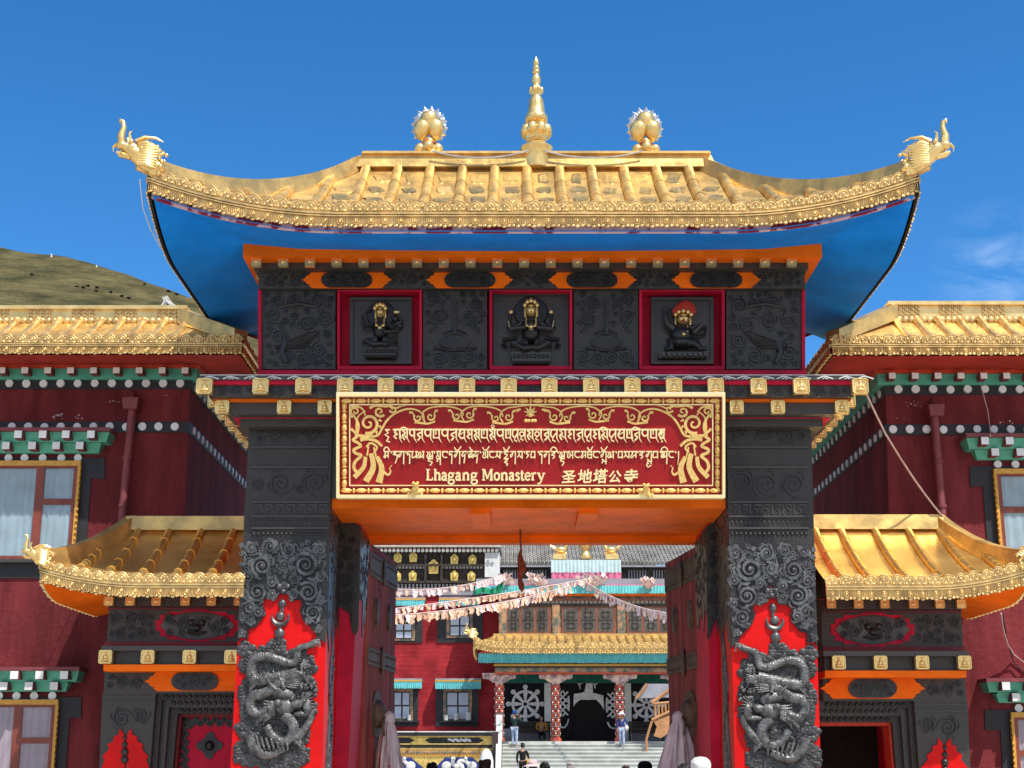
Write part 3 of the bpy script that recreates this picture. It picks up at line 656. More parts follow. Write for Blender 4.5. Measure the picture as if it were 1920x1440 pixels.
    if kind == 'wrath':
        for i in range(13):
            a = -1.3 + i * 2.6 / 12
            e.tube([q(.10 * math.sin(a), hy - .06 - .06 * math.cos(a), .05), q(.17 * math.sin(a) + .02, hy - .10 - .15 * math.cos(a), .06), q(.19 * math.sin(a) + .05, hy - .12 - .22 * math.cos(a), .04)], [.05, .04, .006], 6)
        e.ball(q(0, hy + .065, .15), (r * .045, .02, r * .028), 8, 5)
        e.build('flame_hair', M_['redsoffit'], rb, smooth=True)
        w = MB(); w.box(q(-.028, 0).x, q(.028, 0).x, 16.005, 16.022, q(0, hy + .075).z, q(0, hy + .06).z); w.build('painted_teeth', M_['white'], rb)
    else:
        e.ball(q(0, hy - .09, .03), (r * .09, .06, r * .06), 8, 6); e.build('dark_hair', M_['black'], rb, smooth=True)
        w = MB(); w.ball(q(0, hy + .045, .138), (r * .022, .01, r * .006), 6, 4); w.build('painted_mouth', M_['redsoffit'], rb)
for (a, b_, pa0, pb0, py0, py1, kind) in [(632, 791, 656, 772, 557, 682, 'sword'), (918, 1073, 925, 1066, 548, 694, 'mercy'), (1199, 1359, 1221, 1338, 557, 682, 'wrath')]:
    fr = MB()
    for u0, u1, v0, v1 in ((a, a + 5, 541, 700), (b_ - 5, b_, 541, 700), (a + 5, b_ - 5, 541, 546), (a + 5, b_ - 5, 686, 700)):
        fr.prect(u0, u1, v0, min(v1, 692.8), 16.06, 0.24)
    nf = fr.build('niche_frame', M_['crimson'], core)
    mb = MB(); mb.prect(pa0, pb0, py0, py1, 16.20, 0.1)
    for u0, u1, v0, v1 in ((pa0, pb0, py0, py0 + 6), (pa0, pb0, py1 - 6, py1), (pa0, pa0 + 6, py0 + 6, py1 - 6), (pb0 - 6, pb0, py0 + 6, py1 - 6)):
        mb.prect(u0, u1, v0, v1, 16.165, 0.034)
    pq = mb.build('niche_plaque', M_['bronze_plain'], nf)
    deity((pa0 + pb0) / 2, py0 + 9, py1 - 8, core, kind)

# frieze with orange hexagons and bronze cartouches
fz, _, _ = tier('frieze', 485, 1509, 508, 541, 16.0, M_['bronze'])
mb = MB(); MF = plane_map(16.0); scrollfield(mb, MF, 492, 1503, 510, 539, 110, 4, 13, 0.009, 77); mb.build('frieze_relief', M_['bronze_plain'], fz, smooth=True)
mb = MB(); mb.prect(484, 1510, 504.5, 508.5, 15.965, 0.05); mb.build('frieze_strip', M_['orange'], fz)
def hexband(x0, x1, c0, c1, y0, y1, d, pa, mo, mbz):
    ym = (y0 + y1) / 2; e = (y1 - y0) * 0.62
    mb = MB()
    prof = [(0, .0), (.22, .12), (.30, .30), (.52, .26), (.62, .42), (1, .46)]
    lft = [(x0 + e * (1 - u), y0 + (y1 - y0) * v * 1.0) for u, v in prof]
    L = [(x0 + e, y0), (x0 + e * .72, y0 + (ym - y0) * .30), (x0 + e * .80, y0 + (ym - y0) * .36), (x0 + e * .35, y0 + (ym - y0) * .62), (x0 + e * .42, y0 + (ym - y0) * .72), (x0, ym)]
    Lb = [(x, 2 * ym - y) for x, y in L[:-1]][::-1]
    left = L + Lb; cc = (c0 + c1) / 2
    # two halves, so that the outline stays simple
    mb.pslab([(cc, y0)] + left + [(cc, y1)], d, 0.02)
    mb.pslab([(cc, y1)] + [((x0 + x1) - x, y) for x, y in left[::-1]] + [(cc, y0)], d, 0.02)
    ob = mb.build('orange_hexagon', mo, pa)
    mb = MB(); k = (y1 - y0) * .5
    el = [(c0 + k * 1.15 * (1 - math.sin(t)), ym - (k - 1.5) * math.cos(t)) for t in [math.pi * i / 12 for i in range(13)]]
    mb.pslab(el + [(c0 + c1 - x, y) for x, y in el[::-1]], d - 0.02, 0.02)
    scrollfield(mb, plane_map(d - .02), c0 + 6, c1 - 6, y0 + 3, y1 - 3, 7, 5, (y1 - y0) * .36, 0.009, int(x0))
    mb.build('cartouche', mbz, ob, smooth=True)
for x0, x1, c0, c1 in ((566, 735, 602, 698), (799, 962, 833, 929), (1028, 1194, 1062, 1158), (1259, 1427, 1294, 1392)):
    hexband(x0, x1, c0, c1, 509, 540, 15.982, fz, M_['orange'], M_['bronze'])
bd, _, _ = tier('tile_band', 476, 1515, 486, 504.5, 15.86, M_['bronze'])
mb = MB(); mb.prect(462, 1531, 481, 487, 15.815, 2 * (YC - 15.815)); mb.build('green_strip', M_['green'], bd)
tw = X(18.5, 493, 15.8) - X(0, 493, 15.8)
b0, c0 = buddha_tile(482, 493, 15.78, tw, tw, bd, bare=True)
for i in range(1, 21): dup(b0, (P(482 + i * 50.05, 493, 15.78).x - c0.x, 0, 0), bd)
for px in (482, 1483):
    for i in range(1, 6): dup(b0, (P(px, 493, 15.78).x - c0.x + (0.02 if px > 900 else -0.02), 0.45 * i, 0), bd)
mb = MB(); d = 15.66
x0, x1 = X(456, 470, d), X(1541, 470, d); zb, zt = Z(481.5, d), Z(471, d)
fas_n = 24
def fz_(u): return zt + 0.045 * u * u + 0.05 * max(0, abs(u) - .8) / .2
for i in range(fas_n):
    u0, u1 = -1 + 2 * i / fas_n, -1 + 2 * (i + 1) / fas_n
    xa, xb = (x0 + x1) / 2 + (x1 - x0) / 2 * u0, (x0 + x1) / 2 + (x1 - x0) / 2 * u1
    for y0_, y1_ in ((d, d + .3), (2 * YC - d - .3, 2 * YC - d)):
        mb.hexa([(xa, y0_, zb), (xb, y0_, zb), (xb, y0_, fz_(u1)), (xa, y0_, fz_(u0))], [(xa, y1_, zb), (xb, y1_, zb), (xb, y1_, fz_(u1)), (xa, y1_, fz_(u0))])
for xa, xb in ((x0, x0 + .3), (x1 - .3, x1)):
    mb.box(xa, xb, d + .3, 2 * YC - d - .3, zb, zt + .095)
mb.build('fascia', M_['orange'], gate)
fascia_rect = (x0, x1, d, 2 * YC - d, zt)
# ------------------------------------------------------------------ swept roof of the main gate
def eave_trim(mb, pts, out, h, unit, r=None, skip=1, th=0.03, rope=0.013):
    """gilded cresting along an eave: arched medallions, bead line, fluted apron with jewels"""
    pts = [Vector(p) for p in pts]; out = Vector(out).normalized(); r = r or unit * 0.46
    seg = [0]
    for a, b in zip(pts, pts[1:]): seg.append(seg[-1] + (b - a).length)
    L = seg[-1]; n = max(2, int(round(L / unit)))
    def at(s):
        for i in range(len(seg) - 1):
            if s <= seg[i + 1] or i == len(seg) - 2:
                t = (s - seg[i]) / max(1e-9, seg[i + 1] - seg[i]); return pts[i].lerp(pts[i + 1], t)
    zu = Vector((0, 0, 1)); hb = h * 0.86
    for a, b in zip(pts, pts[1:]):
        mb.hexa([a - zu * hb, b - zu * hb, b - zu * (h * .12), a - zu * (h * .12)], [a - zu * hb - out * th, b - zu * hb - out * th, b - zu * (h * .12) - out * th, a - zu * (h * .12) - out * th])
    for dz, q in ((h * .42, rope), (h * .52, rope * .8)):
        mb.tube([p - zu * dz + out * .012 for p in pts], q, 5)
    jr = random.Random(int(L * 1000) % 997); r_base = r; h_base = h
    for i in range(n):
        r = r_base * jr.uniform(.93, 1.06); s = (i + .5 + jr.uniform(-.05, .05)) * L / n; c = at(s) + zu * jr.uniform(-.007, .007) + out * jr.uniform(-.004, .006); t = (at(min(L, s + .05)) - at(max(0, s - .05))).normalized()
        top = c - zu * (h * .20) + out * .008
        # embossed medallion: plate, two rims, small boss and petals
        ring = lambda q, k0=-.15, k1=1.15, n_=10: [top + t * (r * q * math.cos(a)) + zu * (r * q * math.sin(a)) for a in [math.pi * (k0 + (k1 - k0) * k / n_) for k in range(n_ + 1)]]
        rg = ring(1.0); mb.tube(rg, r * .13, 4)
        mb.hexa([p + out * .004 for p in rg], [p - out * th for p in rg])
        mb.tube([p + out * .006 for p in ring(.60)], r * .10, 4)
        mb.ball(top + zu * r * .12 + out * .008, (r * .26, r * .2, r * .26), 6, 4)
        for k in (-.5, .5): mb.ball(top - zu * r * .36 + t * (r * k) + out * .006, (r * .30, r * .18, r * .16), 6, 4)
        e = at(i * L / n); mb.ball(e - zu * (h * .13) + out * .008, (r * .24, r * .2, r * .30), 6, 4); mb.ball(e + zu * (h * .02) + out * .004, r * .15, 5, 4)
        # fluted apron
        for k in (-.42, -.28, -.14, 0.14, .28, .42):
            q = at(min(L, max(0, s + k * L / n))); mb.tube([q - zu * (h * .57) + out * .006, q - zu * (h * .84) + out * .010], r * .09, 4)
        lo = c - zu * (h * .72) + out * .012
        mb.tube([lo + t * (r * .36 * math.cos(a)) + zu * (r * .42 * math.sin(a)) for a in [2 * math.pi * k / 8 for k in range(9)]], r * .09, 4); mb.ball(lo, (r * .22, r * .16, r * .26), 6, 4)
        for k in (-.33, 0, .33):
            q = at(min(L, max(0, s + k * L / n))); mb.ball(q - zu * (h * (.91 if k == 0 else .88)) + out * .004, (r * .34, r * .09, r * (.24 if k == 0 else .2)), 6, 4)

def dragon_head(mb, base, dirv, up, s):
    """gilded makara head for a roof corner: snout, raised trunk, jaws, horns, mane swept back"""
    f = Vector(dirv).normalized(); u = Vector(up).normalized(); w = f.cross(u).normalized(); u = w.cross(f).normalized()
    Q = lambda a, b, c=0: Vector(base) + (f * a + u * b + w * c) * s
    rot = Matrix((f, w, u)).transposed()
    mb.tube([Q(-.15, -.05), Q(.25, .1), Q(.6, .3), Q(.95, .42)], [.17 * s, .24 * s, .25 * s, .16 * s], 10)
    mb.ball(Q(.72, .40), (.30 * s, .22 * s, .22 * s), 12, 8, rot=rot)
    mb.ball(Q(1.02, .42), (.20 * s, .17 * s, .13 * s), 10, 6, rot=rot)
    mb.tube([Q(.75, .18), Q(1.0, .14), Q(1.14, .20)], [.12 * s, .09 * s, .04 * s], 8)          # lower jaw
    mb.tube([Q(1.05, .48), Q(1.12, .72), Q(1.10, .98), Q(1.16, 1.16), Q(1.24, 1.18), Q(1.24, 1.10)], [.13 * s, .115 * s, .085 * s, .065 * s, .06 * s, .03 * s], 8)   # trunk
    mb.tube([Q(1.18, .42), Q(1.26, .30), Q(1.22, .16)], [.05 * s, .035 * s, .008 * s], 6)
    for c in (-.17, .17):
        mb.ball(Q(.82, .56, c), .075 * s, 8, 6)
        mb.tube([Q(.70, .60, c), Q(.48, .78, c * 1.3), Q(.18, .84, c * 1.4), Q(-.05, .78, c * 1.5)], [.07 * s, .06 * s, .04 * s, .012 * s], 7)
        mb.tube([Q(1.0, .12, c * .6), Q(1.04, .24, c * .6)], [.03 * s, .008 * s], 5)
        mb.tube([Q(.86, .62, c), Q(.92, .78, c * 1.1), Q(.86, .88, c * 1.1)], [.05 * s, .035 * s, .01 * s], 6)
        for k in range(9):                    # wavy mane locks and beard
            a = k / 8
            mb.tube([Q(.60 - .1 * a, .52 - .55 * a, c), Q(.40 - .1 * a, .60 - .62 * a, c * 1.45), Q(.22 - .1 * a, .52 - .60 * a, c * 1.6), Q(.05 - .05 * a, .62 - .70 * a, c * 1.7)], [.075 * s, .085 * s, .06 * s, .012 * s], 6)
            mb.ball(Q(.5 - .09 * k, .42 - .08 * (k % 4), c * 1.35), .06 * s, 6, 5)
    for k in range(6): mb.tube([Q(.62 - k * .12, .55 - k * .03), Q(.50 - k * .13, .80 - k * .05), Q(.36 - k * .13, .86 - k * .06)], [.06 * s, .045 * s, .01 * s], 6)
    mb.ball(Q(-.05, .02), (.26 * s, .28 * s, .28 * s), 10, 6, rot=rot)
    for k in range(8):
        a = k * math.pi / 4; mb.ball(Q(-.12, .02 + .26 * math.sin(a), .26 * math.cos(a)), .085 * s, 7, 5)

def lift(u, a=.45, h=1.0, p=2.0): return h * (max(0, abs(u) - a) / (1 - a)) ** p
class HipRoof:
    """plan: eave rectangle (hx, hy) about (cx, cy), ridge half length rx; ze eave height, zr ridge height"""
    def __init__(s, cx, cy, hx, hy, rx, ze, zr, up, a0=.45, curve=.5, up_side=None):
        s.cx, s.cy, s.hx, s.hy, s.rx, s.ze, s.zr, s.up, s.a0, s.cv = cx, cy, hx, hy, rx, ze, zr, up, a0, curve
        s.ups = up if up_side is None else up_side
    def prof(s, t): return (s.zr - s.ze) * (s.cv * t + (1 - s.cv) * t * t)
    def front(s, u, t, sgn=-1):
        hx = s.hx + (s.rx - s.hx) * t
        return Vector((s.cx + hx * u, s.cy + sgn * s.hy * (1 - t), s.ze + lift(u, s.a0, s.up) * (1 - t) ** 1.6 + s.prof(t)))
    def side(s, v, t, sgn):
        return Vector((s.cx + sgn * (s.hx + (s.rx - s.hx) * t), s.cy + s.hy * v * (1 - t), s.ze + lift(v, s.a0, s.up) * (1 - t) ** 1.6 + s.prof(t)))
    def sheet(s, mb, n=40, m=8, mat=0):
        for sg in (-1, 1):
            mb.grid(lambda a, b: s.front(2 * a - 1, b, sg), n, m, mat)
            mb.grid(lambda a, b: s.side(2 * a - 1, b, sg), n // 2, m, mat)
    def rib(s, mb, x, r=.05, mat=0, sgn=-1, t0=0.02):
        """round rib down the slope at plan x"""
        t1 = 1.0 if abs(x - s.cx) <= s.rx else (s.hx - abs(x - s.cx)) / (s.hx - s.rx)
        if t1 < .12: return
        pts = []; k = 14
        for i in range(k + 1):
            t = t0 + (t1 * .985 - t0) * i / k; hx = s.hx + (s.rx - s.hx) * t
            pts.append(s.front((x - s.cx) / hx, t, sgn) + Vector((0, 0, r * .35)))
        mb.tube(pts, r, 8, mat)
        for i in range(2, k, 3): mb.tube([pts[i], pts[i].lerp(pts[i + 1], .25)], r * 1.12, 8, mat)
        mb.ball(pts[-1], r * 1.25, 8, 6, mat)
    def rib_side(s, mb, y, sg, r=.05, mat=0):
        t1 = 1 - abs(y - s.cy) / s.hy
        if t1 < .12: return
        pts = []
        for i in range(11):
            t = .02 + (t1 * .985 - .02) * i / 10
            pts.append(s.side((y - s.cy) / (s.hy * (1 - t)), t, sg) + Vector((0, 0, r * .35)))
        mb.tube(pts, r, 8, mat)
    def hip(s, mb, sx, sy, w=.11, h=.24, mat=0, tmax=1.0, tmin=0.03):
        pts = [s.front(sx, tmin + (tmax - tmin) * i / 16, sy) for i in range(17)]
        dirp = Vector((s.hx - s.rx, 0, 0)) * sx + Vector((0, s.hy * sy, 0)); n = Vector((-dirp.y, dirp.x, 0)).normalized() * w
        for a, b in zip(pts, pts[1:]):
            z0 = Vector((0, 0, -.05)); z1 = Vector((0, 0, h))
            mb.hexa([a - n + z0, a + n + z0, a + n * .8 + z1, a - n * .8 + z1], [b - n + z0, b + n + z0, b + n * .8 + z1, b - n * .8 + z1], mat)
    def eave(s, side, k=48, dz=0.0):
        if side in ('front', 'back'): return [s.front(-1 + 2 * i / k, 0, -1 if side == 'front' else 1) + Vector((0, 0, dz)) for i in range(k + 1)]
        sg = -1 if side == 'left' else 1
        return [s.side(-1 + 2 * i / k, 0, sg) + Vector((0, 0, dz)) for i in range(k + 1)]
    def soffit(s, mb, rect, dz, mat=0):
        x0, x1, y0, y1, zi = rect; n = 40
        for sg in (-1, 1):
            def ff(a, b):
                o = s.front(2 * a - 1, 0, sg) + Vector((0, 0, dz)); i = Vector((x0 + (x1 - x0) * a, y0 if sg < 0 else y1, zi + .045 * (2 * a - 1) ** 2 + lift(2 * a - 1, .8, .05, 1)))
                o.x = s.cx + (o.x - s.cx) * .985; return o.lerp(i, b)
            mb.grid(ff, n, 4, mat)
            def fs(a, b):
                o = s.side(2 * a - 1, 0, sg) + Vector((0, 0, dz)); i = Vector((x0 if sg < 0 else x1, y0 + (y1 - y0) * a, zi + .045 * (2 * a - 1) ** 2 + lift(2 * a - 1, .8, .05, 1)))
                o.x = s.cx + (o.x - s.cx) * .985; return o.lerp(i, b)
            mb.grid(fs, n, 4, mat)

GX = gx
hx = (X(1722, 352, 14.6) - X(275, 352, 14.6)) / 2
ze = Z(391.5, 14.6); ridge_d = 17.2
zr = Z(313, ridge_d)
up = Z(312, 14.6) - Z(378, 14.6)
rf = HipRoof(GX, YC, hx, YC - 14.6, X(1322, 300, ridge_d) - GX - 0.05, ze, zr, up, .49, .42)
roofs = {}
mb = MB(); rf.sheet(mb, 56, 36)
roof = mb.build('roof', M_['goldroof'], gate, smooth='all', recalc=False)
mb = MB()
sp = X(1083, 318, ridge_d) - X(1023, 318, ridge_d)
xs = X(988, 318, ridge_d)
k = -12
while k < 13:
    x = xs + k * sp
    if abs(x - GX) < hx - .2: rf.rib(mb, x, .07); rf.rib(mb, x, .07, sgn=1)
    k += 1
for sg in (-1, 1):
    for k in range(-6, 7): rf.rib_side(mb, YC + k * .37, sg)
mb.build('roof_ribs', M_['goldroof'], roof, smooth=True)
# lapped gilded sheets, each weathered a little differently
mb = MB(); rnd = random.Random(8)
for k in range(-11, 12):
    xa, xb = xs + k * sp + .03, xs + (k + 1) * sp - .03
    rows = [0.10, .24, .38, .52, .66, .80, .95]
    for j, (t0, t1) in enumerate(zip(rows, rows[1:])):
        h_ = rf.hx + (rf.rx - rf.hx) * t1
        if max(abs(xa - GX), abs(xb - GX)) > h_ - .08: continue
        if j == 0 or rnd.random() < .12: m_ = rnd.choice((0, 2))
        else: m_ = 1 if rnd.random() < (.75 if j < 5 else .4) else 0
        ins = rnd.uniform(.02, .07); xa2, xb2 = xa + .05 + ins, xb - .05 - rnd.uniform(.02, .07)
        q0, q1 = t0 + rnd.uniform(.02, .045), t1 - rnd.uniform(.02, .05); n_ = 6; up_, dn_ = [], []
        for i in range(n_ + 1):
            x = xa2 + (xb2 - xa2) * i / n_; e_ = .03 * (1 if i in (0, n_) else 0)
            f0, f1 = rf.hx + (rf.rx - rf.hx) * q0, rf.hx + (rf.rx - rf.hx) * q1
            dn_.append(rf.front((x - GX) / f0, q0 + e_ * .5 + rnd.uniform(-.005, .005)) + Vector((0, 0, .018))); up_.append(rf.front((x - GX) / f1, q1 - e_ * .5 + rnd.uniform(-.005, .005)) + Vector((0, 0, .012)))
        mid = [p.lerp(q, .5) + Vector((0, 0, rnd.uniform(.002, .010))) for p, q in zip(dn_, up_)]
        lo_, hi_ = [p - Vector((0, 0, .03)) for p in dn_], [p - Vector((0, 0, .03)) for p in up_]
        mb.add(lo_ + dn_ + mid + up_ + hi_, [(r_ * 7 + i, r_ * 7 + i + 1, r_ * 7 + i + 8, r_ * 7 + i + 7) for r_ in range(4) for i in range(n_)], m_)
mb.build('lapped_sheets', [M_['goldroof'], M_['goldtarnish'], M_['goldpale']], roof, recalc=False)
for sx in (-1, 1):
    for sy in (-1, 1):
        mb = MB(); rf.hip(mb, sx, sy, .10, .17, tmax=.985)
        mb.build('hip_ridge', M_['goldroof'], roof, smooth=True)
mb = MB(); x0, x1 = X(668, 292, ridge_d), X(1342, 292, ridge_d); zz0, zz1 = zr - .06, Z(293, ridge_d)
rdp = [(-.16, zz0), (-.13, zz1 - .03), (-.17, zz1 - .03), (-.17, zz1), (.17, zz1), (.17, zz1 - .03), (.13, zz1 - .03), (.16, zz0)]
mb.hexa([(x0 - .12 * (zz1 - z) / .3 + .1, YC + y, z) for y, z in rdp], [(x1 + .12 * (zz1 - z) / .3 - .1, YC + y, z) for y, z in rdp])
mb.build('ridge_beam', M_['goldroof'], roof)
for side, out in (('front', (0, -1, 0)), ('back', (0, 1, 0)), ('left', (-1, 0, 0)), ('right', (1, 0, 0))):
    mb = MB(); eave_trim(mb, rf.eave(side, 60, .07), Vector(out), Z(378, 14.6) - Z(426.5, 14.6), .163)
    mb.build('eave_trim', M_['goldtrim'], roof, smooth=True)
    mb = MB(); e = rf.eave(side, 60, 0); o = Vector(out)
    h = Z(378, 14.6) - Z(426.5, 14.6)
    for a, b in zip(e, e[1:]):
        za, zb_ = Vector((0, 0, .07 - h * (.80 if o.y else .2))), Vector((0, 0, .07 - h * (1.07 if o.y else 1.0)))
        ai, bi = [Vector((GX + (q.x - GX) * (1 - .008 * abs(o.x)), YC + (q.y - YC) * (1 - .035 * abs(o.y)), q.z)) for q in (a, b)]
        ai, bi = ai + o * .03, bi + o * .03
        mb.hexa([ai + zb_, bi + zb_, bi + za, ai + za], [ai + zb_ - o * .03, bi + zb_ - o * .03, bi + za - o * .03, ai + za - o * .03])
    mb.build('fascia_board', M_['pink' if o.y else 'darkedge'], roof)  # side boards carry the trim's unlit back as a dark colour
mb = MB(); rf.soffit(mb, fascia_rect, .07 - h * 1.06)
mb.build('soffit', M_['blue'], gate, smooth='all', recalc=False)
for sx in (-1, 1):
    for sy in (-1, 1):
        mb = MB(); c = rf.front(sx, 0, sy)
        dragon_head(mb, c + Vector((-sx * .06, -sy * .02, .06)), Vector((sx * .74, sy * .30, .12)), (0, 0, 1), .385)
        mb.build('dragon_head', M_['gold'], roof, smooth=True)
# central spire
sx_ = X(1006, 292, ridge_d); s1 = 17.2 / FPX
mb = MB(); c = Vector((sx_, YC, 0)); zz = lambda py: Z(py, ridge_d)
pr = [(31, 320), (31, 283), (33, 281), (33, 278), (24, 275), (19, 268)]
mb.lathe(c, [(r * s1, zz(y)) for r, y in pr], 24)
mb.lathe(c, [(r * s1, zz(y)) for r, y in [(17, 275), (18, 268), (24, 258), (26, 248), (18, 238), (15.5, 236), (15.5, 232), (22, 229), (23.5, 226), (23, 219), (17.5, 214), (16.5, 202), (15, 190), (13.5, 186), (9.5, 182),
    (9.5, 179), (12.5, 175), (13, 167), (9, 163), (7, 159), (9.5, 154), (9.7, 147), (6, 141), (5.5, 139), (8.2, 136.5), (8, 134), (4.6, 131), (7.2, 128.5), (7, 126.5), (3.8, 124), (6.6, 119), (5.5, 115), (0.5, 106)]], 24)
for i in range(8):
    a = 2 * math.pi * (i + .5) / 8
    mb.ball(c + Vector((22.5 * s1 * math.cos(a), 22.5 * s1 * math.sin(a), zz(247))), (.072, .072, .088), 10, 8); mb.ball(c + Vector((11.5 * s1 * math.cos(a), 11.5 * s1 * math.sin(a), zz(170))), (.03, .03, .045), 7, 5)
for q in range(2): mb.tube([c + Vector((20 * s1 * math.cos(i * .42), 20 * s1 * math.sin(i * .42), zz(262 - 2 * q) + .03 * math.sin(i * .42 + q))) for i in range(16)], .012, 5)
mb.build('spire', M_['gold'], roof, smooth=True)
for px, base in ((804, 291), (1211, 293)):
    c = Vector((X(px, 290, ridge_d), YC, 0)); z = lambda py: Z(py + base - 291, ridge_d)
    mb = MB()
    for i in range(5):
        a = 2 * math.pi * i / 5 - math.pi / 2
        mb.ball(c + Vector((19 * s1 * math.cos(a), 19 * s1 * math.sin(a), z(281))), (.075, .075, .072), 9, 7)
    mb.lathe(c, [(22 * s1, z(293)), (20 * s1, z(284)), (12 * s1, z(272)), (15 * s1, z(268)), (12 * s1, z(262))], 16)
    for (u, v, r_) in ((-13.5, 243, 18.5), (13.5, 243, 18.5), (0, 227, 19.5)):
        mb.lathe(c + Vector((u * s1, -.03, 0)), [(.001, z(v + 25)), (r_ * .55 * s1, z(v + 17)), (r_ * .92 * s1, z(v + 4)), (r_ * s1, z(v - 4)), (r_ * .75 * s1, z(v - 12)), (.001, z(v - 17))], 14)
    jw = mb.build('jewel_finial', M_['gold'], roof, smooth=True)
    mb = MB()
    for i in range(25):
        a = math.pi * (-.22 + 1.44 * i / 24); r0 = 27 + 2 * (i % 2); ce = lambda r_, a_: c + Vector((r_ * math.cos(a_) * s1, .05, z(236) + r_ * 1.18 * math.sin(a_) * s1))
        k = 1.0 + .35 * math.sin(a) ** 3
        mb.tube([ce(r0 - 4, a), ce(r0 + 2, a + .06), ce(r0 + 9 * k, a + (.10 if i % 2 else -.10))], [.042, .036, .006], 6)
        mb.tube([ce(r0 - 2, a - .08), ce(r0 + 3, a - .16), ce(r0 + 6, a - .08)], [.026, .022, .004], 5)
    mb.tube([c + Vector((26 * math.cos(a) * s1, .05, z(236) + 31 * math.sin(a) * s1)) for a in [math.pi * (-.25 + 1.5 * i / 20) for i in range(21)]], .028, 6)
    mb.build('flame_halo', M_['silver'], jw, smooth=True)
    mb = MB()
    for q in range(3): mb.tube([c + Vector((13 * s1 * math.cos(2 * math.pi * i / 14), 13 * s1 * math.sin(2 * math.pi * i / 14), z(267 + 3 * q) + .01 * math.sin(i * 1.4 + q))) for i in range(15)], .012, 5)
    mb.build('tie_rope', M_['pink'], jw, smooth=True)
# rope slung along the ridge between the finials
mb = MB()
for xa, xb in ((px_, px2) for px_, px2 in ((812, 990), (1020, 1203))):
    pts = [Vector((X(xa + (xb - xa) * i / 16, 285, ridge_d), YC - .2, Z(283 + 16 * 4 * (i / 16) * (1 - i / 16) * .8, ridge_d - .2))) for i in range(17)]
    mb.tube(pts, .011, 5)
tag(mb.build('ridge_rope', M_['silver'], None, smooth=True), 'thin rope slung along the golden ridge between spire and jewel finials', 'rope')

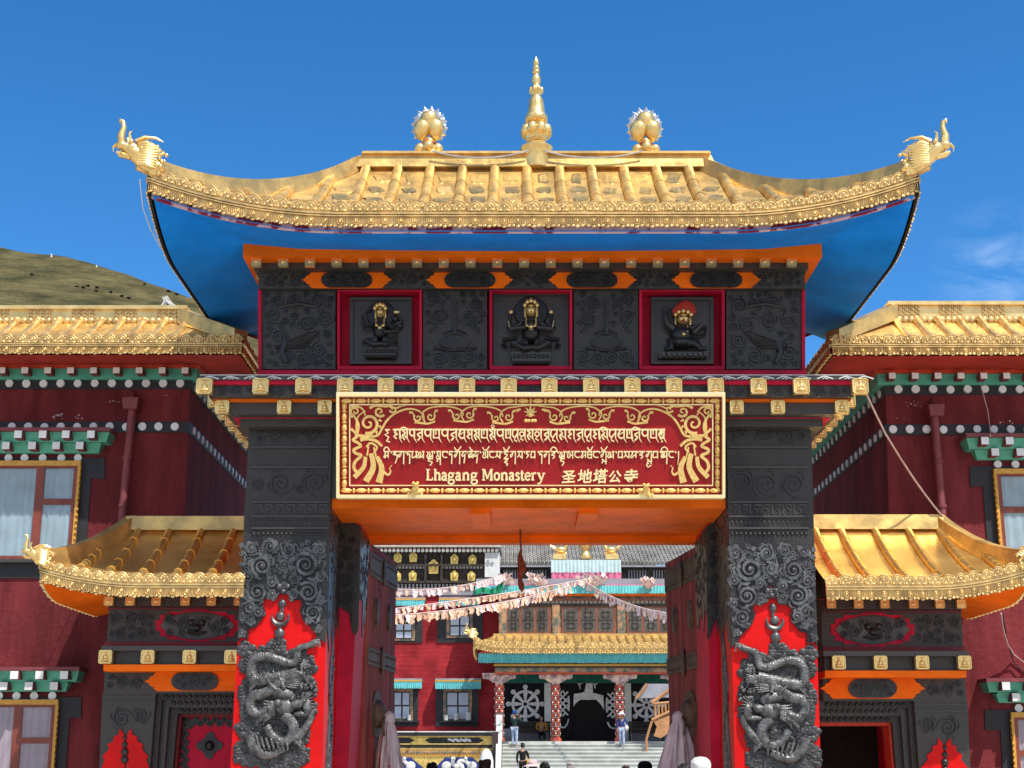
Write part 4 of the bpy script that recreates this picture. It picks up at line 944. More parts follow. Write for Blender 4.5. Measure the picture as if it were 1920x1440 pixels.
# ------------------------------------------------------------------ door leaves
for sd in (-1, 1):
    d0, d1 = 18.22, 20.12
    hz = Z(1016 if sd < 0 else 1021, d0)
    xh = X(692 if sd < 0 else 1311, 1030, d0); xe = X(744 if sd < 0 else 1245, 1054, d1)
    if sd > 0: d1 = 20.0
    A, B = Vector((xh, d0, 0)), Vector((xe, d1, 0)); t = (B - A).normalized(); n = Vector((t.y, -t.x, 0)); n = n if n.x * sd < 0 else -n     # n faces the opening
    L = (B - A).length; F = lambda a, z, o=0: A + t * a + n * o + Vector((0, 0, z))
    mb = MB()
    mb.hexa([F(0, 0.02), F(L, 0.02), F(L, hz), F(0, hz)], [F(0, 0.02, -.09), F(L, 0.02, -.09), F(L, hz, -.09), F(0, hz, -.09)])
    leaf = mb.build('door', M_['doorred'], gate, bevel=.012)
    mb = MB()
    for a in (L * .22, L * .45, L * .68, L * .86): mb.hexa([F(a - .006, .05, .003), F(a + .006, .05, .003), F(a + .006, hz - .05, .003), F(a - .006, hz - .05, .003)], [F(a - .006, .05, -.002), F(a + .006, .05, -.002), F(a + .006, hz - .05, -.002), F(a - .006, hz - .05, -.002)])
    mb.build('plank_gap', M_['darkred'], leaf)
    for z0, z1, nm in ((hz - .42, hz - .12, 'door_strap'), (hz - 1.55, hz - 1.33, 'door_strap')):
        mb = MB(); mb.hexa([F(.02, z0), F(L - .02, z0), F(L - .02, z1), F(.02, z1)], [F(.02, z0, .02), F(L - .02, z0, .02), F(L - .02, z1, .02), F(.02, z1, .02)])
        mb.ball(F(L * .5, (z0 + z1) / 2, .02), (.03, .16, .18), 8, 6)
        for i in range(14): mb.ball(F(.1 + i * (L - .2) / 13, z0 + .05, .02), .018, 5, 4); mb.ball(F(.1 + i * (L - .2) / 13, z1 - .05, .02), .018, 5, 4)
        mb.build(nm, M_['brass'], leaf, smooth=True)
    for a in (L * .28, L * .72):
        mb = MB(); o = F(a, hz - .85, .002)
        mb.hexa([o + t * .13 * math.cos(w) + Vector((0, 0, .2 * math.sin(w))) for w in [2 * math.pi * i / 12 for i in range(12)]], [o + n * .03 + t * .10 * math.cos(w) + Vector((0, 0, .17 * math.sin(w))) for w in [2 * math.pi * i / 12 for i in range(12)]])
        mb.build('door_plate', M_['brass'], leaf, smooth=True)
    zc = Z(1340, d0 + .95)
    ring = lambda r, o, a=L * .36: [F(a, zc, o) + t * r * math.cos(w) + Vector((0, 0, r * math.sin(w))) for w in [2 * math.pi * i / 24 for i in range(24)]]
    mb = MB(); rs = [ring(.30, 0), ring(.30, .02), ring(.18, .03), ring(.175, .07), ring(.13, .11), ring(.05, .135), ring(.025, .16)]
    for p, q in zip(rs, rs[1:]): mb.add(p + q, [(i, (i + 1) % 24, 24 + (i + 1) % 24, 24 + i) for i in range(24)])
    mb.add(rs[-1], [tuple(range(24))]); mb.add(rs[0], [tuple(range(23, -1, -1))])
    bo = mb.build('door_boss', M_['brass'], leaf, smooth=True)
    mb = MB(); mb.tube([F(L * .36 + .15 * math.cos(w), zc - .16 + .13 * math.sin(w), .13) for w in [2 * math.pi * i / 20 for i in range(21)]], .018, 7); mb.build('pull_ring', M_['brass'], bo, smooth=True)
    # silk scarves tied to the ring
    mb = MB(); rnd = random.Random(20 + sd)
    c = F(L * .36, zc - .12, .17); k = 40; H = zc - .12 - .12
    def sheet(a, b, ph=0.0, spread=1.0, ins=0.0):
        w = a * 2 * math.pi; fall = b
        rad = (.06 + (.34 + .1 * math.sin(3 * w + ph)) * fall ** .7) * spread - ins
        rad += (.055 * math.sin(7 * w + 5 * fall + ph) + .03 * math.sin(13 * w - 6 * fall + 2 * ph) + .018 * math.sin(29 * w + 9 * fall)) * min(1, fall * 2 + .15)
        return c + t * (rad * .9 * math.cos(w) + .05 * fall) + n * (rad * (.72 if sd < 0 else .95) * math.sin(w) + (.06 if sd < 0 else .16) * fall) + Vector((0, 0, -H * fall * (1 - .08 * math.sin(2 * w + ph) ** 2) + .05 * (1 - fall)))
    mb.grid(lambda a, b: sheet(a, b, 0.4 + sd), 90, 22)
    mb.grid(lambda a, b: sheet(a, b * .82, 2.0, .8), 60, 14)
    mb.ball(c + Vector((0, 0, .06)), (.09, .08, .1), 8, 6); mb.tube([c + Vector((0, 0, .05)), F(L * .36, zc - .1, .13)], [.07, .04], 7)
    sc = mb.build('silk_scarves', M_['scarf'], None, smooth='all', recalc=False)
    tag(sc, 'bunch of dirty white silk scarves with orange ribbons tied to left door ring' if sd < 0 else 'bunch of pale mauve silk scarves tied to ring of right door', 'scarves', 'silk scarves on the doors')
    if sd < 0:
        mb = MB()
        for a, b0_, b1_ in ((.60, .05, .95), (.52, .45, .9), (.67, .5, .8), (.45, .3, .75)):
            ax_ = lambda b: c + Vector((0, 0, -H * b)) + n * .06 * b
            pts = [(lambda w_: w_ + (w_ - ax_(b)).normalized() * .03)(sheet(a + .01 * math.sin(7 * b), b, 0.4 + sd)) for b in [b0_ + (b1_ - b0_) * i / 10 for i in range(11)]]
            for p, q in zip(pts, pts[1:]): mb.hexa([p, p + t * .05 + n * .02, q + t * .05 + n * .02, q], [x - t * .012 for x in (p, p + t * .05 + n * .02, q + t * .05 + n * .02, q)])
        mb.build('ribbon', M_['redorange'], sc)
# cloth ornament hanging under the lintel
mb = MB(); d = 17.6
prof = [(976, 1016, 3), (977, 1030, 4), (975, 1042, 8), (978, 1056, 15), (979, 1066, 17), (976, 1078, 11), (975, 1086, 8), (977, 1096, 12), (978, 1104, 10), (979, 1111, 1)]
def orn(a, b):
    i = b * (len(prof) - 1); j = min(int(i), len(prof) - 2); f = i - j
    cx, cy, w = [prof[j][q] + (prof[j + 1][q] - prof[j][q]) * f for q in range(3)]
    an = 2 * math.pi * a + b * 3
    return P(cx, cy, d) + Vector((math.cos(an) * w * .5 * d / FPX, math.sin(an) * w * .32 * d / FPX, 0))
mb.grid(orn, 10, 27)
mb.tube([P(976, 1018, d), P(975, 985, d) + Vector((0, 0, .12))], .012, 5)
tag(mb.build('hanging_cloth', M_['browncloth'], None), 'twisted red brown cloth hanging under the orange soffit', 'cloth')
# ================================================================== WINGS
def disc(mb, c, r, axis='y', m=0, th=.03):
    mb.lathe(c, [(r * .96, -th if axis == 'y' else th), (r, -th * .7 if axis == 'y' else th * .7), (r, 0)], 20, m, axis=axis)
def lerp_px(a, b, n): return [a + (b - a) * i / n for i in range(n + 1)]
WD = 18.4
def wing(sd, label, S):
    """S: measured photo positions for this wing (sd -1 left, +1 right)"""
    far = -560 if sd < 0 else 2480
    corner = S['corner']
    root = thing('monastery_wing', label, 'building', (X(corner[0], 1440, WD) + sd * 3, WD + 3, 0))
    q = [(far, S['dots1'] - 40), (corner[0], S['dots1'] - 40), (corner[1], 1440), (far, 1440)]
    if sd > 0: q = [(corner[0], S['dots1'] - 40), (far, S['dots1'] - 40), (far, 1440), (corner[1], 1440)]
    mb = MB(); mb.prism(down(q, WD), (0, 6.5, 0))
    wall = mb.build('wall', M_['maroon'], root)
    cx_ = X(corner[0] + (corner[1] - corner[0]) * .2, S['dots1'], WD)
    # two black bands with white discs, wrapping the corner
    rads = .055
    for key, step in (('dots1', S['s1']), ('dots2', S['s2'])):
        y = S[key]; z = Z(y, WD); hb = Z(y - 10, WD) - z
        xc = X(corner[0] + (corner[1] - corner[0]) * (y - 700) / 740, y, WD)
        mb = MB()
        a, b = sorted((xc + sd * 0.0 - sd * .016, X(far, y, WD)))
        mb.box(a, b, WD - .016, WD + .3, z - hb, z + hb)
        mb.box(*sorted((xc - sd * .016, xc + sd * .3)), WD + .31, WD + 6.4, z - hb, z + hb)
        st = X(500 + step, y, WD) - X(500, y, WD)
        bd_ = mb.build('frieze_band', M_['black'], wall)
        mb = MB(); i = 0; dj = random.Random(5)
        x = X(S[key + 'x'], y, WD)
        while abs(x - X(far, y, WD)) > .3:
            disc(mb, (x, WD - .016, z + dj.uniform(-.004, .004)), hb * .74 * dj.uniform(.94, 1.04)); x += sd * st
        mb.build('white_discs', M_['white'], bd_, smooth=True); mb = MB()
        for i in range(22): disc(mb, (xc - sd * .016, WD + .22 + i * st * 1.25, z), hb * .74, axis='x', th=-.02 * sd)
        mb.build('white_discs', M_['white'], bd_, smooth=True)
    # cornice: orange strip, teal board, square rafter ends
    y0, y1 = S['teal']; d = 18.33
    xe = X(S['tealx'], y0, d)
    mb = MB(); mb.box(*sorted((xe, X(far, y0, d))), d, WD + 6, Z(y1, d), Z(y0, d))
    tb = mb.build('cornice', M_['teal'], root)
    mb = MB(); mb.box(*sorted((xe - sd * .05, X(far, y0, d))), d - .05, WD + 6, Z(y0, d), Z(y0 - 6, d)); mb.build('cornice_strip', M_['redorange'], tb)
    c = P(S['raft'][0], (y0 + y1) / 2 - 1, d); s_ = .045
    mb = MB(); mb.box(c.x - s_, c.x + s_, d - .16, d + .02, c.z - s_, c.z + s_ * .8, 1); mb.box(c.x - s_ * .98, c.x + s_ * .98, d - .172, d - .161, c.z - s_ * .98, c.z + s_ * .78, 0)
    r0 = mb.build('rafter_end', [M_['white'], M_['maroonpipe']], tb)
    for i in range(1, 14): dup(r0, (sd * i * (X(500 + S['raft'][1], y0, d) - X(500, y0, d)), 0, 0), tb)
    for i in range(1, 10): dup(r0, (-sd * .0, .4 * i, 0), tb)
    # skirt roof
    ed = 17.5; ex = X(S['eavex'], S['trim'][0], ed); ez = Z(S['trim'][0] + 6, ed)
    idp = 18.2; ix = X(S['ridgex'], S['ridge'][1], idp); iz = Z(S['ridge'][1] + 3, idp)
    fx = X(far, 600, WD); eb, ib = WD + 6.9, WD + 6.2
    E = [Vector((fx, ed, ez)), Vector((ex, ed, ez)), Vector((ex, eb, ez))]; I = [Vector((fx, idp, iz)), Vector((ix, idp, iz)), Vector((ix, ib, iz))]
    mb = MB(); mb.add(E + I, [(0, 1, 4, 3), (1, 2, 5, 4)])
    rfw = mb.build('roof', M_['goldroof'], root, recalc=False)
    mb = MB(); sp_ = .285; x = X(S['ribx'], 600, idp)
    i = 0
    while abs(x - fx) > .3:
        p, q2 = Vector((x, ed + .03, ez + .03)), Vector((x, idp, iz + .03))
        mb.tube([p.lerp(q2, t / 5) + Vector((0, 0, -.03 * math.sin(math.pi * t / 5))) for t in range(6)], .058, 8); mb.ball(q2, .064, 8, 6)
        x += sd * sp_
    mb.build('roof_ribs', M_['goldtrim'], rfw, smooth=True); mb = MB()
    for i in range(20): mb.tube([Vector((ex, ed + .5 + i * .3, ez + .03)), Vector((ix, idp + i * .3, iz + .03))], .05, 8)
    mb.build('roof_ribs', M_['goldtrim'], rfw, smooth=True)
    # parapet with cast ornament
    zt = Z(S['ridge'][0], idp)
    mb = MB(); mb.box(*sorted((ix, fx)), idp, idp + .3, iz, zt - .03); mb.box(*sorted((ix, ix + sd * .3)), idp + .301, ib, iz, zt - .03)
    pr_ = mb.build('parapet', M_['gold'], rfw)
    mb = MB(); mb.box(*sorted((ix - sd * .04, fx)), idp - .05, idp + .35, zt - .03, zt + .02); mb.build('coping', M_['gold'], pr_)
    mb = MB(); rnd = random.Random(2); x = ix + sd * .1; k = 0
    MPp = lambda u, v, o: Vector((u, idp - o, v))
    hz = zt - iz
    while abs(x - fx) > 3.0:
        if k % 7 < 4:
            for r_ in range(3): mb.tube([Vector((x + .035 * math.cos(t * .8) * (1 - t * .08), idp - .012, iz + hz * (.35 + .22 * r_) + .032 * math.sin(t * .8) * (1 - t * .08))) for t in range(10)], .009, 5)
        mb.ball((x, idp - .01, iz + .03), (.045, .03, .05), 7, 5)
        x += sd * .082; k += 1
    mb.build('parapet_relief', M_['goldtrim'], pr_, smooth=True)
    mb = MB()
    eave_trim(mb, [Vector((ex - sd * 0, ed, ez + .06)), Vector((fx, ed, ez + .06))], (0, -1, 0), Z(S['trim'][0], ed) - Z(S['trim'][1], ed), .165, th=.02)
    mb.build('eave_trim', M_['goldtrim'], rfw, smooth=True)
    mb = MB(); eave_trim(mb, [Vector((ex, ed, ez + .06)), Vector((ex, eb, ez + .06))], (-sd, 0, 0), Z(S['trim'][0], ed) - Z(S['trim'][1], ed), .165, th=.02)
    mb.build('eave_trim', M_['goldtrim'], rfw, smooth=True)
    # hip cap at the corner
    a, b = Vector((ix, idp, zt - .02)), Vector((ex + sd * .04, ed + .04, ez + .10)); w = Vector((sd * .7, .7, 0)).cross(Vector((0, 0, 1))).normalized() * .10
    mb = MB(); mb.hexa([a - w - Vector((0, 0, .22)), a + w - Vector((0, 0, .22)), a + w, a - w], [b - w - Vector((0, 0, .12)), b + w - Vector((0, 0, .12)), b + w + Vector((0, 0, .06)), b - w + Vector((0, 0, .06))])
    mb.build('hip_ridge', M_['goldroof'], rfw)
    # soffit
    zs_ = ez - (Z(S['trim'][0], ed) - Z(S['trim'][1], ed)) * .72
    O = [Vector((fx, ed + .03, zs_)), Vector((ex + sd * .03, ed + .03, zs_)), Vector((ex + sd * .03, eb, zs_))]
    zi = Z(y0 - 6, d); J = [Vector((fx, d, zi)), Vector((xe, d, zi)), Vector((xe, eb - .3, zi))]
    mb = MB(); mb.add(O + J, [(0, 1, 4, 3), (1, 2, 5, 4)]); mb.build('soffit', M_['redsoffit'], root, recalc=False)
    mb = MB(); mb.box(*sorted((ix, fx)), idp + .3, ib, iz - .1, iz); mb.build('flat_roof', M_['stone'], rfw)
    # rain pipe with hopper
    (hx_, hy0, hy1), (bx, by) = S['pipe']
    mb = MB(); t_, b_ = P(hx_, hy1, WD - .12), P(bx, by, WD - .12)
    r_ = .056
    v = b_ - t_; g = t_ + v * (t_.z / (t_.z - b_.z)); g.x = b_.x + (b_.x - t_.x) * .5
    mb.tube([t_, b_, Vector((g.x, WD - .12, 0.02))], r_, 10)
    for f in (.45, .9): mb.tube([t_.lerp(b_, f), t_.lerp(b_, f + .03)], r_ * 1.25, 10)
    pp = mb.build('rain_pipe', M_['maroonpipe'], root, smooth=True)
    mb = MB(); a0, a1 = P(hx_, hy0, WD - .13), P(hx_, hy1, WD - .13)
    mb.hexa([(a0.x - .09, WD - .22, a1.z), (a0.x + .09, WD - .22, a1.z), (a0.x + .11, WD - .24, a0.z), (a0.x - .11, WD - .24, a0.z)], [(a0.x - .09, WD - .02, a1.z), (a0.x + .09, WD - .02, a1.z), (a0.x + .11, WD - .02, a0.z), (a0.x - .11, WD - .02, a0.z)])
    mb.tube([P(hx_, hy0, WD - .1) + Vector((0, 0, -.02)), P(hx_, hy0, WD - .1) + Vector((sd * .02, .1, .1))], .05, 8)
    mb.build('pipe_hopper', M_['maroonpipe'], pp, bevel=.008)
    # pale scuffs where plaster has flaked
    mb = MB(); rnd = random.Random(4 + sd)
    for (px, py, n_) in S['flakes']:
        for i in range(n_):
            u, v_ = px + rnd.uniform(-14, 14), py + rnd.uniform(-6, 6); rr = rnd.uniform(.6, 2.0)
            mb.pslab([(u + rr * rnd.uniform(.5, 1.5) * math.cos(t), v_ + rr * rnd.uniform(.3, 1.0) * math.sin(t)) for t in [0, 1.1, 2.0, 3.3, 4.4, 5.4]], WD - .003, .01)
    mb.build('flaked_plaster', M_['flake'], wall)
    for W in S['windows']: window(root, sd, W)
    return root

def window(root, sd, W):
    """hooded Tibetan window; W['e'] inner edge of the gilt border (top x, y, bottom x, y) in photo px"""
    (tx, ty, bx, by) = W['e']; wpx = W.get('w', 236)
    o = lambda x, y: (x, y)
    ox = lambda x, k=1: x + sd * k * wpx       # outer edge
    # black surround
    ear, strip = W['ear'], W['strip']
    pts = [(ear, ty - 14), (ear, ty + 24), (strip, ty + 24), (strip + sd * -0 + (bx - tx) * 1.0, by + 36)]
    out = [(2 * (tx + sd * wpx / 2) - x, y) for x, y in pts[::-1]]
    mb = MB(); mb.pslab(pts + out, WD - .02, .03); sur = mb.build('window_surround', M_['black'], root)
    # hood
    for k, (xin, y0, y1, dd) in enumerate(W['tiers']):
        mb = MB(); a, b = X(xin, y0, dd), X(ox(2 * tx - xin), y0, dd)
        a1, b1 = X(xin + sd * 6, y1, dd + .06), X(ox(2 * tx - xin) - sd * 6, y1, dd + .06)
        z0, z1 = Z(y0, dd), Z(y1, dd)
        mb.hexa([(a1, dd + .08, z1), (b1, dd + .08, z1), (b, dd, z0), (a, dd, z0)], [(a1, WD, z1), (b1, WD, z1), (b, WD, z0), (a, WD, z0)])
        hd = mb.build('hood_board', M_['teal'], sur)
        c0 = None
        for j, px in enumerate(W['sq'][k]):
            c = P(px, (y0 + y1) / 2 - 1, dd - .02); s_ = .05
            if c0 is None:
                mb = MB(); mb.box(c.x - s_, c.x + s_, dd - .10, dd + .06, c.z - s_, c.z + s_, 1); mb.box(c.x - s_ * .97, c.x + s_ * .97, dd - .112, dd - .101, c.z - s_ * .97, c.z + s_ * .97, 0)
                b0 = mb.build('rafter_end', [M_['white'], M_['maroonpipe']], hd); c0 = c
            else: dup(b0, c - c0, hd)
        if k == 0:
            mb = MB(); mb.box(*sorted((a - sd * .02, b)), dd - .06, WD, z0, Z(y0 - 7, dd)); mb.build('hood_slab', M_['maroonpipe'], sur)
        else: mb = MB(); mb.box(*sorted((a + sd * .01, b)), dd - .02, WD, z0, Z(y0 - 3.5, dd)); mb.build('hood_slab', M_['teal'], sur)
    mb = MB()
    for px in W['discs'][1]: disc(mb, P(px, W['discs'][0], WD - .02), .052)
    mb.build('white_discs', M_['white'], sur, smooth=True)
    # gilt border, frame, panes, curtain: real depth behind the wall face
    f0 = WD - .085
    def quad(x0a, x1a, x0b, x1b, y0, y1): return [(x0a, y0), (x1a, y0), (x1b, y1), (x0b, y1)]
    mb = MB(); tk = 5
    mb.pslab(quad(tx, tx + sd * tk, bx, bx + sd * tk, ty, by), f0, .06); mb.pslab([(tx, ty - tk * 1.9), (ox(tx), ty - tk * 1.9), (ox(tx), ty), (tx, ty)], f0, .06)
    n_ = 16
    for i in range(n_):
        y = ty + (by - ty) * (i + .5) / n_; x = tx + (bx - tx) * (i + .5) / n_
        mb.ball(P(x, y, f0), (.018, .02, .022), 6, 4)
    mb.pslab(quad(ox(tx), ox(tx) - sd * tk, ox(bx), ox(bx) - sd * tk, ty, by), f0, .05)
    wf = mb.build('window', M_['yellow'], sur)
    f1 = WD - .065; m = MB(); it, ib = tx + sd * tk, bx + sd * tk
    L_ = lambda k, y: it + (ib - it) * (y - ty) / (by - ty) + sd * (wpx - 2 * tk) * k
    def bar(k0, k1, y0, y1): m.pslab([(L_(k0, y0), y0), (L_(k1, y0), y0), (L_(k1, y1), y1), (L_(k0, y1), y1)], f1, .03)
    bar(0, .03, ty, by); bar(.97, 1, ty, by); bar(.03, .97, ty, ty + 5); bar(.03, .97, by - 6, by)
    for k in (.27, .73): bar(k, k + .07, ty + 5, by - 6)
    for k0, k1 in ((.03, .27), (.80, .97)): bar(k0, k1, W['bar'] - 5, W['bar'] + 6)
    m.build('window_frame', M_['wood'], wf)
    g = MB(); g.pslab([(L_(.01, ty), ty), (L_(.99, ty), ty), (L_(.99, by), by), (L_(.01, by), by)], f1 + .014, .004); g.build('pane', M_['glass'], wf)
    c = MB(); xa, xb = X(L_(.02, ty), ty, f1 + .024), X(L_(.98, ty), ty, f1 + .024); za, zb_ = Z(ty, f1), Z(by, f1)
    c.grid(lambda u, v: Vector((xa + (xb - xa) * u, f1 + .022 + .004 * math.sin(u * 95 + math.sin(u * 31)), za + (zb_ - za) * v)), 120, 2)
    c.build('curtain', M_[W['cur']], wf, smooth='all', recalc=False)
    if W.get('sill', True):
        mb = MB(); mb.pslab([(bx - sd * 8, by), (ox(bx) + sd * 8, by), (ox(bx) + sd * 8, by + 6), (bx - sd * 8, by + 6)], WD - .10, .09); mb.build('window_sill', M_['bronze_plain'], wf)

M_['stone'] = mat('grey_stone', (0.36, 0.35, 0.33), 0.8, 0, 0.12, 3, 0.3, 20)
M_['flake'] = mat('bare_plaster', (0.62, 0.52, 0.50), 0.9)
W1 = dict(e=(151, 873, 137, 1048), ear=196, strip=171, tiers=[(205, 810, 826, 18.10), (190, 831, 847, 18.24)], sq=[[174, 127, 84, 38, -8, -54], [153, 109, 64, 15, -32]],
          discs=(859, [147, 116, 81, 47, 17, -15, -47]), bar=940, cur='curtain_blue')
W2 = dict(e=(109, 1321, 96, 1500), ear=152, strip=130, tiers=[(148, 1258, 1277, 18.10), (128, 1280, 1296, 18.24)], sq=[[124, 78, 31, -16, -62], [105, 58, 11, -36]],
          discs=(1305, [99, 65, 32, -1, -34]), bar=1388, cur='curtain_pink')
wing(-1, 'maroon monastery building with gold eaves left of the gate', dict(corner=(358, 328), dots1=720, dots2=801, dots1x=339, dots2x=329, s1=32, s2=30.5, teal=(691, 711), tealx=370, raft=(352, 42.5), eavex=456, trim=(633, 668),
     ridgex=345, ridge=(577, 603), ribx=350, pipe=((248, 748, 769), (230, 965)), flakes=[(110, 780, 14), (215, 752, 5), (302, 736, 3), (155, 782, 6)], windows=[W1, W2]))
W3 = dict(e=(1864, 888, 1879, 1064), ear=1819, strip=1843, tiers=[(1812, 821, 839, 18.10), (1827, 843, 859, 18.24)], sq=[[1843, 1889, 1935, 1981], [1862, 1909, 1956, 2003]],
          discs=(871, [1870, 1903, 1937, 1970]), bar=955, cur='curtain_blue')
W4 = dict(e=(1896, 1345, 1908, 1520), ear=1847, strip=1876, tiers=[(1850, 1279, 1297, 18.10), (1868, 1301, 1317, 18.24)], sq=[[1882, 1928, 1975], [1901, 1948, 1995]],
          discs=(1328, [1909, 1942, 1976]), bar=1412, cur='curtain_pink')
wing(1, 'maroon monastery building with gold eaves right of the gate', dict(corner=(1659, 1680), dots1=731, dots2=806, dots1x=1683, dots2x=1673, s1=32.5, s2=31.5, teal=(701, 721), tealx=1645, raft=(1667, 42.5), eavex=1557, trim=(634, 670),
     ridgex=1672, ridge=(569, 601), ribx=1678, pipe=((1752, 761, 782), (1766, 965)), flakes=[(1712, 757, 9), (1885, 788, 4), (1690, 790, 2)], windows=[W3, W4]))

# ================================================================== SIDE GATES
def side_gate(sd, label):
    if sd < 0: px = lambda x: x; py = lambda y: y
    else: px = lambda x: 2006 - x; py = lambda y: 966 + (y - 969) * 344 / 327
    root = thing('side_gate', label, 'gate', (X(px(320), 1400, 17), 17.4, 0))
    q = lambda pts: [(px(x), py(y)) for x, y in pts]
    def dn(pts, d):
        a = [(px(x), py(y)) for x, y in pts]
        if sd > 0: a = [a[1], a[0], a[3], a[2]]
        return down(a, d)
    d = 16.8
    mb = MB(); mb.prism([P(*p, d) for p in q([(204, 1136), (466, 1136), (462, 1300), (194, 1300)])], (0, 1.56, 0))
    hd = mb.build('header', M_['bronze'], root)
    mb = MB(); mb.prism(dn([(192, 1300), (292, 1300), (281, 1440), (186, 1440)], d), (0, 1.56, 0))
    pl = mb.build('pillar', M_['bronze'], root)
    mb = MB(); MD = plane_map(d); Mq = lambda x, y, o: MD(px(x), py(y), o)
    scrollfield(mb, Mq, 196, 286, 1318, 1375, 9, 9, 20, .010, 3)
    for y in (1305, 1316): mb.pslab(q([(193, y), (291, y), (291, y + 3), (193, y + 3)]), d - .015, .015)
    mb.build('pillar_relief', M_['bronze_plain'], pl, smooth=True)
    # twin red flame motif
    fl = [(188, 1470), (190, 1440), (196, 1425), (192, 1418), (204, 1405), (202, 1396), (212, 1390), (214, 1380), (222, 1378), (224, 1366), (231, 1375), (234, 1392), (233, 1440), (233, 1470)]
    mb = MB(); mb.pslab(q(fl), d - .02, .02); mb.pslab(q([(470 - x, y) for x, y in fl]), d - .02, .02)
    mb.build('flame_motif', M_['red'], pl)
    mb = MB()
    for y, r in ((1384, .03), (1396, .04), (1410, .05), (1424, .05)): mb.ball(Mq(235, y, .01), r, 7, 5)
    mb.build('jewel_column', M_['bronze_plain'], pl, smooth=True)
    # carved panel with crimson-edged medallion
    mb = MB(); mb.pslab(q([(202, 1139), (464, 1139), (464, 1142), (202, 1142)]), d - .03, .03); mb.pslab(q([(197, 1203), (463, 1203), (463, 1211), (197, 1211)]), d - .03, .03)
    mb.build('header_strip', M_['darkred'], hd)
    st = [(292, 1173), (292, 1163), (300, 1163), (300, 1153), (314, 1153), (314, 1147), (340, 1147), (352, 1143), (385, 1143), (398, 1147), (424, 1147), (424, 1153), (440, 1153), (440, 1163), (448, 1163), (448, 1173)]
    mb = MB(); mb.pslab(q(st + [(x, 2 * 1173 - y) for x, y in st[::-1]]), d - .012, .012)
    md = mb.build('medallion_ground', M_['crimson'], hd)
    mb = MB(); oct_ = [(300, 1173), (316, 1157), (345, 1149), (370, 1146), (395, 1149), (424, 1157), (440, 1173)]
    mb.pslab(q(oct_ + [(x, 2 * 1173 - y) for x, y in oct_[::-1]]), d - .03, .03)
    MQ2 = lambda x, y, o: MD(px(x), py(y), o + .03)
    scrollfield(mb, MQ2, 306, 434, 1152, 1194, 16, 6, 13, .012, 4)
    for x, y in ((360, 1168), (380, 1168)): mb.ball(MQ2(x, y, 0), .045, 7, 5)
    mb.ball(MQ2(370, 1178, 0), (.06, .05, .05), 8, 6); mb.tube([MQ2(352, 1186, 0), MQ2(370, 1190, .03), MQ2(388, 1186, 0)], .018, 6)
    mb.build('medallion', M_['bronze_plain'], md, smooth=True)
    mb = MB(); scrollfield(mb, Mq, 203, 290, 1144, 1202, 22, 6, 11, .010, 6); mb.build('header_relief', M_['bronze_plain'], hd, smooth=True)
    # ledge with gold tiles
    dl = 16.55
    def slab(name, x0, x1, y0, y1, dd, m, pa): 
        mb = MB(); mb.prism([P(*p, dd) for p in q([(x0, y0), (x1, y0), (x1, y1), (x0, y1)])], (0, 18.36 - dd, 0)); return mb.build(name, m, pa)
    lg = slab('ledge', 190, 462, 1211, 1220, dl - .06, M_['bronze_plain'], root)
    slab('ledge_tier', 197, 460, 1220, 1246, dl + .06, M_['bronze'], lg); slab('ledge_strip', 194, 459, 1246, 1258, dl - .01, M_['orange'], lg)
    tw = X(25, 1232, dl) - X(0, 1232, dl)
    b0, c0 = buddha_tile(px(200), py(1232), dl - .01, tw, tw, lg)
    for x in (279, 357, 435): dup(b0, (P(px(x), py(1232), dl - .01).x - c0.x, 0, 0), lg)
    for i in range(1, 4): dup(b0, (0, .5 * i, 0), lg)
    # tile row under the eave
    ub = slab('tile_band', 203, 464, 1118, 1137, d - .06, M_['bronze'], root)
    tw = X(17, 1129, d) - X(0, 1129, d)
    b0, c0 = buddha_tile(px(246), py(1128), d - .09, tw, tw * .95, ub, bare=True)
    for x in (206, 295, 349, 398, 449): dup(b0, (P(px(x), py(1128), d - .09).x - c0.x, 0, 0), ub)
    # orange hexagon band
    xs_ = [px(v) for v in (271, 463, 321, 409)]
    if sd > 0: xs_ = [xs_[1], xs_[0], xs_[3], xs_[2]]
    if sd > 0: xs_ = [1538, 1735, 1591, 1682]
    hexband(*xs_, py(1259), py(1296), d - .02, hd, M_['orange'], M_['bronze_plain'])
    mb = MB(); scrollfield(mb, Mq, 198, 268, 1262, 1294, 10, 6, 12, .010, 16); mb.build('header_relief', M_['bronze_plain'], hd, smooth=True)
    # stepped door frame
    frn = None
    for k, (x0, y0, dd, m) in enumerate([(292, 1300, 16.9, 'bronze'), (304, 1312, 16.99, 'bronze_plain'), (318, 1326, 17.08, 'bronze'), (334, 1338, 17.17, 'redorange' if sd > 0 else 'darkred')]):
        w_ = (12, 14, 16, 7)[k]
        mb = MB()
        P4 = dn([(x0, y0), (x0 + w_, y0), (x0 + w_ - 10, 1440), (x0 - 10, 1440)], dd); mb.prism(P4, (0, .3, 0))
        mb.prism([P(*p, dd) for p in q([(x0 + w_, y0), (470, y0), (470, y0 + (12, 14, 12, 6)[k]), (x0 + w_, y0 + (12, 14, 12, 6)[k])])], (0, .3, 0))
        if k < 3:
            for i in range(14): mb.ball(P(px(x0 + w_ + 8 + i * 11), py(y0 + 7), dd - .005), (.03, .018, .03), 6, 4)
        o = mb.build('door_frame' if k == 0 else 'inner_frame', M_[m], root if k == 0 else frn)
        if k == 0: frn = o
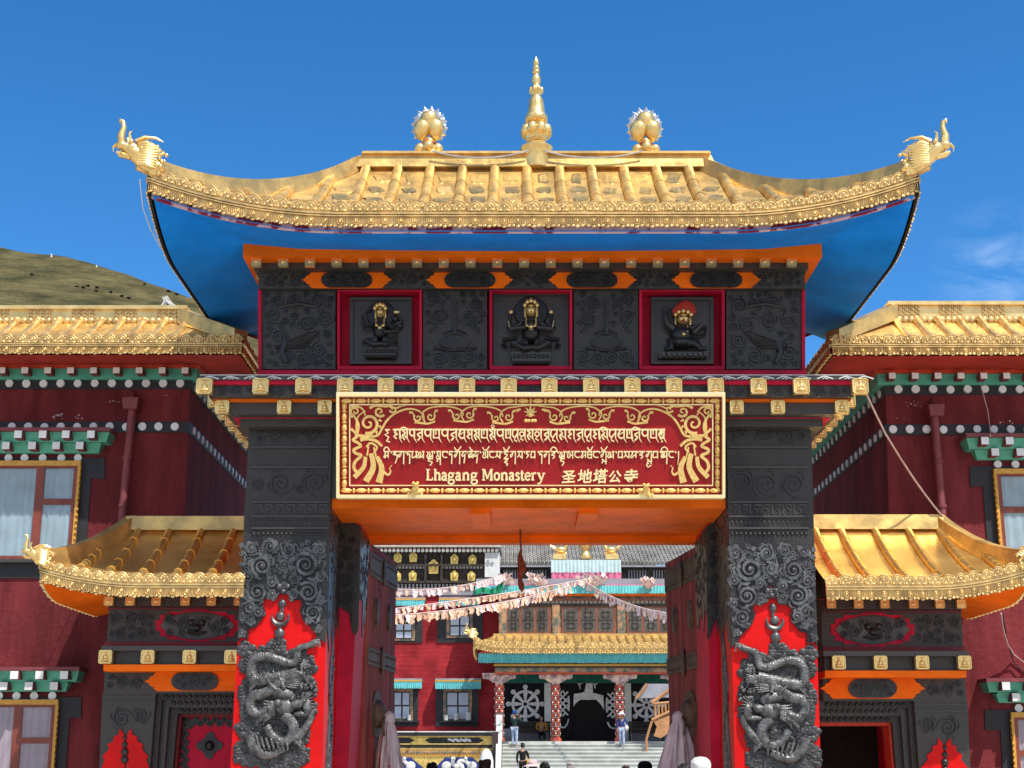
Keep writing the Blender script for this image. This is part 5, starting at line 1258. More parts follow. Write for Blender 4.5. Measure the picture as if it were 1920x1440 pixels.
    if sd < 0:
        mb = MB(); mb.prism(dn([(340, 1343), (470, 1343), (470, 1440), (330, 1440)], 17.3), (0, .08, 0)); dr = mb.build('door', M_['crimson'], root)
        mb = MB(); MDr = plane_map(17.3)
        for x, y in [(349 + i * 9, 1350 + (6 if i % 2 else 0)) for i in range(12)] + [(343 + (i % 2) * 5, 1352 + i * 8) for i in range(12)] + [(357, 1361), (365, 1355)]: scroll(mb, MDr, x, y, 6.5, .011, 1 if (x + y) % 2 > 1 else -1, x, leaves=False)
        mb.build('iron_scrollwork', M_['bronze_plain'], dr, smooth=True)
        mb = MB(); c = P(393, 1398, 17.28)
        mb.hexa([c + Vector((.13 * math.cos(a) * (1 + .22 * math.cos(4 * a)), 0, .13 * math.sin(a) * (1 + .22 * math.cos(4 * a)))) for a in [2 * math.pi * i / 24 for i in range(24)]], [c + Vector((.13 * math.cos(a) * (1 + .22 * math.cos(4 * a)), .02, .13 * math.sin(a) * (1 + .22 * math.cos(4 * a)))) for a in [2 * math.pi * i / 24 for i in range(24)]])
        mb.ball(c, (.06, .05, .06), 10, 6); mb.build('door_rosette', M_['bronze_plain'], dr, smooth=True)
    else:
        mb = MB(); A = P(px(338), py(1343), 17.47); B = P(px(470), py(1343), 17.47)
        mb.box(A.x + .05, A.x + .09, 17.5, 18.3, .02, A.z); mb.build('open_door', M_['crimson'], root)
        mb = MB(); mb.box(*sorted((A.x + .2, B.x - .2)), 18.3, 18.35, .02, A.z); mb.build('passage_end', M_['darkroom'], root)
    # roof: half a hip roof butting the pillar
    de, dr_ = 15.95, 17.35
    xi = X(px(458), py(1082), de); xc = X(px(78), py(1062), de); xr_ = X(px(246), py(985), dr_)
    h = Z(py(1080), de) - Z(py(1125), de)
    hr = HipRoof(xi, dr_, abs(xc - xi), dr_ - de, abs(xr_ - xi), Z(py(1086), de), Z(py(990), dr_), Z(py(1057), de) - Z(py(1086), de), .5, .62)
    mb = MB(); mb.grid(lambda a, b: hr.front(sd * a, b, -1), 24, 8); mb.grid(lambda a, b: hr.side(2 * a - 1, b, sd), 16, 8)
    mb.grid(lambda a, b: hr.front(sd * a, b, 1), 24, 8)
    ro = mb.build('roof', M_['goldsmooth'], root, smooth='all', recalc=False)
    mb = MB()
    for x in ((264, 321, 381, 441, 215) if sd < 0 else (264 - 14, 308, 370, 433, 481, 205)):
        xw = X(px(x) if sd < 0 else px(x), py(990), dr_)
        hr.rib(mb, xw, .05)
    mb.build('roof_ribs', M_['goldsmooth'], ro, smooth=True); mb = MB()
    for k in (-2, -1, 0, 1, 2): hr.rib_side(mb, dr_ + k * .4, sd, .045)
    mb.build('roof_ribs', M_['goldsmooth'], ro, smooth=True)
    mb = MB(); z0, z1 = Z(py(994), dr_ - .1), Z(py(970), dr_); xa = X(px(241), py(975), dr_)
    mb.hexa([(xa + sd * .0, dr_ - .13, z0), (xi, dr_ - .13, z0), (xi, dr_ - .1, z1), (xa, dr_ - .1, z1)], [(xa, dr_ + .13, z0), (xi, dr_ + .13, z0), (xi, dr_ + .1, z1), (xa, dr_ + .1, z1)])
    mb.build('ridge_beam', M_['goldroof'], ro)
    for sy in (-1, 1):
        mb = MB(); hr.hip(mb, sd, sy, .09, .17, tmax=.98); mb.build('hip_ridge', M_['goldroof'], ro, smooth=True)
    fe = [hr.front(sd * i / 30, 0, -1) + Vector((0, 0, .05)) for i in range(31)]; se = [hr.side(-1 + 2 * i / 30, 0, sd) + Vector((0, 0, .05)) for i in range(31)]
    mb = MB(); eave_trim(mb, fe, (0, -1, 0), h, .148); mb.build('eave_trim', M_['goldtrim'], ro, smooth=True)
    mb = MB(); eave_trim(mb, se, (sd, 0, 0), h, .148); mb.build('eave_trim', M_['goldtrim'], ro, smooth=True)
    mb = MB(); xw, zw = X(px(204), py(1122), d), Z(py(1119), d - .06)
    mb.grid(lambda a, b: (hr.front(sd * a, 0, -1) + Vector((0, .02, -h * .75))).lerp(Vector((xi + (xw - xi) * a, d - .06, zw)), b), 24, 3)
    mb.grid(lambda a, b: (hr.side(2 * a - 1, 0, sd) + Vector((-sd * .02, 0, -h * .75))).lerp(Vector((xw, d - .06 + (18.3 - d) * a, zw)), b), 24, 3)
    mb.build('soffit', M_['orange'], root, smooth='all', recalc=False)
    mb = MB(); c = hr.front(sd, 0, -1); dragon_head(mb, c + Vector((-sd * .05, 0, .0)), Vector((sd * .75, -.2, .12)), (0, 0, 1), .235); mb.build('dragon_head', M_['gold'], ro, smooth=True)
    return root
side_gate(-1, 'small roofed side gate with a shut red door, left of the main gate')
side_gate(1, 'small roofed side gate with an open dark doorway, right of the main gate')

# ================================================================== GROUND AND HILL
M_['paving'] = mat('grey_stone_paving', (0.52, 0.48, 0.42), 0.85, 0, 0.12, 1.2, 0.3, 1.6, 'brick')
M_['hill'] = mat('dry_grass_hillside', (0.135, 0.112, 0.050), 0.95, 0, 0.2, 0.035, 1.0, 0.35, col2=(0.050, 0.050, 0.022), dist=2.5, streak=3.0, hard=(.34, .66), stain=.5, stain_scale=(.022, .022, .10))
M_['earth'] = mat('dry_grassland', (0.17, 0.15, 0.07), 0.95, 0, 0.2, 0.02)
mb = MB(); mb.add([(-4000, -4000, -.06), (4000, -4000, -.06), (4000, 4000, -.06), (-4000, 4000, -.06)], [(0, 1, 2, 3)])
struct('ground', mb, M_['earth'], recalc=False)
mb = MB(); mb.box(-60, 60, -40, 110, -.05, 0.0)
struct('courtyard_paving', mb, M_['paving'])
prof_h = [(-1500, 380), (-700, 400), (-300, 428), (-100, 452), (0, 470), (60, 474), (110, 486), (180, 505), (260, 532), (345, 560), (440, 598), (560, 655), (760, 760), (1000, 900), (1300, 1100), (1700, 1380)]
HD0, HD1 = 520.0, 1100.0
def crest(px):
    for (a, ya), (b, yb) in zip(prof_h, prof_h[1:]):
        if px <= b:
            t = (px - a) / (b - a); return ya + (yb - ya) * (t * t * (3 - 2 * t) * .35 + t * .65)
    return 1400
from mathutils import noise as _ns
def hill_z(x, d):
    pxc = 960 + x / HD1 * FPX * 1.0
    zc = Z(crest(pxc), HD1)
    t = min(1, max(0, (d - HD0) / (HD1 - HD0)))
    if d > HD1: return zc - (d - HD1) * .25
    n = _ns.noise(Vector((x * .012, d * .012, 3))) * 9 + _ns.noise(Vector((x * .04, d * .04, 9))) * 3
    return zc * (t ** 1.25) + n * math.sin(math.pi * t) + _ns.noise(Vector((x * .03, d * .05, 1))) * 1.6
mb = MB()
mb.grid(lambda a, b: Vector((-900 + 1250 * a, HD0 + (HD1 + 160 - HD0) * b, hill_z(-900 + 1250 * a, HD0 + (HD1 + 160 - HD0) * b) - .1)), 150, 90)
struct('hill', mb, M_['hill'], recalc=False, smooth='all')
def hill_hit(px, py):
    d = HD0 + 20
    while d < HD1 + 100:
        p = P(px, py, d)
        if p.z <= hill_z(p.x, d): return p
        d += 2
    return P(px, py, HD1)
mb = MB()
mb.ball((0, 0, .95), (1.25, .5, .6), 10, 7); mb.ball((.55, 0, 1.25), (.6, .45, .45), 8, 6); mb.tube([(.9, 0, 1.15), (1.3, 0, .95), (1.55, 0, .7)], [.3, .26, .16], 8)
for s_ in (-1, 1):
    mb.tube([(1.3, s_ * .15, 1.05), (1.35, s_ * .4, 1.15), (1.45, s_ * .42, 1.4)], [.05, .04, .01], 6)
    for x in (.75, -.8): mb.tube([(x, s_ * .25, .75), (x + .05, s_ * .27, .4), (x, s_ * .27, -.1)], [.22, .13, .1], 7)
mb.ball((0, 0, .62), (1.05, .46, .35), 9, 5); mb.tube([(-1.2, 0, 1.1), (-1.45, 0, .8), (-1.4, 0, .35)], [.08, .14, .18], 7)
M_['yak'] = mat('black_yak_hair', (0.012, 0.010, 0.009), 0.9)
yk = mb.build('yak', M_['yak'], None, smooth=True)
ypos = [(143, 540), (156, 541), (164.5, 538), (182, 541), (180, 548), (207, 550), (228, 557), (241.5, 561), (270, 535), (316, 548), (331, 554), (60, 517)]
ylab = ['leftmost of the row of five dark yaks on the slope', 'second from the left in the row of five grazing yaks', 'uppermost black yak in the middle of the row of five', 'rightmost yak of the upper row on the grassy slope', 'black yak grazing just below the right end of the row',
        'lone black yak below the row of five, upper of three downhill', 'black yak midway down the slope, middle of three', 'lowest black yak on the slope, last of three downhill', 'black yak standing just under the skyline, uppermost on the ridge', 'upper of two black yaks on the right-hand ridge line', 'black yak furthest right on the ridge, beside the eave', 'lone black yak furthest left on the hillside']
rnd = random.Random(6)
for i, ((a, b), lb) in enumerate(zip(ypos, ylab)):
    o = yk if i == 0 else yk.copy()
    if i: COL.objects.link(o)
    h = hill_hit(a, b); o.location = h + Vector((0, 0, .1)); o.rotation_euler = (0, 0, rnd.choice((0, math.pi)) + rnd.uniform(-.4, .4)); o.scale = (1.15,) * 3
    tag(o, lb, 'yak', 'yaks grazing on the hillside')
# white prayer masts and heaps of prayer flags on the hill
M_['cloth_white'] = mat('white_flag_cloth', (0.74, 0.72, 0.70), 0.8, 0, 0.1, 1.5)
for (a, b, hgt, lb) in ((95, 483, 4.0, 'white prayer flag mast on the skyline of the hill'), (180, 503, 2.4, 'short white cairn flag on the ridge, right of the tall mast')):
    mb = MB(); h = hill_hit(a, b - 0 + 1)
    h.z = hill_z(h.x, h.y)
    mb.tube([h - Vector((0, 0, .3)), h + Vector((0, 0, hgt))], .12, 6); mb.hexa([h + Vector((0, -.1, hgt * .2)), h + Vector((1.3, -.1, hgt * .15)), h + Vector((.8, -.1, hgt * .9)), h + Vector((0, -.1, hgt))], [h + Vector((0, .1, hgt * .2)), h + Vector((1.3, .1, hgt * .15)), h + Vector((.8, .1, hgt * .9)), h + Vector((0, .1, hgt))])
    tag(mb.build('prayer_mast', M_['cloth_white'], None), lb, 'prayer mast')
mb = MB(); rnd = random.Random(3); h = hill_hit(308, 574); h.z = hill_z(h.x, h.y)
for i in range(26):
    a = rnd.uniform(0, 6.28); r_ = rnd.uniform(3, 9); tp = h + Vector((rnd.uniform(-2, 2), rnd.uniform(-1, 1), rnd.uniform(5.5, 8.5))); ft = h + Vector((r_ * math.cos(a) + 2, r_ * .4 * math.sin(a), -.5))
    for k in range(8):
        p, q_ = tp.lerp(ft, k / 8), tp.lerp(ft, (k + .75) / 8); p.z -= 1.2 * math.sin(math.pi * k / 8); q_.z -= 1.2 * math.sin(math.pi * (k + .75) / 8)
        o = Vector((0, .05, 0)); dn_ = Vector((0, 0, -1.1)); mb.hexa([p, q_, q_ + dn_, p + dn_], [p + o, q_ + o, q_ + dn_ + o, p + dn_ + o])
tag(mb.build('prayer_flag_tent', M_['cloth_white'], None), 'tent-like heap of white prayer flags on the hill behind the left roof', 'prayer flags')
# ================================================================== SIGN BOARD
def SG(px, py, off=0.0):
    d = 15.27 + (py - 738) / 197 * .22
    return P(px, py, d) + Vector((0, -off, -off * .1))
sign = thing('sign_board', 'wide red monastery name board with carved golden border and lettering, hung over the opening', 'sign', SG(995, 935))
def sg_slab(mb, x0, x1, y0, y1, o0, o1, m=0):
    e = lambda x, y: x + (995 - x) * .0 
    mb.hexa([SG(x0, y1, o1), SG(x1, y1, o1), SG(x1, y0, o1), SG(x0, y0, o1)], [SG(x0, y1, o0), SG(x1, y1, o0), SG(x1, y0, o0), SG(x0, y0, o0)], m)
mb = MB(); sg_slab(mb, 634, 1356, 741, 933, -.10, 0); sb = mb.build('board', M_['signred'], sign)
mb = MB()
for a in ((632, 1358, 738, 745), (632, 1358, 928.5, 935), (632, 637, 745, 928.5), (1353, 1358, 745, 928.5)): sg_slab(mb, *a, -.11, .075)
for a in ((655, 1337, 758, 760), (655, 1337, 909.5, 911.5), (655, 657, 760, 909.5), (1335, 1337, 760, 909.5)): sg_slab(mb, *a, 0, .02)
fr_ = mb.build('frame', M_['goldletter'], sign)
mb = MB(); sg_slab(mb, 632.5, 1357.5, 737.0, 738, -.11, .07); mb.build('lit_frame_lip', M_['white'], fr_)  # white strip paints the light caught by the frame's top lip
mb = MB(); rr = lambda p: p * 15.4 / FPX
n = 25
for i in range(n + 1):
    x = 650 + (1340 - 650) * i / n
    for y in (752, 920):
        mb.ball(SG(x, y, .012), (rr(11), .03, rr(4.6)), 10, 6); mb.ball(SG(x, y + 1, .03), (rr(6), .025, rr(3)), 8, 5)
        if i < n: mb.ball(SG(x + 13.8, y, .01), (rr(3), .035, rr(5.2)), 7, 5)
for i in range(8):
    y = 757 + (915 - 757) * (i + .2) / 7.6
    for x in (646, 1345):
        mb.ball(SG(x, y, .012), (rr(4.8), .03, rr(9.5)), 10, 6); mb.ball(SG(x, y, .03), (rr(3), .025, rr(6)), 8, 5); mb.ball(SG(x, y + 10.5, .01), (rr(5.2), .035, rr(2.6)), 7, 5)
mb.build('petal_border', M_['goldpaint'], fr_, smooth=True)
mb = MB()
def sc5(pts): return [(620 + .1979 * x, 720 + .1979 * y) for x, y in pts]
def sprl(cx, cy, r, turns, a0, hand, n=22, k=.85):
    return [(cx + r * (1 - k * i / n) * math.cos(a0 + hand * turns * 6.283 * i / n), cy + r * (1 - k * i / n) * math.sin(a0 + hand * turns * 6.283 * i / n)) for i in range(n + 1)]
def smooth(pts):
    q = []
    for i in range(len(pts) - 1):
        p0, p1, p2, p3 = pts[max(i - 1, 0)], pts[i], pts[i + 1], pts[min(i + 2, len(pts) - 1)]
        for t in (0, .25, .5, .75): q.append(tuple(0.5 * (2 * p1[k] + (p2[k] - p0[k]) * t + (2 * p0[k] - 5 * p1[k] + 4 * p2[k] - p3[k]) * t * t + (3 * p1[k] - p0[k] - 3 * p2[k] + p3[k]) * t ** 3) for k in (0, 1)))
    return q + [pts[-1]]
def both(pts, w, w2=None, off=.012):
    p = sc5(pts); mb.ribbon(SG, p, w * .1979, off, w2=None if w2 is None else w2 * .1979); mb.ribbon(SG, mirror(p, 996), w * .1979, off, w2=None if w2 is None else w2 * .1979)
both(sprl(360, 375, 98, 1.55, 1.9, -1, 30, .9), 30, 15); both(smooth([(252, 470), (244, 400), (262, 310), (330, 255)]), 22, 8, off=.016)
for i in range(5):
    a = -.9 + i * .55; both([(360 + 104 * math.cos(a), 375 + 104 * math.sin(a)), (360 + 128 * math.cos(a + .2), 375 + 128 * math.sin(a + .2))], 26, 8, off=.014)
both(sprl(232, 262, 46, 1.2, 2.5, 1), 22, 12); both(sprl(465, 262, 52, 1.2, .6, 1), 24, 12); both(sprl(592, 240, 36, 1.1, 2.8, -1), 18, 10)
both(smooth([(190, 215), (240, 212), (300, 235), (330, 300)]), 26, 12); both(smooth([(370, 230), (430, 205), (520, 215), (580, 205)]), 26, 12); both(smooth([(560, 215), (620, 230), (660, 215), (715, 205)]), 24, 3)
both(smooth([(200, 320), (205, 290), (240, 330), (265, 400), (250, 470)]), 20, 26)
both(smooth([(390, 500), (450, 485), (490, 420), (540, 340), (620, 275), (730, 238), (820, 250), (875, 290), (885, 340)]), 22, 14)
for (x, y) in ((885, 310), (1252, 292), (1622, 312)):
    both(sprl(x - 58, y + 12, 40, 1.15, -2.4, -1), 18, 11); both(sprl(x + 62, y, 42, 1.15, -.5, 1), 18, 11)
    both(smooth([(x - 140, y - 36), (x - 115, y - 40), (x - 95, y - 10)]), 24, 12); both(smooth([(x + 130, y - 52), (x + 112, y - 56), (x + 95, y - 25)]), 24, 12)
    both(smooth([(x - 90, y + 52), (x - 20, y + 62), (x + 40, y + 66), (x + 105, y + 44)]), 20, 16); both(smooth([(x - 5, y - 40), (x - 18, y), (x + 10, y + 55)]), 14)
both(smooth([(875, 265), (950, 225), (1080, 212), (1190, 230), (1245, 262), (1255, 300)]), 14); both(smooth([(1250, 258), (1310, 222), (1420, 210), (1540, 226), (1610, 258), (1632, 310)]), 14)
both(smooth([(1620, 262), (1680, 228), (1750, 218), (1850, 205), (1900, 208)]), 14, 8); both([(1755, 255), (1800, 240)], 30, 16)
both(smooth([(195, 425), (255, 490), (212, 530), (262, 560), (285, 590), (222, 622), (235, 655), (290, 680), (235, 735), (222, 800), (262, 850)]), 24, 30)
both(smooth([(330, 690), (312, 790), (225, 885)]), 34, 46); both(smooth([(385, 660), (405, 790), (335, 925)]), 44, 62, .016); both(smooth([(440, 690), (485, 800), (458, 935)]), 36, 66, .014)
both(smooth([(500, 830), (545, 862), (568, 830), (560, 800), (582, 770)]), 24, 6); both(smooth([(230, 480), (330, 500), (400, 505)]), 26, 40)
both(smooth([(280, 530), (350, 520), (430, 540), (488, 590)]), 34, 24); both(smooth([(340, 600), (380, 560), (440, 600), (410, 650)]), 20); both(smooth([(360, 590), (345, 680)]), 16); both(smooth([(410, 600), (430, 690)]), 16)
c = (994.5, 776)
for a, l, w in ((-1.57, 17, 7), (-2.2, 15, 6), (-.94, 15, 6), (-2.75, 13, 5), (-.39, 13, 5), (2.7, 10, 5), (.44, 10, 5)):
    mb.ribbon(SG, [c, (c[0] + l * .6 * math.cos(a), c[1] + l * .6 * math.sin(a)), (c[0] + l * math.cos(a), c[1] + l * math.sin(a))], w, .012, w2=.6)
mb.ball(SG(994.5, 776, .012), (rr(6), .02, rr(7)), 10, 6)
for x in (986, 991, 998, 1003): mb.ball(SG(x, 789, .01), (rr(4), .02, rr(3.4)), 8, 5)
mb.build('carved_scrolls', M_['goldpaint'], sign)
for px, py in ((777, 921), (1213, 924)):      # little crouching lions on the lower border
    mb = MB(); s_ = 1 if px < 900 else -1
    q = lambda u, v, o: SG(px + s_ * u, py + v, o)
    mb.ball(q(2, 2, .05), (rr(9), .05, rr(6)), 10, 6); mb.ball(q(3, -5, .07), (rr(6), .05, rr(7)), 10, 6); mb.ball(q(3, -10, .10), (rr(5.5), .05, rr(4.5)), 9, 6)
    mb.tube([q(-6, 4, .06), q(-11, 8, .05), q(-12, 12, .04)], [.03, .025, .01], 6); mb.tube([q(8, 2, .06), q(13, 3, .05), q(13, 8, .05)], .022, 6); mb.tube([q(0, 4, .08), q(-4, 9, .08)], .025, 6)
    for u in (-1, 7): mb.ball(q(u, -14, .09), .018, 6, 5)
    mb.build('lion_ornament', M_['goldpaint'], fr_, smooth=True)
# Lantsha row: bar-topped letters with slanting tails
mb = MB(); rnd = random.Random(12); x = 722.0; i = 0
kinds = 'SiAkRdbGlmtbupggbyrxpdyykbntdrgkvlhmdvms'
while x < 1238:
    k = (i * 5 + rnd.randint(0, 3)) % 9 if i else 5
    w = rnd.choice((13.5, 15, 16)); y0, y1 = 806, 824; xr = x + w * .78
    if i in (0,): mb.ribbon(SG, [(x, 806), (x + 9, 806)], 2.6); mb.ribbon(SG, [(x + 2, 806), (x + 6, 812), (x, 815), (x + 7, 820), (x + 3, 827), (x + 9, 829)], 2.8)
    else:
        mb.ribbon(SG, [(x, y0), (x + w * .95, y0 - .6)], 3.2)
        mb.ribbon(SG, [(xr, y0), (xr, y1 - 2), (xr + 4.5, y1 + 6)], 3.3, w2=.8)
        if k == 0: mb.ribbon(SG, smooth([(x + 3, y0), (x + 2, y0 + 7), (x + 7, y0 + 12), (xr, y0 + 8)]), 2.8)
        elif k == 1: mb.ribbon(SG, smooth([(x + 6, y0), (x + 1.5, y0 + 9), (x + 6, y0 + 16), (xr, y0 + 14)]), 3.0); mb.ribbon(SG, [(x + 3, y0 + 9), (xr, y0 + 4)], 2)
        elif k == 2: mb.ribbon(SG, [(x + 4, y0), (x + 4, y0 + 15), (x + 7, y0 + 19)], 2.8); mb.ribbon(SG, [(x + 4, y0 + 11), (xr, y0 + 11)], 2.2)
        elif k == 3: mb.ribbon(SG, smooth([(x + 2, y0 + 2), (x + 7, y0 + 6), (x + 2, y0 + 11), (x + 6, y0 + 19)]), 2.8); mb.ribbon(SG, [(x + 5, y0 + 10), (xr, y0 + 16)], 2.4)
        elif k == 5: mb.ribbon(SG, sprl(x + 5, y0 + 8, 4.2, 1, -1.4, -1, 12, 0), 2.4); mb.ribbon(SG, [(x + 6, y0 + 12), (x + 2, y0 + 17), (x + 8, y0 + 20)], 2.2)
        elif k == 6: mb.ribbon(SG, [(x + 2, y0), (x + 2, y0 + 16)], 2.8); mb.ribbon(SG, [(x + 2, y0 + 15), (xr, y0 + 15)], 2.2); mb.ribbon(SG, [(x + 6.5, y0), (x + 6.5, y0 + 9)], 2.0)
        elif k == 7: mb.ribbon(SG, smooth([(x + 7, y0), (x + 3, y0 + 5), (x + 8, y0 + 8), (x + 2, y0 + 12), (x + 7, y0 + 17)]), 2.6)
        elif k == 8: mb.ribbon(SG, smooth([(x + 2, y0 + 1), (x + 1, y0 + 10), (x + 5, y0 + 14), (x + 9, y0 + 9), (xr, y0 + 6)]), 2.6); mb.ribbon(SG, [(x + 5, y0 + 14), (x + 5, y0 + 20), (x + 10, y0 + 22)], 2.2)
        else: mb.ribbon(SG, smooth([(xr, y0 + 4), (x + 3, y0 + 9), (x + 8, y0 + 14), (x + 3, y0 + 20)]), 2.8)
        if i in (2, 27, 31, 35): mb.ribbon(SG, smooth([(x - 1, y1 - 1), (x - 3, 808), (x + 3, 801.5), (x + w * .8, 804.5)]), 2.4)
        if i == 13: mb.ribbon(SG, sprl(x + 7, 799.5, 2.6, 1, 0, 1, 10, 0), 1.5); mb.ball(SG(x + 7, 803.5, .01), rr(1.6), 6, 4)
    x += w; i += 1
mb.ribbon(SG, [(1238, 808), (1243, 806), (1238, 814), (1244, 818), (1238, 824)], 2.8); mb.ball(SG(1241, 828, .01), rr(2), 6, 4)
mb.build('upper_lettering', M_['goldletter'], sb)
# Tibetan row
T = {'m': [[(0, 0), (1, 0)], [(.8, 0), (.8, 1)], [(.2, 0), (.3, .35), (.02, .8), (.22, 1), (.42, .7), (.8, .55)]],
     'J': [[(0, -.1), (.25, .3), (0, .5)], [(.2, 0), (1, 0)], [(.55, 0), (.35, .55), (.75, .5), (.8, 1), (.45, 1.9)]],
     'g': [[(0, 0), (1, 0)], [(.45, 0), (.4, .45), (.12, .9), (.02, .6), (.25, .42), (.42, .5)], [(.88, 0), (.88, 1.1), (.84, 2.05)]],
     'd': [[(0, 0), (1, 0)], [(.15, 0), (.1, .55), (.5, .38), (.62, .7), (.58, 2.0)]],
     'p': [[(0, 0), (.35, 0)], [(.65, 0), (1, 0)], [(.12, 0), (.05, .85), (.3, .98), (.85, .65)], [(.85, 0), (.85, 1.1)]],
     'b': [[(0, 0), (1, 0)], [(.15, 0), (.05, .95), (.85, .8)], [(.85, 0), (.85, 1.12)]],
     'l': [[(0, 0), (.2, .3), (.0, .75), (.22, 1), (.42, .5)], [(.32, 0), (.48, .35), (.42, .95), (.82, .6)], [(.65, 0), (1, 0)], [(.85, 0), (.85, 1.12)]],
     'N': [[(0, 0), (1, 0)], [(.3, 0), (.05, .5), (.4, .92), (.98, .92)]],
     's': [[(0, 0), (1, 0)], [(.1, 0), (.35, .4), (.02, .95)], [(.3, .5), (.7, .95), (.85, .6)], [(.85, 0), (.85, 1.12)]],
     'n': [[(0, 0), (1, 0)], [(.5, 0), (.08, .55), (.3, .75), (.9, .35)], [(.62, .5), (.66, 1.0), (.5, 1.9)]],
     'C': [[(0, 0), (1, 0)], [(.5, 0), (.5, .4)], [(.5, .4), (.05, .5), (.12, 1), (.5, .8), (.88, 1), (.95, .5), (.5, .4)], [(.1, .72), (.9, .72)]],
     'y': [[(0, 0), (.22, .2), (.04, .85), (.35, 1), (.85, .65)], [(.48, 0), (.45, .75)], [(.68, 0), (1, 0)], [(.85, 0), (.85, 1.12)]],
     'r': [[(0, 0), (1, 0)], [(.5, 0), (.25, .4), (.72, .5), (.25, 1.05)]],
     'k': [[(0, 0), (.42, 0)], [(.15, 0), (.05, .9), (.42, .85), (.42, .15)], [(.42, .6), (.85, .55)], [(.66, 0), (1, 0)], [(.85, 0), (.85, 1.12)]],
     'a': [[(0, 0), (1, 0)], [(.2, 0), (.65, .3), (.12, .5), (.65, .75), (.3, 1.15)]],
     't': [[(0, 0), (1, 0)], [(.12, 0), (.12, .95), (.85, .95)], [(.85, 0), (.85, 1.15)], [(.12, .48), (.85, .48)]],
     'H': [[(.1, 1.15), (.9, 1.15)], [(.5, 1.15), (.2, 1.5), (.8, 1.7), (.45, 2.3)]],
     'G': [[(.05, 1.15), (.95, 1.15)], [(.45, 1.15), (.15, 1.6), (.4, 1.5)], [(.85, 1.15), (.85, 2.2)]],
     'R': [[(.15, 1.2), (.6, 1.6), (1.0, 1.5)], [(.5, 1.3), (.15, 1.9)]],
     'Z': [[(.05, 1.15), (.95, 1.15)], [(.2, 1.15), (.7, 1.45), (.2, 1.7), (.75, 2.0), (.5, 2.3)]],
     'i': [[(.0, -.1), (.1, -.5), (.5, -.75), (.9, -.45), (1, 0)]], 'e': [[(.2, -.75), (.5, -.3), (.85, -.18)]], 'o': [[(0, -.7), (.3, -.25), (.65, -.25), (1.1, -.85)]], 'u': [[(.5, 1.9), (.1, 2.1), (.35, 2.5), (.85, 2.2)]]}
row = [('mi', 505, 555), ('J', 590, 640), ('g', 642, 700), ('d', 725, 765), ('p', 770, 820), ('l', 824, 888), ('lH', 912, 974), ('sG', 1000, 1046), ('N', 1056, 1106), ('d', 1122, 1164), ('go', 1172, 1230), ('n', 1240, 1286), ('Ce', 1306, 1354), ('n', 1360, 1404),
       ('yo', 1440, 1496), ('N', 1502, 1552), ('s', 1560, 1612), ('rZo', 1636, 1690), ('g', 1702, 1756), ('s', 1768, 1822), ('r', 1846, 1886), ('b', 1896, 1940)]
row2 = [('d', 150, 186), ('g', 192, 244), ('ai', 252, 308), ('lH', 330, 382), ('k', 402, 458), ('N', 465, 516), ('m', 524, 576), ('to', 582, 626), ('N', 632, 682), ('gRo', 704, 756), ('l', 764, 824), ('b', 858, 902), ('s', 908, 964), ('m', 970, 1030), ('a', 1044, 1100), ('gRu', 1110, 1164), ('b', 1170, 1220), ('gli', 1246, 1304), ('N', 1312, 1360)]
cells = [(t, 620 + .1979 * a, 620 + .1979 * b_) for t, a, b_ in row] + [(t, 980 + .2083 * a, 980 + .2083 * b_) for t, a, b_ in row2]
mb = MB()
for t, a, b_ in cells:
    for ch in t:
        f = 1.0
        for st in T[ch]:
            pts = [(a + (b_ - a) * x, 847 + 11.5 * y) for x, y in st]
            hb_ = st[0][1] == st[-1][1] and len(st) == 2
            mb.ribbon(SG, pts if len(pts) < 3 else smooth(pts), 2.5 if hb_ else 2.1)
for px in [620 + .1979 * v for v in (574, 714, 985, 1108, 1296, 1420, 1622, 1836)] + [980 + .2083 * v for v in (142, 318, 392, 692, 842, 1034, 1240, 1376)]:
    mb.ribbon(SG, [(px - 1, 846), (px + .6, 850)], 2.2)
mb.ribbon(SG, [(1272, 846), (1272, 858), (1270.5, 872)], 2.3, w2=.9)
mb.build('tibetan_lettering', M_['goldletter'], sb)
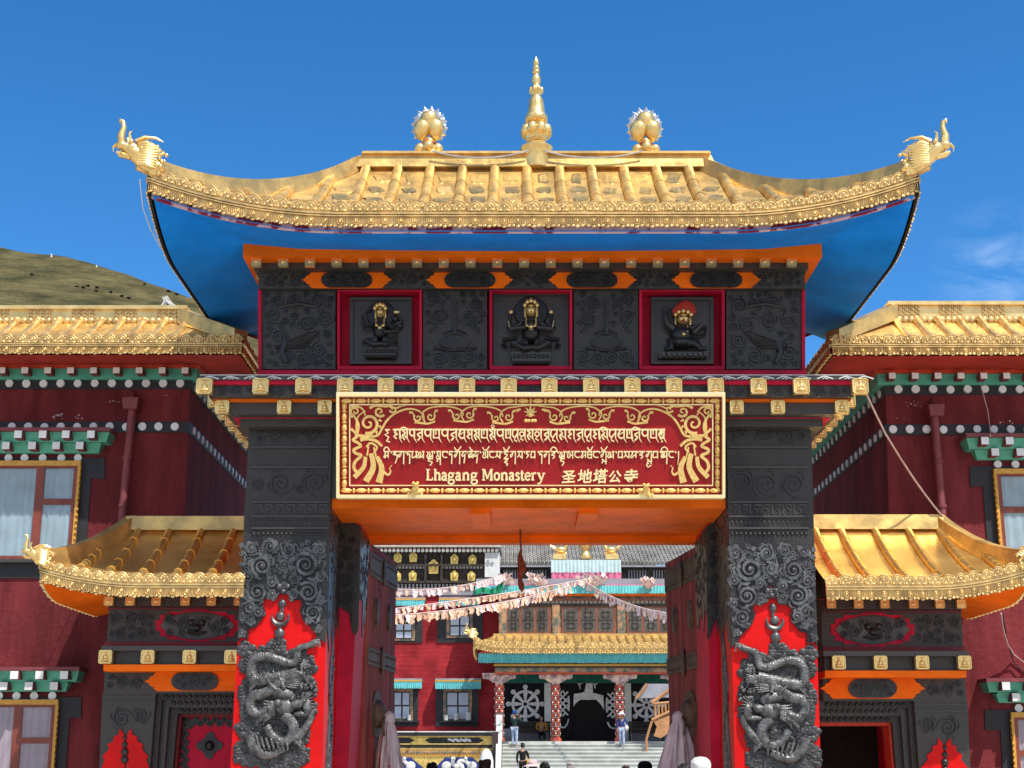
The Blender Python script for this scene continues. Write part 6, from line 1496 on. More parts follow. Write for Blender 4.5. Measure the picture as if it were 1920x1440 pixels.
# LHAGANG MONASTERY in serifed capitals and small letters
arc = lambda cx, cy, rx, ry, a0, a1, n=12: [(cx + rx * math.cos(a0 + (a1 - a0) * i / n), cy + ry * math.sin(a0 + (a1 - a0) * i / n)) for i in range(n + 1)]
pi = math.pi
LT = {'L': [([(.25, 0), (.25, 1)], 1), ([(.0, .97), (.55, .97)], .5), ([(0, .03), (.9, .03)], .55), ([(.92, .0), (.92, .25)], .5)],
      'h': [([(.2, 0), (.2, 1.03)], 1), ([(.02, .99), (.2, .99)], .5), ([(.2, .5), (.45, .66), (.7, .62), (.78, .45), (.78, 0)], .95), ([(.02, .02), (.4, .02)], .5), ([(.6, .02), (.98, .02)], .5)],
      'a': [([(.12, .52), (.3, .66), (.6, .64), (.7, .48), (.7, .05), (.95, .03)], .95), ([(.7, .4), (.3, .36), (.08, .2), (.2, .03), (.45, .02), (.7, .16)], .85)],
      'g': [(arc(.42, .46, .32, .2, 0, 2 * pi), .85), ([(.68, .6), (.98, .66)], .6), ([(.2, .3), (.1, .14), (.3, .04), (.75, .03), (.9, -.14), (.7, -.32), (.3, -.33), (.06, -.2), (.2, -.02)], .8)],
      'n': [([(.2, 0), (.2, .66)], 1), ([(.02, .63), (.2, .63)], .5), ([(.2, .5), (.45, .66), (.7, .62), (.78, .45), (.78, 0)], .95), ([(.02, .02), (.4, .02)], .5), ([(.6, .02), (.98, .02)], .5)],
      'M': [([(.14, 0), (.14, 1)], .7), ([(.0, .97), (.24, .97)], .5), ([(.2, 1), (.5, .12)], .9), ([(.5, .12), (.8, 1)], .6), ([(.85, 0), (.85, 1)], 1), ([(.76, .97), (1, .97)], .5), ([(0, .02), (.3, .02)], .5), ([(.68, .02), (1.02, .02)], .5)],
      'o': [(arc(.5, .34, .4, .32, 0, 2 * pi, 18), .9)],
      's': [([(.85, .52), (.6, .66), (.25, .6), (.2, .45), (.75, .27), (.8, .12), (.5, .01), (.12, .1)], .85)],
      't': [([(.4, .88), (.4, .12), (.6, .02), (.95, .08)], .95), ([(.02, .63), (.9, .63)], .5)],
      'e': [([(.1, .36), (.88, .38), (.8, .58), (.5, .67), (.2, .56), (.08, .34), (.2, .1), (.5, .01), (.88, .12)], .8)],
      'r': [([(.3, 0), (.3, .66)], 1), ([(.04, .63), (.3, .63)], .5), ([(.3, .45), (.55, .64), (.95, .62)], .85), ([(.04, .02), (.6, .02)], .5)],
      'y': [([(.18, .64), (.52, .05)], .95), ([(.88, .64), (.5, -.12), (.3, -.32), (.06, -.28)], .7), ([(.0, .63), (.4, .63)], .5), ([(.66, .63), (1.04, .63)], .5)]}
mb = MB()
for ch, a, b_ in [('L', 905, 970), ('h', 978, 1046), ('a', 1052, 1106), ('g', 1112, 1176), ('a', 1184, 1238), ('n', 1246, 1318), ('g', 1328, 1394), ('M', 1434, 1538), ('o', 1546, 1604), ('n', 1610, 1682), ('a', 1690, 1744), ('s', 1750, 1792), ('t', 1796, 1836), ('e', 1840, 1894), ('r', 1898, 1950), ('y', 1954, 2030)]:
    a, b_ = 620 + .1979 * a, 620 + .1979 * b_
    for st, w in LT[ch]:
        pts = [(a + (b_ - a) * x, 900.5 - 20.5 * y) for x, y in st]
        mb.ribbon(SG, smooth(pts) if 2 < len(pts) < 11 else pts, 3.3 * w + .5)
mb.build('latin_lettering', M_['goldletter'], sb)
mb = MB()
for ch, px, dy, sc_ in (('\u5723', 1066.5, 1, 1.0), ('\u5730', 1096.6, 0, 1.02), ('\u5854', 1125.8, 0, 1.05), ('\u516c', 1153.0, 1, .9), ('\u5bfa', 1183.0, 0, 1.0)):
    cu = bpy.data.curves.new('glyph', 'FONT'); cu.body = ch; cu.size = 1.0; cu.offset = .022; cu.resolution_u = 4
    o = bpy.data.objects.new('glyph', cu); COL.objects.link(o)
    bpy.context.view_layer.update()
    me = bpy.data.meshes.new_from_object(o.evaluated_get(bpy.context.evaluated_depsgraph_get()))
    if len(me.vertices):
        xs = [v.co.x for v in me.vertices]; ys = [v.co.y for v in me.vertices]; cx, cy = (min(xs) + max(xs)) / 2, (min(ys) + max(ys)) / 2; H = max(max(ys) - min(ys), max(xs) - min(xs))
        f = 26.5 * sc_ / H
        T2 = lambda v, off: SG(px + (v.co.x - cx) * f + (v.co.y - cy) * f * .10, 893 + dy - (v.co.y - cy) * f + (v.co.x - cx) * f * -.05, off)
        mb.add([T2(v, .016) for v in me.vertices], [tuple(p.vertices) for p in me.polygons])
        from collections import Counter
        ec = Counter(e for p in me.polygons for e in p.edge_keys)
        bl = [e for e, n_ in ec.items() if n_ == 1]
        for a, b_ in bl: mb.add([T2(me.vertices[a], .016), T2(me.vertices[b_], .016), T2(me.vertices[b_], -.002), T2(me.vertices[a], -.002)], [(0, 1, 2, 3)])
    bpy.data.objects.remove(o); bpy.data.curves.remove(cu); bpy.data.meshes.remove(me)
mb.build('chinese_lettering', M_['goldletter'], sb)
# ================================================================== TEMPLE ACROSS THE COURTYARD
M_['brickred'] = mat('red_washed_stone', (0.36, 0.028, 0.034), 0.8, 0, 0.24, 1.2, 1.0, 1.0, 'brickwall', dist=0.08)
M_['slate'] = mat('grey_roof_tile', (0.30, 0.285, 0.26), 0.8, 0, 0.3, 1.5, 0.4, 6, col2=(0.17, 0.16, 0.15))
M_['greyband'] = mat('grey_lime_band', (0.30, 0.30, 0.33), 0.8, 0, 0.12, 2)
M_['darkwood'] = mat('dark_weathered_wood', (0.060, 0.048, 0.042), 0.7, 0, 0.25, 4)
M_['paintwood'] = mat('painted_timber', (0.36, 0.20, 0.10), 0.6, 0, 0.4, 3.2, col2=(0.10, 0.12, 0.10), hard=(.42, .58))
M_['paintcol'] = mat('patterned_column_paint', (0.46, 0.09, 0.04), 0.5, 0, 0.4, 4.0, col2=(0.22, 0.03, 0.05), hard=(.46, .54))
M_['turq'] = mat('turquoise_valance', (0.16, 0.55, 0.56), 0.75, 0, 0.12, 3)
M_['turqdark'] = mat('dark_green_valance', (0.025, 0.13, 0.10), 0.8)
M_['brightgreen'] = mat('bright_green_cloth', (0.03, 0.30, 0.16), 0.8)
M_['paleturq'] = mat('faded_turquoise_valance', (0.52, 0.66, 0.66), 0.8, 0, 0.1, 3)
M_['pinkcloth'] = mat('pink_valance', (0.70, 0.18, 0.30), 0.8)
M_['marble'] = mat('pale_marble', (0.66, 0.66, 0.63), 0.6, 0, 0.1, 1.5)
M_['step'] = mat('pale_stone_steps', (0.52, 0.53, 0.49), 0.75, 0, 0.14, 1.2)
M_['pane'] = mat('pale_reflecting_pane', (0.42, 0.48, 0.58), 0.15, 0, 0.12, .8, spec=0.8)
M_['curtainblack'] = mat('black_yak_hair_curtain', (0.018, 0.015, 0.017), 0.9)
M_['plaque'] = mat('gilt_plaque', (0.78, 0.56, 0.16), 0.4, 0.5, 0.2, 6, 0.3, 12)
M_['lattice'] = mat('brown_lattice_wood', (0.20, 0.08, 0.05), 0.6, 0, 0.2, 3)
M_['bluepaint'] = mat('deep_blue_painted_panel', (0.02, 0.035, 0.20), 0.5)
M_['paneglass'] = mat('dusty_gallery_pane', (0.10, 0.095, 0.085), 0.25, 0, 0.3, 1, spec=0.5)
M_['capital'] = mat('pale_painted_capital', (0.55, 0.38, 0.28), 0.6, 0, 0.4, 3.5, col2=(0.25, 0.16, 0.18), hard=(.42, .58))
M_['cornice'] = mat('pale_cornice', (0.55, 0.52, 0.48), 0.8)
M_['flagpeach'] = mat('faded_peach_flag', (0.72, 0.53, 0.38), 0.85, 0, 0.3, 3.2, col2=(0.55, 0.28, 0.18))
M_['flagpale'] = mat('faded_pale_flag', (0.80, 0.66, 0.62), 0.85, 0, 0.15, 3.0, col2=(0.60, 0.38, 0.36))
tem = thing('temple', 'red walled Tibetan temple with gilded porch across the courtyard', 'temple', (X(1000, 1400, 72), 72, 0))
TW, TP = 72.0, 68.0               # wall plane and porch front plane
def valance(x0, x1, y0, y1, d, m, pa, name='valance', pitch=4.0, amp=.05, dip=None):
    """pleated cloth hung along an eave"""
    mb = MB(); A, B = X(x0, y0, d), X(x1, y0, d); z0, z1 = Z(y0, d), Z(y1, d); n = max(8, int((x1 - x0) / pitch * 4))
    rnd = random.Random(int(x0)); ph = [rnd.uniform(-.7, .7) for _ in range(n + 1)]
    def f(u, v):
        i = int(u * n); k = .3 + .7 * v
        return Vector((A + (B - A) * u, d - .06 - amp * k * math.sin(2 * math.pi * u * (x1 - x0) / pitch + ph[min(i, n)] * v), z0 + (z1 - z0) * v * (1 + .06 * ph[min(i, n)])))
    mb.grid(f, n, 3); mb.grid(lambda u, v: f(u, v) + Vector((0, .02, 0)), n, 3)
    return mb.build(name, m, pa, smooth='all', recalc=False)
def tbox(name, x0, x1, y0, y1, d, th, m, pa, **k):
    mb = MB(); A, B = X(x0, (y0 + y1) / 2, d), X(x1, (y0 + y1) / 2, d); mb.box(A, B, d, d + th, Z(y1, d), Z(y0, d)); return mb.build(name, m, pa, **k)
ZP = Z(1390, TP)                  # porch floor
# left wing wall
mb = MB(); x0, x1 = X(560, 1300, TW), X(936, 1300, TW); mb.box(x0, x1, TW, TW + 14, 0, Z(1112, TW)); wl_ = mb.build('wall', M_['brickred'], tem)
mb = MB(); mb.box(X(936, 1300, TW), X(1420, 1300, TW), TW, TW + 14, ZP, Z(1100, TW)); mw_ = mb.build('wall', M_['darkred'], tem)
tbox('grey_band', 560, 905, 1104, 1116, TW - .12, 3, M_['greyband'], wl_)
tbox('upper_storey', 560, 930, 1030, 1104, TW + .1, 12, M_['darkwood'], tem)
up_ = tbox('parapet_frieze', 560, 908, 1032, 1092, TW - .02, .12, M_['darkwood'], tem)
tbox('cornice', 560, 940, 1008, 1025, TW - .5, 13, M_['cornice'], tem)
tbox('white_pier', 909, 937, 1036, 1082, TW - .25, 2.2, M_['marble'], tem)
tbox('shelf', 560, 908, 1057, 1061, TW - .3, .3, M_['darkwood'], up_); tbox('shelf', 560, 908, 1089, 1093, TW - .3, .3, M_['darkwood'], up_)
for px in (798, 828): tbox('post', px - 2, px + 2, 1030, 1090, TW - .32, .3, M_['darkwood'], up_)
def dotrow(x0, x1, y, d, step, r, pa, m, sq=False):
    mb = MB(); x = x0
    while x < x1:
        c = P(x, y, d)
        if sq: mb.box(c.x - r, c.x + r, d - .05, d, c.z - r, c.z + r)
        else: disc(mb, c, r, th=.04)
        x += step
    return mb.build('beam_end_row', m, pa)
dotrow(600, 934, 1032.5, TW - .52, 7.7, .085, tem, M_['stone'], False); dotrow(600, 930, 1027.5, TW - .52, 7.7, .05, tem, M_['brass'], True)
dotrow(600, 890, 1102, TW - .14, 7.0, .07, wl_, M_['stone']); dotrow(600, 890, 1097, TW - .14, 7.0, .05, wl_, M_['stone'], True)
dotrow(600, 796, 1064, TW - .12, 6.5, .06, up_, M_['stone'], True); dotrow(831, 907, 1064, TW - .12, 6.5, .06, up_, M_['stone'], True)
def plaque(px, py, w, h):
    c = P(px, py, TW - .06); W, H = w * TW / FPX / 2, h * TW / FPX / 2
    out = [(-.85, -1), (.85, -1), (1, .2), (.9, .55), (.55, .7), (.35, .95), (0, 1.08), (-.35, .95), (-.55, .7), (-.9, .55), (-1, .2)]
    mb = MB(); mb.prism([c + Vector((x * W, -.10, z * H)) for x, z in out], (0, .1, 0)); mb.ball(c + Vector((0, -.12, 0)), (W * .5, .08, H * .6), 8, 6); mb.ball(c + Vector((0, -.12, H * .5)), (W * .28, .08, H * .25), 8, 6)
    return mb.build('gold_plaque', M_['plaque'], up_)
for px, py in ((746, 1046), (775, 1045), (852, 1049), (886, 1050), (745, 1081), (774, 1080), (852, 1080), (884, 1081)): plaque(px, py, 15, 19)
plaque(813, 1063, 20, 26)
# windows of the red wall
def twin(x0, x1, y0, y1, sx0, sx1, sy0, sy1, hood, d=TW):
    s_ = tbox('window_surround', sx0, sx1, sy0, sy1, d - .06, .1, M_['black'], wl_)
    fr = tbox('window_frame', x0 - 6, x1 + 6, y0 - 5, y1 + 4, d - .10, .03, M_['paintwood'], s_)
    inn = tbox('sash', x0, x1, y0, y1, d - .13, .03, M_['darkwood'], fr)
    w_, h_ = (x1 - x0), (y1 - y0)
    for i in (0, 1):
        for j in (0, 1): tbox('pane', x0 + 2 + i * w_ / 2, x0 + w_ / 2 - 1 + i * w_ / 2, y0 + 2 + j * h_ / 2, y0 + h_ / 2 - 1 + j * h_ / 2, d - .15, .02, M_['pane'], inn)
    if hood:
        hx0, hx1, hy0, hy1 = hood
        hd = tbox('hood', hx0, hx1, hy0, hy0 + 6, d - .75, .75, M_['greyband'], s_); tbox('hood_edge', hx0, hx1, hy0 + 3, hy0 + 6, d - .78, .03, M_['yellow'], hd)
        valance(hx0, hx1, hy0 + 6, hy1, d - .70, M_['turq'], hd)
twin(741, 772, 1168, 1197, 700, 792, 1160, 1205, (700, 797, 1119, 1136)); twin(843, 880, 1154, 1192, 820, 905, 1143, 1205, (823, 898, 1119, 1136))
twin(738, 768, 1297, 1348, 700, 784, 1290, 1362, (700, 791, 1272, 1291)); twin(837, 879, 1297, 1349, 817, 897, 1290, 1362, (816, 902, 1272, 1292))
# flower pots on the sills: things of their own
mb = MB(); c0 = P(836, 1351, TW - .3); mb.lathe(c0, [(.07, 0), (.10, .01), (.11, .24), (.125, .27), (.09, .27), (.085, .22)], 12)
pot = mb.build('plant_pot', M_['marble'], None, smooth=True); tag(pot, 'cream pot at the left end of the sill under the right lower temple window', 'pot', 'pots on the temple window sills')
tbox('sill', 825, 892, 1351, 1354, TW - .5, .5, M_['black'], wl_); tbox('sill', 735, 785, 1351, 1354, TW - .5, .5, M_['black'], wl_)
for px, s_, lb in ((855, 1.3, 'tall white pot in the middle of the right lower temple window sill'), (878, 1.45, 'tallest white pot at the right end of the right temple window sill'), (767, 1.05, 'single white pot on the sill of the left lower temple window')):
    o = pot.copy(); COL.objects.link(o); o.scale = (s_ * .85, 1, s_); o.location = Vector((P(px, 1351, TW - .3).x - c0.x * s_ * .85, 0, c0.z * (1 - s_))); tag(o, lb, 'pot', 'pots on the temple window sills')
# tiled upper roof of the central block
mb = MB(); d0, d1 = TW + .5, TW + 9; za, zb_ = Z(1059, d0), Z(985, d1); xa, xb = X(931, 1050, d0), X(1400, 1050, d0)
mb.prism([(xa, d0, za), (xb, d0, za), (xb, d1, zb_), (xa, d1, zb_)], (0, 0, .1)); tr_ = mb.build('tiled_roof', M_['slate'], tem)
mb = MB(); n = int((xb - xa) / .205)
for i in range(n):
    x = xa + .1 + i * .205; k = 22
    pts = []
    for j in range(k + 1):
        t = j / k; p = Vector((x, d0 + (d1 - d0) * t - .05, za + (zb_ - za) * t + .11)); pts.append(p)
    for j in range(k): mb.tube([pts[j], pts[j].lerp(pts[j + 1], .93) + Vector((0, 0, -.02))], [.085, .07], 6)
mb.build('tile_rows', M_['slate'], tr_, smooth=True)
tbox('eave_board', 931, 1400, 1060, 1063, TW + .42, .1, M_['greyband'], tr_)
cl = tbox('clerestory', 931, 1400, 1063, 1090, TW + .9, 1, M_['darkwood'], tem)
mb = MB()
for i in range(70):
    if i % 9 in (0, 8): continue
    A = P(940 + i * 5.2, 1075, TW + .88); mb.box(A.x - .03, A.x + .03, TW + .85, TW + .9, Z(1084, TW + .88), Z(1069, TW + .88))
mb.build('clerestory_bars', M_['greyband'], cl)
tbox('roof_terrace', 893, 1400, 1085, 1098, TW - 1.6, 3, M_['greyband'], tem)
GD = TW - 1.4
valance(891, 1400, 1098, 1113, GD - .3, M_['turq'], tem, 'eave_valance', 5.5)
tbox('eave_board', 891, 1400, 1096, 1098.5, GD - .34, .2, M_['pinkcloth'], tem)
# altar cloths with the wheel and two deer
vb = tbox('wheel_parapet', 1034, 1163, 1050, 1086, TW - .9, .5, M_['greyband'], tem)
valance(1033, 1164, 1050, 1074, TW - .95, M_['paleturq'], vb, pitch=7); valance(1034, 1165, 1073, 1086, TW - .93, M_['pinkcloth'], vb, pitch=12)
for px, sg in ((1049, 1), (1147, -1)):
    mb = MB(); c = P(px, 1049, TW - .7); s_ = .027
    mb.box(c.x - .32, c.x + .32, TW - .9, TW - .4, c.z - .02, c.z + .26)
    q = lambda u, v: c + Vector((sg * u * s_, 0, v * s_))
    mb.ball(q(2, 18), (.34, .18, .17), 9, 6); mb.tube([q(10, 20), q(15, 30), q(18, 36)], [.12, .08, .06], 7); mb.ball(q(21, 38), (.14, .07, .07), 8, 5); mb.tube([q(-9, 20), q(-18, 27)], [.1, .03], 6)
    mb.tube([q(-6, 13), q(-2, 9), q(8, 10)], .07, 6); mb.tube([q(9, 14), q(13, 10)], .06, 6); mb.tube([q(19, 41), q(16, 52)], [.03, .01], 5); mb.tube([q(20, 41), q(20, 53)], [.03, .01], 5)
    mb.build('gilded_deer', M_['gold'], vb, smooth=True)
mb = MB(); c = P(1098, 1049, TW - .7); mb.lathe(c, [(.30, 0), (.34, .08), (.24, .3), (.16, .42), (.3, .62), (.42, .78), (.2, .86)], 16)
cw = c + Vector((0, 0, 1.45)); mb.tube([cw + Vector((.55 * math.cos(a), 0, .55 * math.sin(a))) for a in [2 * pi * i / 24 for i in range(25)]], .08, 6)
for i in range(4): a = pi * i / 4; mb.tube([cw + Vector((.55 * math.cos(a), 0, .55 * math.sin(a))), cw - Vector((.55 * math.cos(a), 0, .55 * math.sin(a)))], .05, 5)
mb.build('gilded_wheel', M_['gold'], vb, smooth=True)
# glazed gallery
gl = tbox('gallery', 935, 1400, 1113, 1192, GD, 2, M_['paintwood'], tem)
for y0, y1, o in ((1113, 1117, .22), (1122, 1126, .16), (1132, 1136, .10)): tbox('frieze_moulding', 934, 1400, y0, y1, GD - o, o, M_['darkwood' if y0 == 1132 else 'orange' if y0 == 1113 else 'lattice'], gl)
dotrow(940, 1395, 1129, GD - .02, 8, .07, gl, M_['stone'], True)
def gwin(x0, x1, n):
    f = tbox('window', x0, x1, 1138, 1188, GD - .06, .08, M_['lattice'], gl); w = (x1 - x0 - 4) / n
    for i in range(n):
        a, b_ = x0 + 4 + i * w, x0 + i * w + w - 2
        tbox('pane', a, b_, 1141, 1184, GD - .07, .02, M_['paneglass'], f)
        mb = MB(); B = lambda u0, u1, v0, v1: mb.prect(u0, u1, v0, v1, GD - .10, .03)
        B(a, b_, 1161.4, 1162.6)
        for yb in (1143, 1164):
            for u in (.32, .66): B(a + (b_ - a) * u - .5, a + (b_ - a) * u + .5, yb, yb + 18)
            B(a + 5, b_ - 5, yb + 4, yb + 5); B(a + 5, b_ - 5, yb + 13, yb + 14); B(a + 5, a + 6, yb + 5, yb + 13); B(b_ - 6, b_ - 5, yb + 5, yb + 13)
        mb.build('lattice', M_['darkwood'], f)
gwin(949, 1033, 3); gwin(1053, 1155, 3); gwin(1175, 1268, 3); gwin(1286, 1380, 3)
for px in (943, 1043, 1165, 1277): tbox('gallery_post', px - 7, px + 7, 1134, 1192, GD - .12, .12, M_['paintwood'], gl)
# porch roof
pr0, pr1 = TP - .6, GD - .1
mb = MB(); za, zb_ = Z(1222, pr0) + .30, Z(1192, pr1); xa, xb, xc = X(889, 1215, pr0), X(1420, 1215, pr0), X(925, 1192, pr1)
mb.grid(lambda a, b: Vector((xa + (xc - xa) * b + (xb - xa - (xc - xa) * b) * a, pr0 + (pr1 - pr0) * b, za + (zb_ - za) * (.6 * b + .4 * b * b) + .22 * max(0, 1 - a * 14) ** 2 * (1 - b))), 60, 5)
mb.grid(lambda a, b: Vector((xa + (xc - xa) * b, pr0 + (pr1 - pr0) * (b + (1 - b) * a), za + (zb_ - za) * (.6 * b + .4 * b * b) + .22 * max(0, 1 - a * 3) ** 2 * (1 - b))), 8, 5)
pf = mb.build('porch_roof', M_['goldroof'], tem, smooth='all', recalc=False)
mb = MB(); i = 0
while xc + .2 + i * .42 < xb: x = xc + .2 + i * .42; mb.tube([(x, pr0 + .02, za + .04), (x, (pr0 + pr1) / 2, za + (zb_ - za) * .42 + .03), (x, pr1, zb_ + .02)], .075, 7); i += 1
mb.build('porch_ribs', M_['goldroof'], pf, smooth=True)
mb = MB(); eave_trim(mb, [Vector((xa, pr0, za + .30)), Vector((xa + .7, pr0, za + .12)), Vector((xa + 1.5, pr0, za + .06)), Vector((xb, pr0, za + .06))], (0, -1, 0), .46, .36, th=.04, rope=.025); mb.build('eave_trim', M_['goldtrim'], pf, smooth=True)
mb = MB(); eave_trim(mb, [Vector((xa, pr0, za + .30)), Vector((xa, pr0 + 1, za + .08)), Vector((xa, TW, za + .06))], (-1, 0, 0), .46, .36, th=.04, rope=.025); mb.build('eave_trim', M_['goldtrim'], pf, smooth=True)
mb = MB(); dragon_head(mb, Vector((xa, pr0, za + .35)), Vector((-.8, -.2, .25)), (0, 0, 1), .46); mb.build('dragon_head', M_['gold'], pf, smooth=True)
tbox('ridge_beam', 925, 1400, 1188, 1195, GD - .25, .25, M_['goldroof'], pf)
tbox('eave_board', 900, 1420, 1221, 1225, TP - .3, .2, M_['redorange'], pf)
valance(897, 1420, 1225, 1243, TP - .25, M_['turq'], tem, 'porch_valance', 3.2)
mb = MB(); mb.box(X(905, 1240, TP), X(1420, 1240, TP), TP - .2, TW, Z(1226, TP), Z(1222, TP)); mb.build('porch_ceiling', M_['darkwood'], tem)
pb = tbox('porch_beam', 928, 1420, 1243, 1263, TP + .05, .5, M_['paintwood'], tem)
tbox('beam_moulding', 926, 1420, 1245, 1249, TP - .02, .08, M_['yellow'], pb); tbox('beam_moulding', 928, 1420, 1261, 1264, TP, .08, M_['redorange'], pb)
dotrow(930, 1400, 1251, TP + .02, 5, .045, pb, M_['darkwood'], True)
mb = MB(); mb.box(X(930, 1260, TW - .5), X(1420, 1260, TW - .5), TW - .55, TW - .5, Z(1281, TW - .5), Z(1258, TW - .5)); mb.build('green_valance', M_['turqdark'], tem)
for px in (936, 1042, 1163, 1270):
    mb = MB(); c = P(px, 1390, TP + .3)
    zt = Z(1280, TP + .3); s_ = TP / FPX
    H = zt - ZP
    mb.lathe((c.x, TP + .3, ZP), [(10.5 * s_, 0), (10.5 * s_, .14), (8 * s_, .16), (7.5 * s_, .3), (8 * s_, H * .9), (9.5 * s_, H * .93), (6 * s_, H)], 16)
    cm = mb.build('porch_column', M_['paintcol'], tem, smooth=True)
    mb = MB(); rnd = random.Random(px)
    for k in range(11):
        z = ZP + H * (.10 + .075 * k)
        mb.tube([(c.x + 8.3 * s_ * math.cos(a), TP + .3 + 8.3 * s_ * math.sin(a), z) for a in [2 * pi * i / 14 for i in range(15)]], .022, 4, 0)
        for i in range(9):
            a = pi + pi * (i + .5) / 9; mb.ball((c.x + 8.1 * s_ * math.cos(a), TP + .3 + 8.1 * s_ * math.sin(a), z + H * .035), (.035, .035, .05), 6, 4, 1 if (i + 2 * k) % 4 == 0 else 2 if (i + k) % 2 else 3)
    mb.build('column_pattern', [M_['paintwood'], M_['white'], M_['darkred'], M_['redorange']], cm)
    cap_ = [(px - 32, 1262), (px + 32, 1262), (px + 31, 1272), (px + 20, 1273), (px + 14, 1278), (px + 8, 1280), (px + 6, 1286), (px - 6, 1286), (px - 8, 1280), (px - 14, 1278), (px - 20, 1273), (px - 31, 1272)]
    mb = MB(); mb.pslab(cap_, TP + .12, .4)
    for i in range(12): mb.ball(P(px - 27 + i * 5, 1267, TP + .11), (.07, .05, .07), 6, 4)
    mb.build('capital', M_['capital'], cm)
# black curtains, white emblems and doorway inside the porch
bk = tbox('porch_curtain', 930, 1420, 1258, 1392, TW - .3, .1, M_['curtainblack'], tem)
def emblem(name, build): mb = MB(); build(mb); return mb.build(name, M_['emblem'], bk)
M_['emblem'] = mat('white_applique', (0.72, 0.70, 0.70), 0.85)
EP = TW - .31
def wheel(px, py, r):
    def f(mb):
        M = plane_map(EP)
        mb.ribbon(M, [(px + r * .70 * math.cos(a), py + r * .70 * math.sin(a)) for a in [2 * pi * i / 32 for i in range(33)]], r * .14, .012)
        for i in range(8):
            a = pi * i / 4; mb.ribbon(M, [(px + r * u * math.cos(a), py + r * u * math.sin(a)) for u in (.14, .30, .46, .66)], r * .10, .02 + .001 * i, w2=r * .24)
            mb.ball(P(px + r * .94 * math.cos(a), py + r * .94 * math.sin(a), EP), (.125, .03, .125), 10, 6)
            mb.ribbon(M, [(px + r * .7 * math.cos(a), py + r * .7 * math.sin(a)), (px + r * .95 * math.cos(a), py + r * .95 * math.sin(a))], r * .16, .03 + .001 * i)
        mb.ribbon(M, [(px + r * .15 * math.cos(a), py + r * .15 * math.sin(a)) for a in [2 * pi * i / 16 for i in range(17)]], r * .09, .032)
    emblem('wheel_emblem', f)
wheel(985, 1320, 34); wheel(1212, 1322, 32)
def knot(px, py):
    def f(mb):
        M = plane_map(EP)
        for i in range(-1, 2):
            mb.ribbon(M, [(px - 10, py + i * 12 - 10), (px + 10, py + i * 12 + 10)], 3, .012); mb.ribbon(M, [(px + 10, py + i * 12 - 10), (px - 10, py + i * 12 + 10)], 3, .02)
        for s_ in (-1, 1): mb.ribbon(M, [(px, py + s_ * 24), (px - 5, py + s_ * 17), (px, py + s_ * 11), (px + 5, py + s_ * 17), (px, py + s_ * 24)], 3, .026); mb.ribbon(M, [(px + s_ * 11, py - 14), (px + s_ * 12, py), (px + s_ * 11, py + 14)], 3, .03)
    emblem('endless_knot', f)
knot(1055, 1319); knot(1149, 1322)
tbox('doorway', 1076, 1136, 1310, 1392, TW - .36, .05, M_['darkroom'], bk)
def drape(mb):
    mb.pslab([(1099, 1280), (1111, 1280), (1112, 1299), (1120, 1301), (1131, 1304), (1133, 1331), (1126, 1320), (1118, 1312), (1088, 1312), (1080, 1318), (1075, 1325), (1076, 1301), (1090, 1299), (1096, 1297)], TW - .45, .05)
emblem('door_drape', drape)
for pts in ([(1081, 1279), (1086, 1283), (1088, 1292)], [(1093, 1279), (1088, 1283)], [(1113, 1279), (1115, 1286), (1116, 1291)], [(1121, 1279), (1116, 1285)], [(1050, 1362), (1058, 1364), (1064, 1356), (1066, 1348)], [(1139, 1354), (1145, 1364), (1156, 1366)]):
    emblem('cloud_emblem', lambda mb: mb.ribbon(plane_map(EP), smooth(pts), 3.5, .012, w2=1.5))
for a in (1021, 1172): tbox('white_pilaster', a, a + 12, 1281, 1390, TW - .55, .2, M_['marble'], tem)
tbox('plinth_board', 944, 1022, 1366, 1391, TW - .42, .08, M_['greyband'], bk); tbox('plinth_board', 1184, 1400, 1366, 1391, TW - .42, .08, M_['greyband'], bk)
# porch floor and steps
mb = MB(); mb.box(X(940, 1390, TP), X(1420, 1390, TP), TP - .02, TW + .2, 0, ZP); mb.build('porch_floor', M_['step'], tem)
mb = MB(); ns = 14; run = .40; xa, xb = X(942, 1400, TP), X(1330, 1400, TP)
for i in range(ns):
    z = ZP - (i + 1) * ZP / (ns + 1); mb.box(xa, xb, TP - .03 - (i + 1) * run, TP - .03 - i * run, 0, z); mb.box(xa, xb, TP - .07 - (i + 1) * run, TP - .031 - i * run, z + .003, z + .055)
struct('temple_steps', mb, M_['step'])
def STEP(py_t, px, frac):
    """foot point on the flight, frac 0 top .. 1 bottom"""
    i = int(frac * ns); return Vector((X(px, py_t, TP - run * i), TP - .03 - (i + .5) * run, ZP - (i + 1) * ZP / (ns + 1) + .056))
mb = MB(); xs0 = X(936, 1390, TP)
mb.hexa([(xs0 - .12, TP - 5.9, 0), (xs0 + .12, TP - 5.9, 0), (xs0 + .12, TP - 5.9, .75), (xs0 - .12, TP - 5.9, .75)], [(xs0 - .12, TP, 0), (xs0 + .12, TP, 0), (xs0 + .12, TP, ZP + .95), (xs0 - .12, TP, ZP + .95)])
mb.box(xs0 - .16, xs0 + .16, TP - 6.2, TP - 5.9, 0, 1.0); mb.box(xs0 - .15, xs0 + .15, TP - .3, TP - .0, ZP, ZP + 1.2)
tag(mb.build('stair_balustrade', M_['marble'], None), 'white marble balustrade along the left side of the temple steps', 'balustrade')
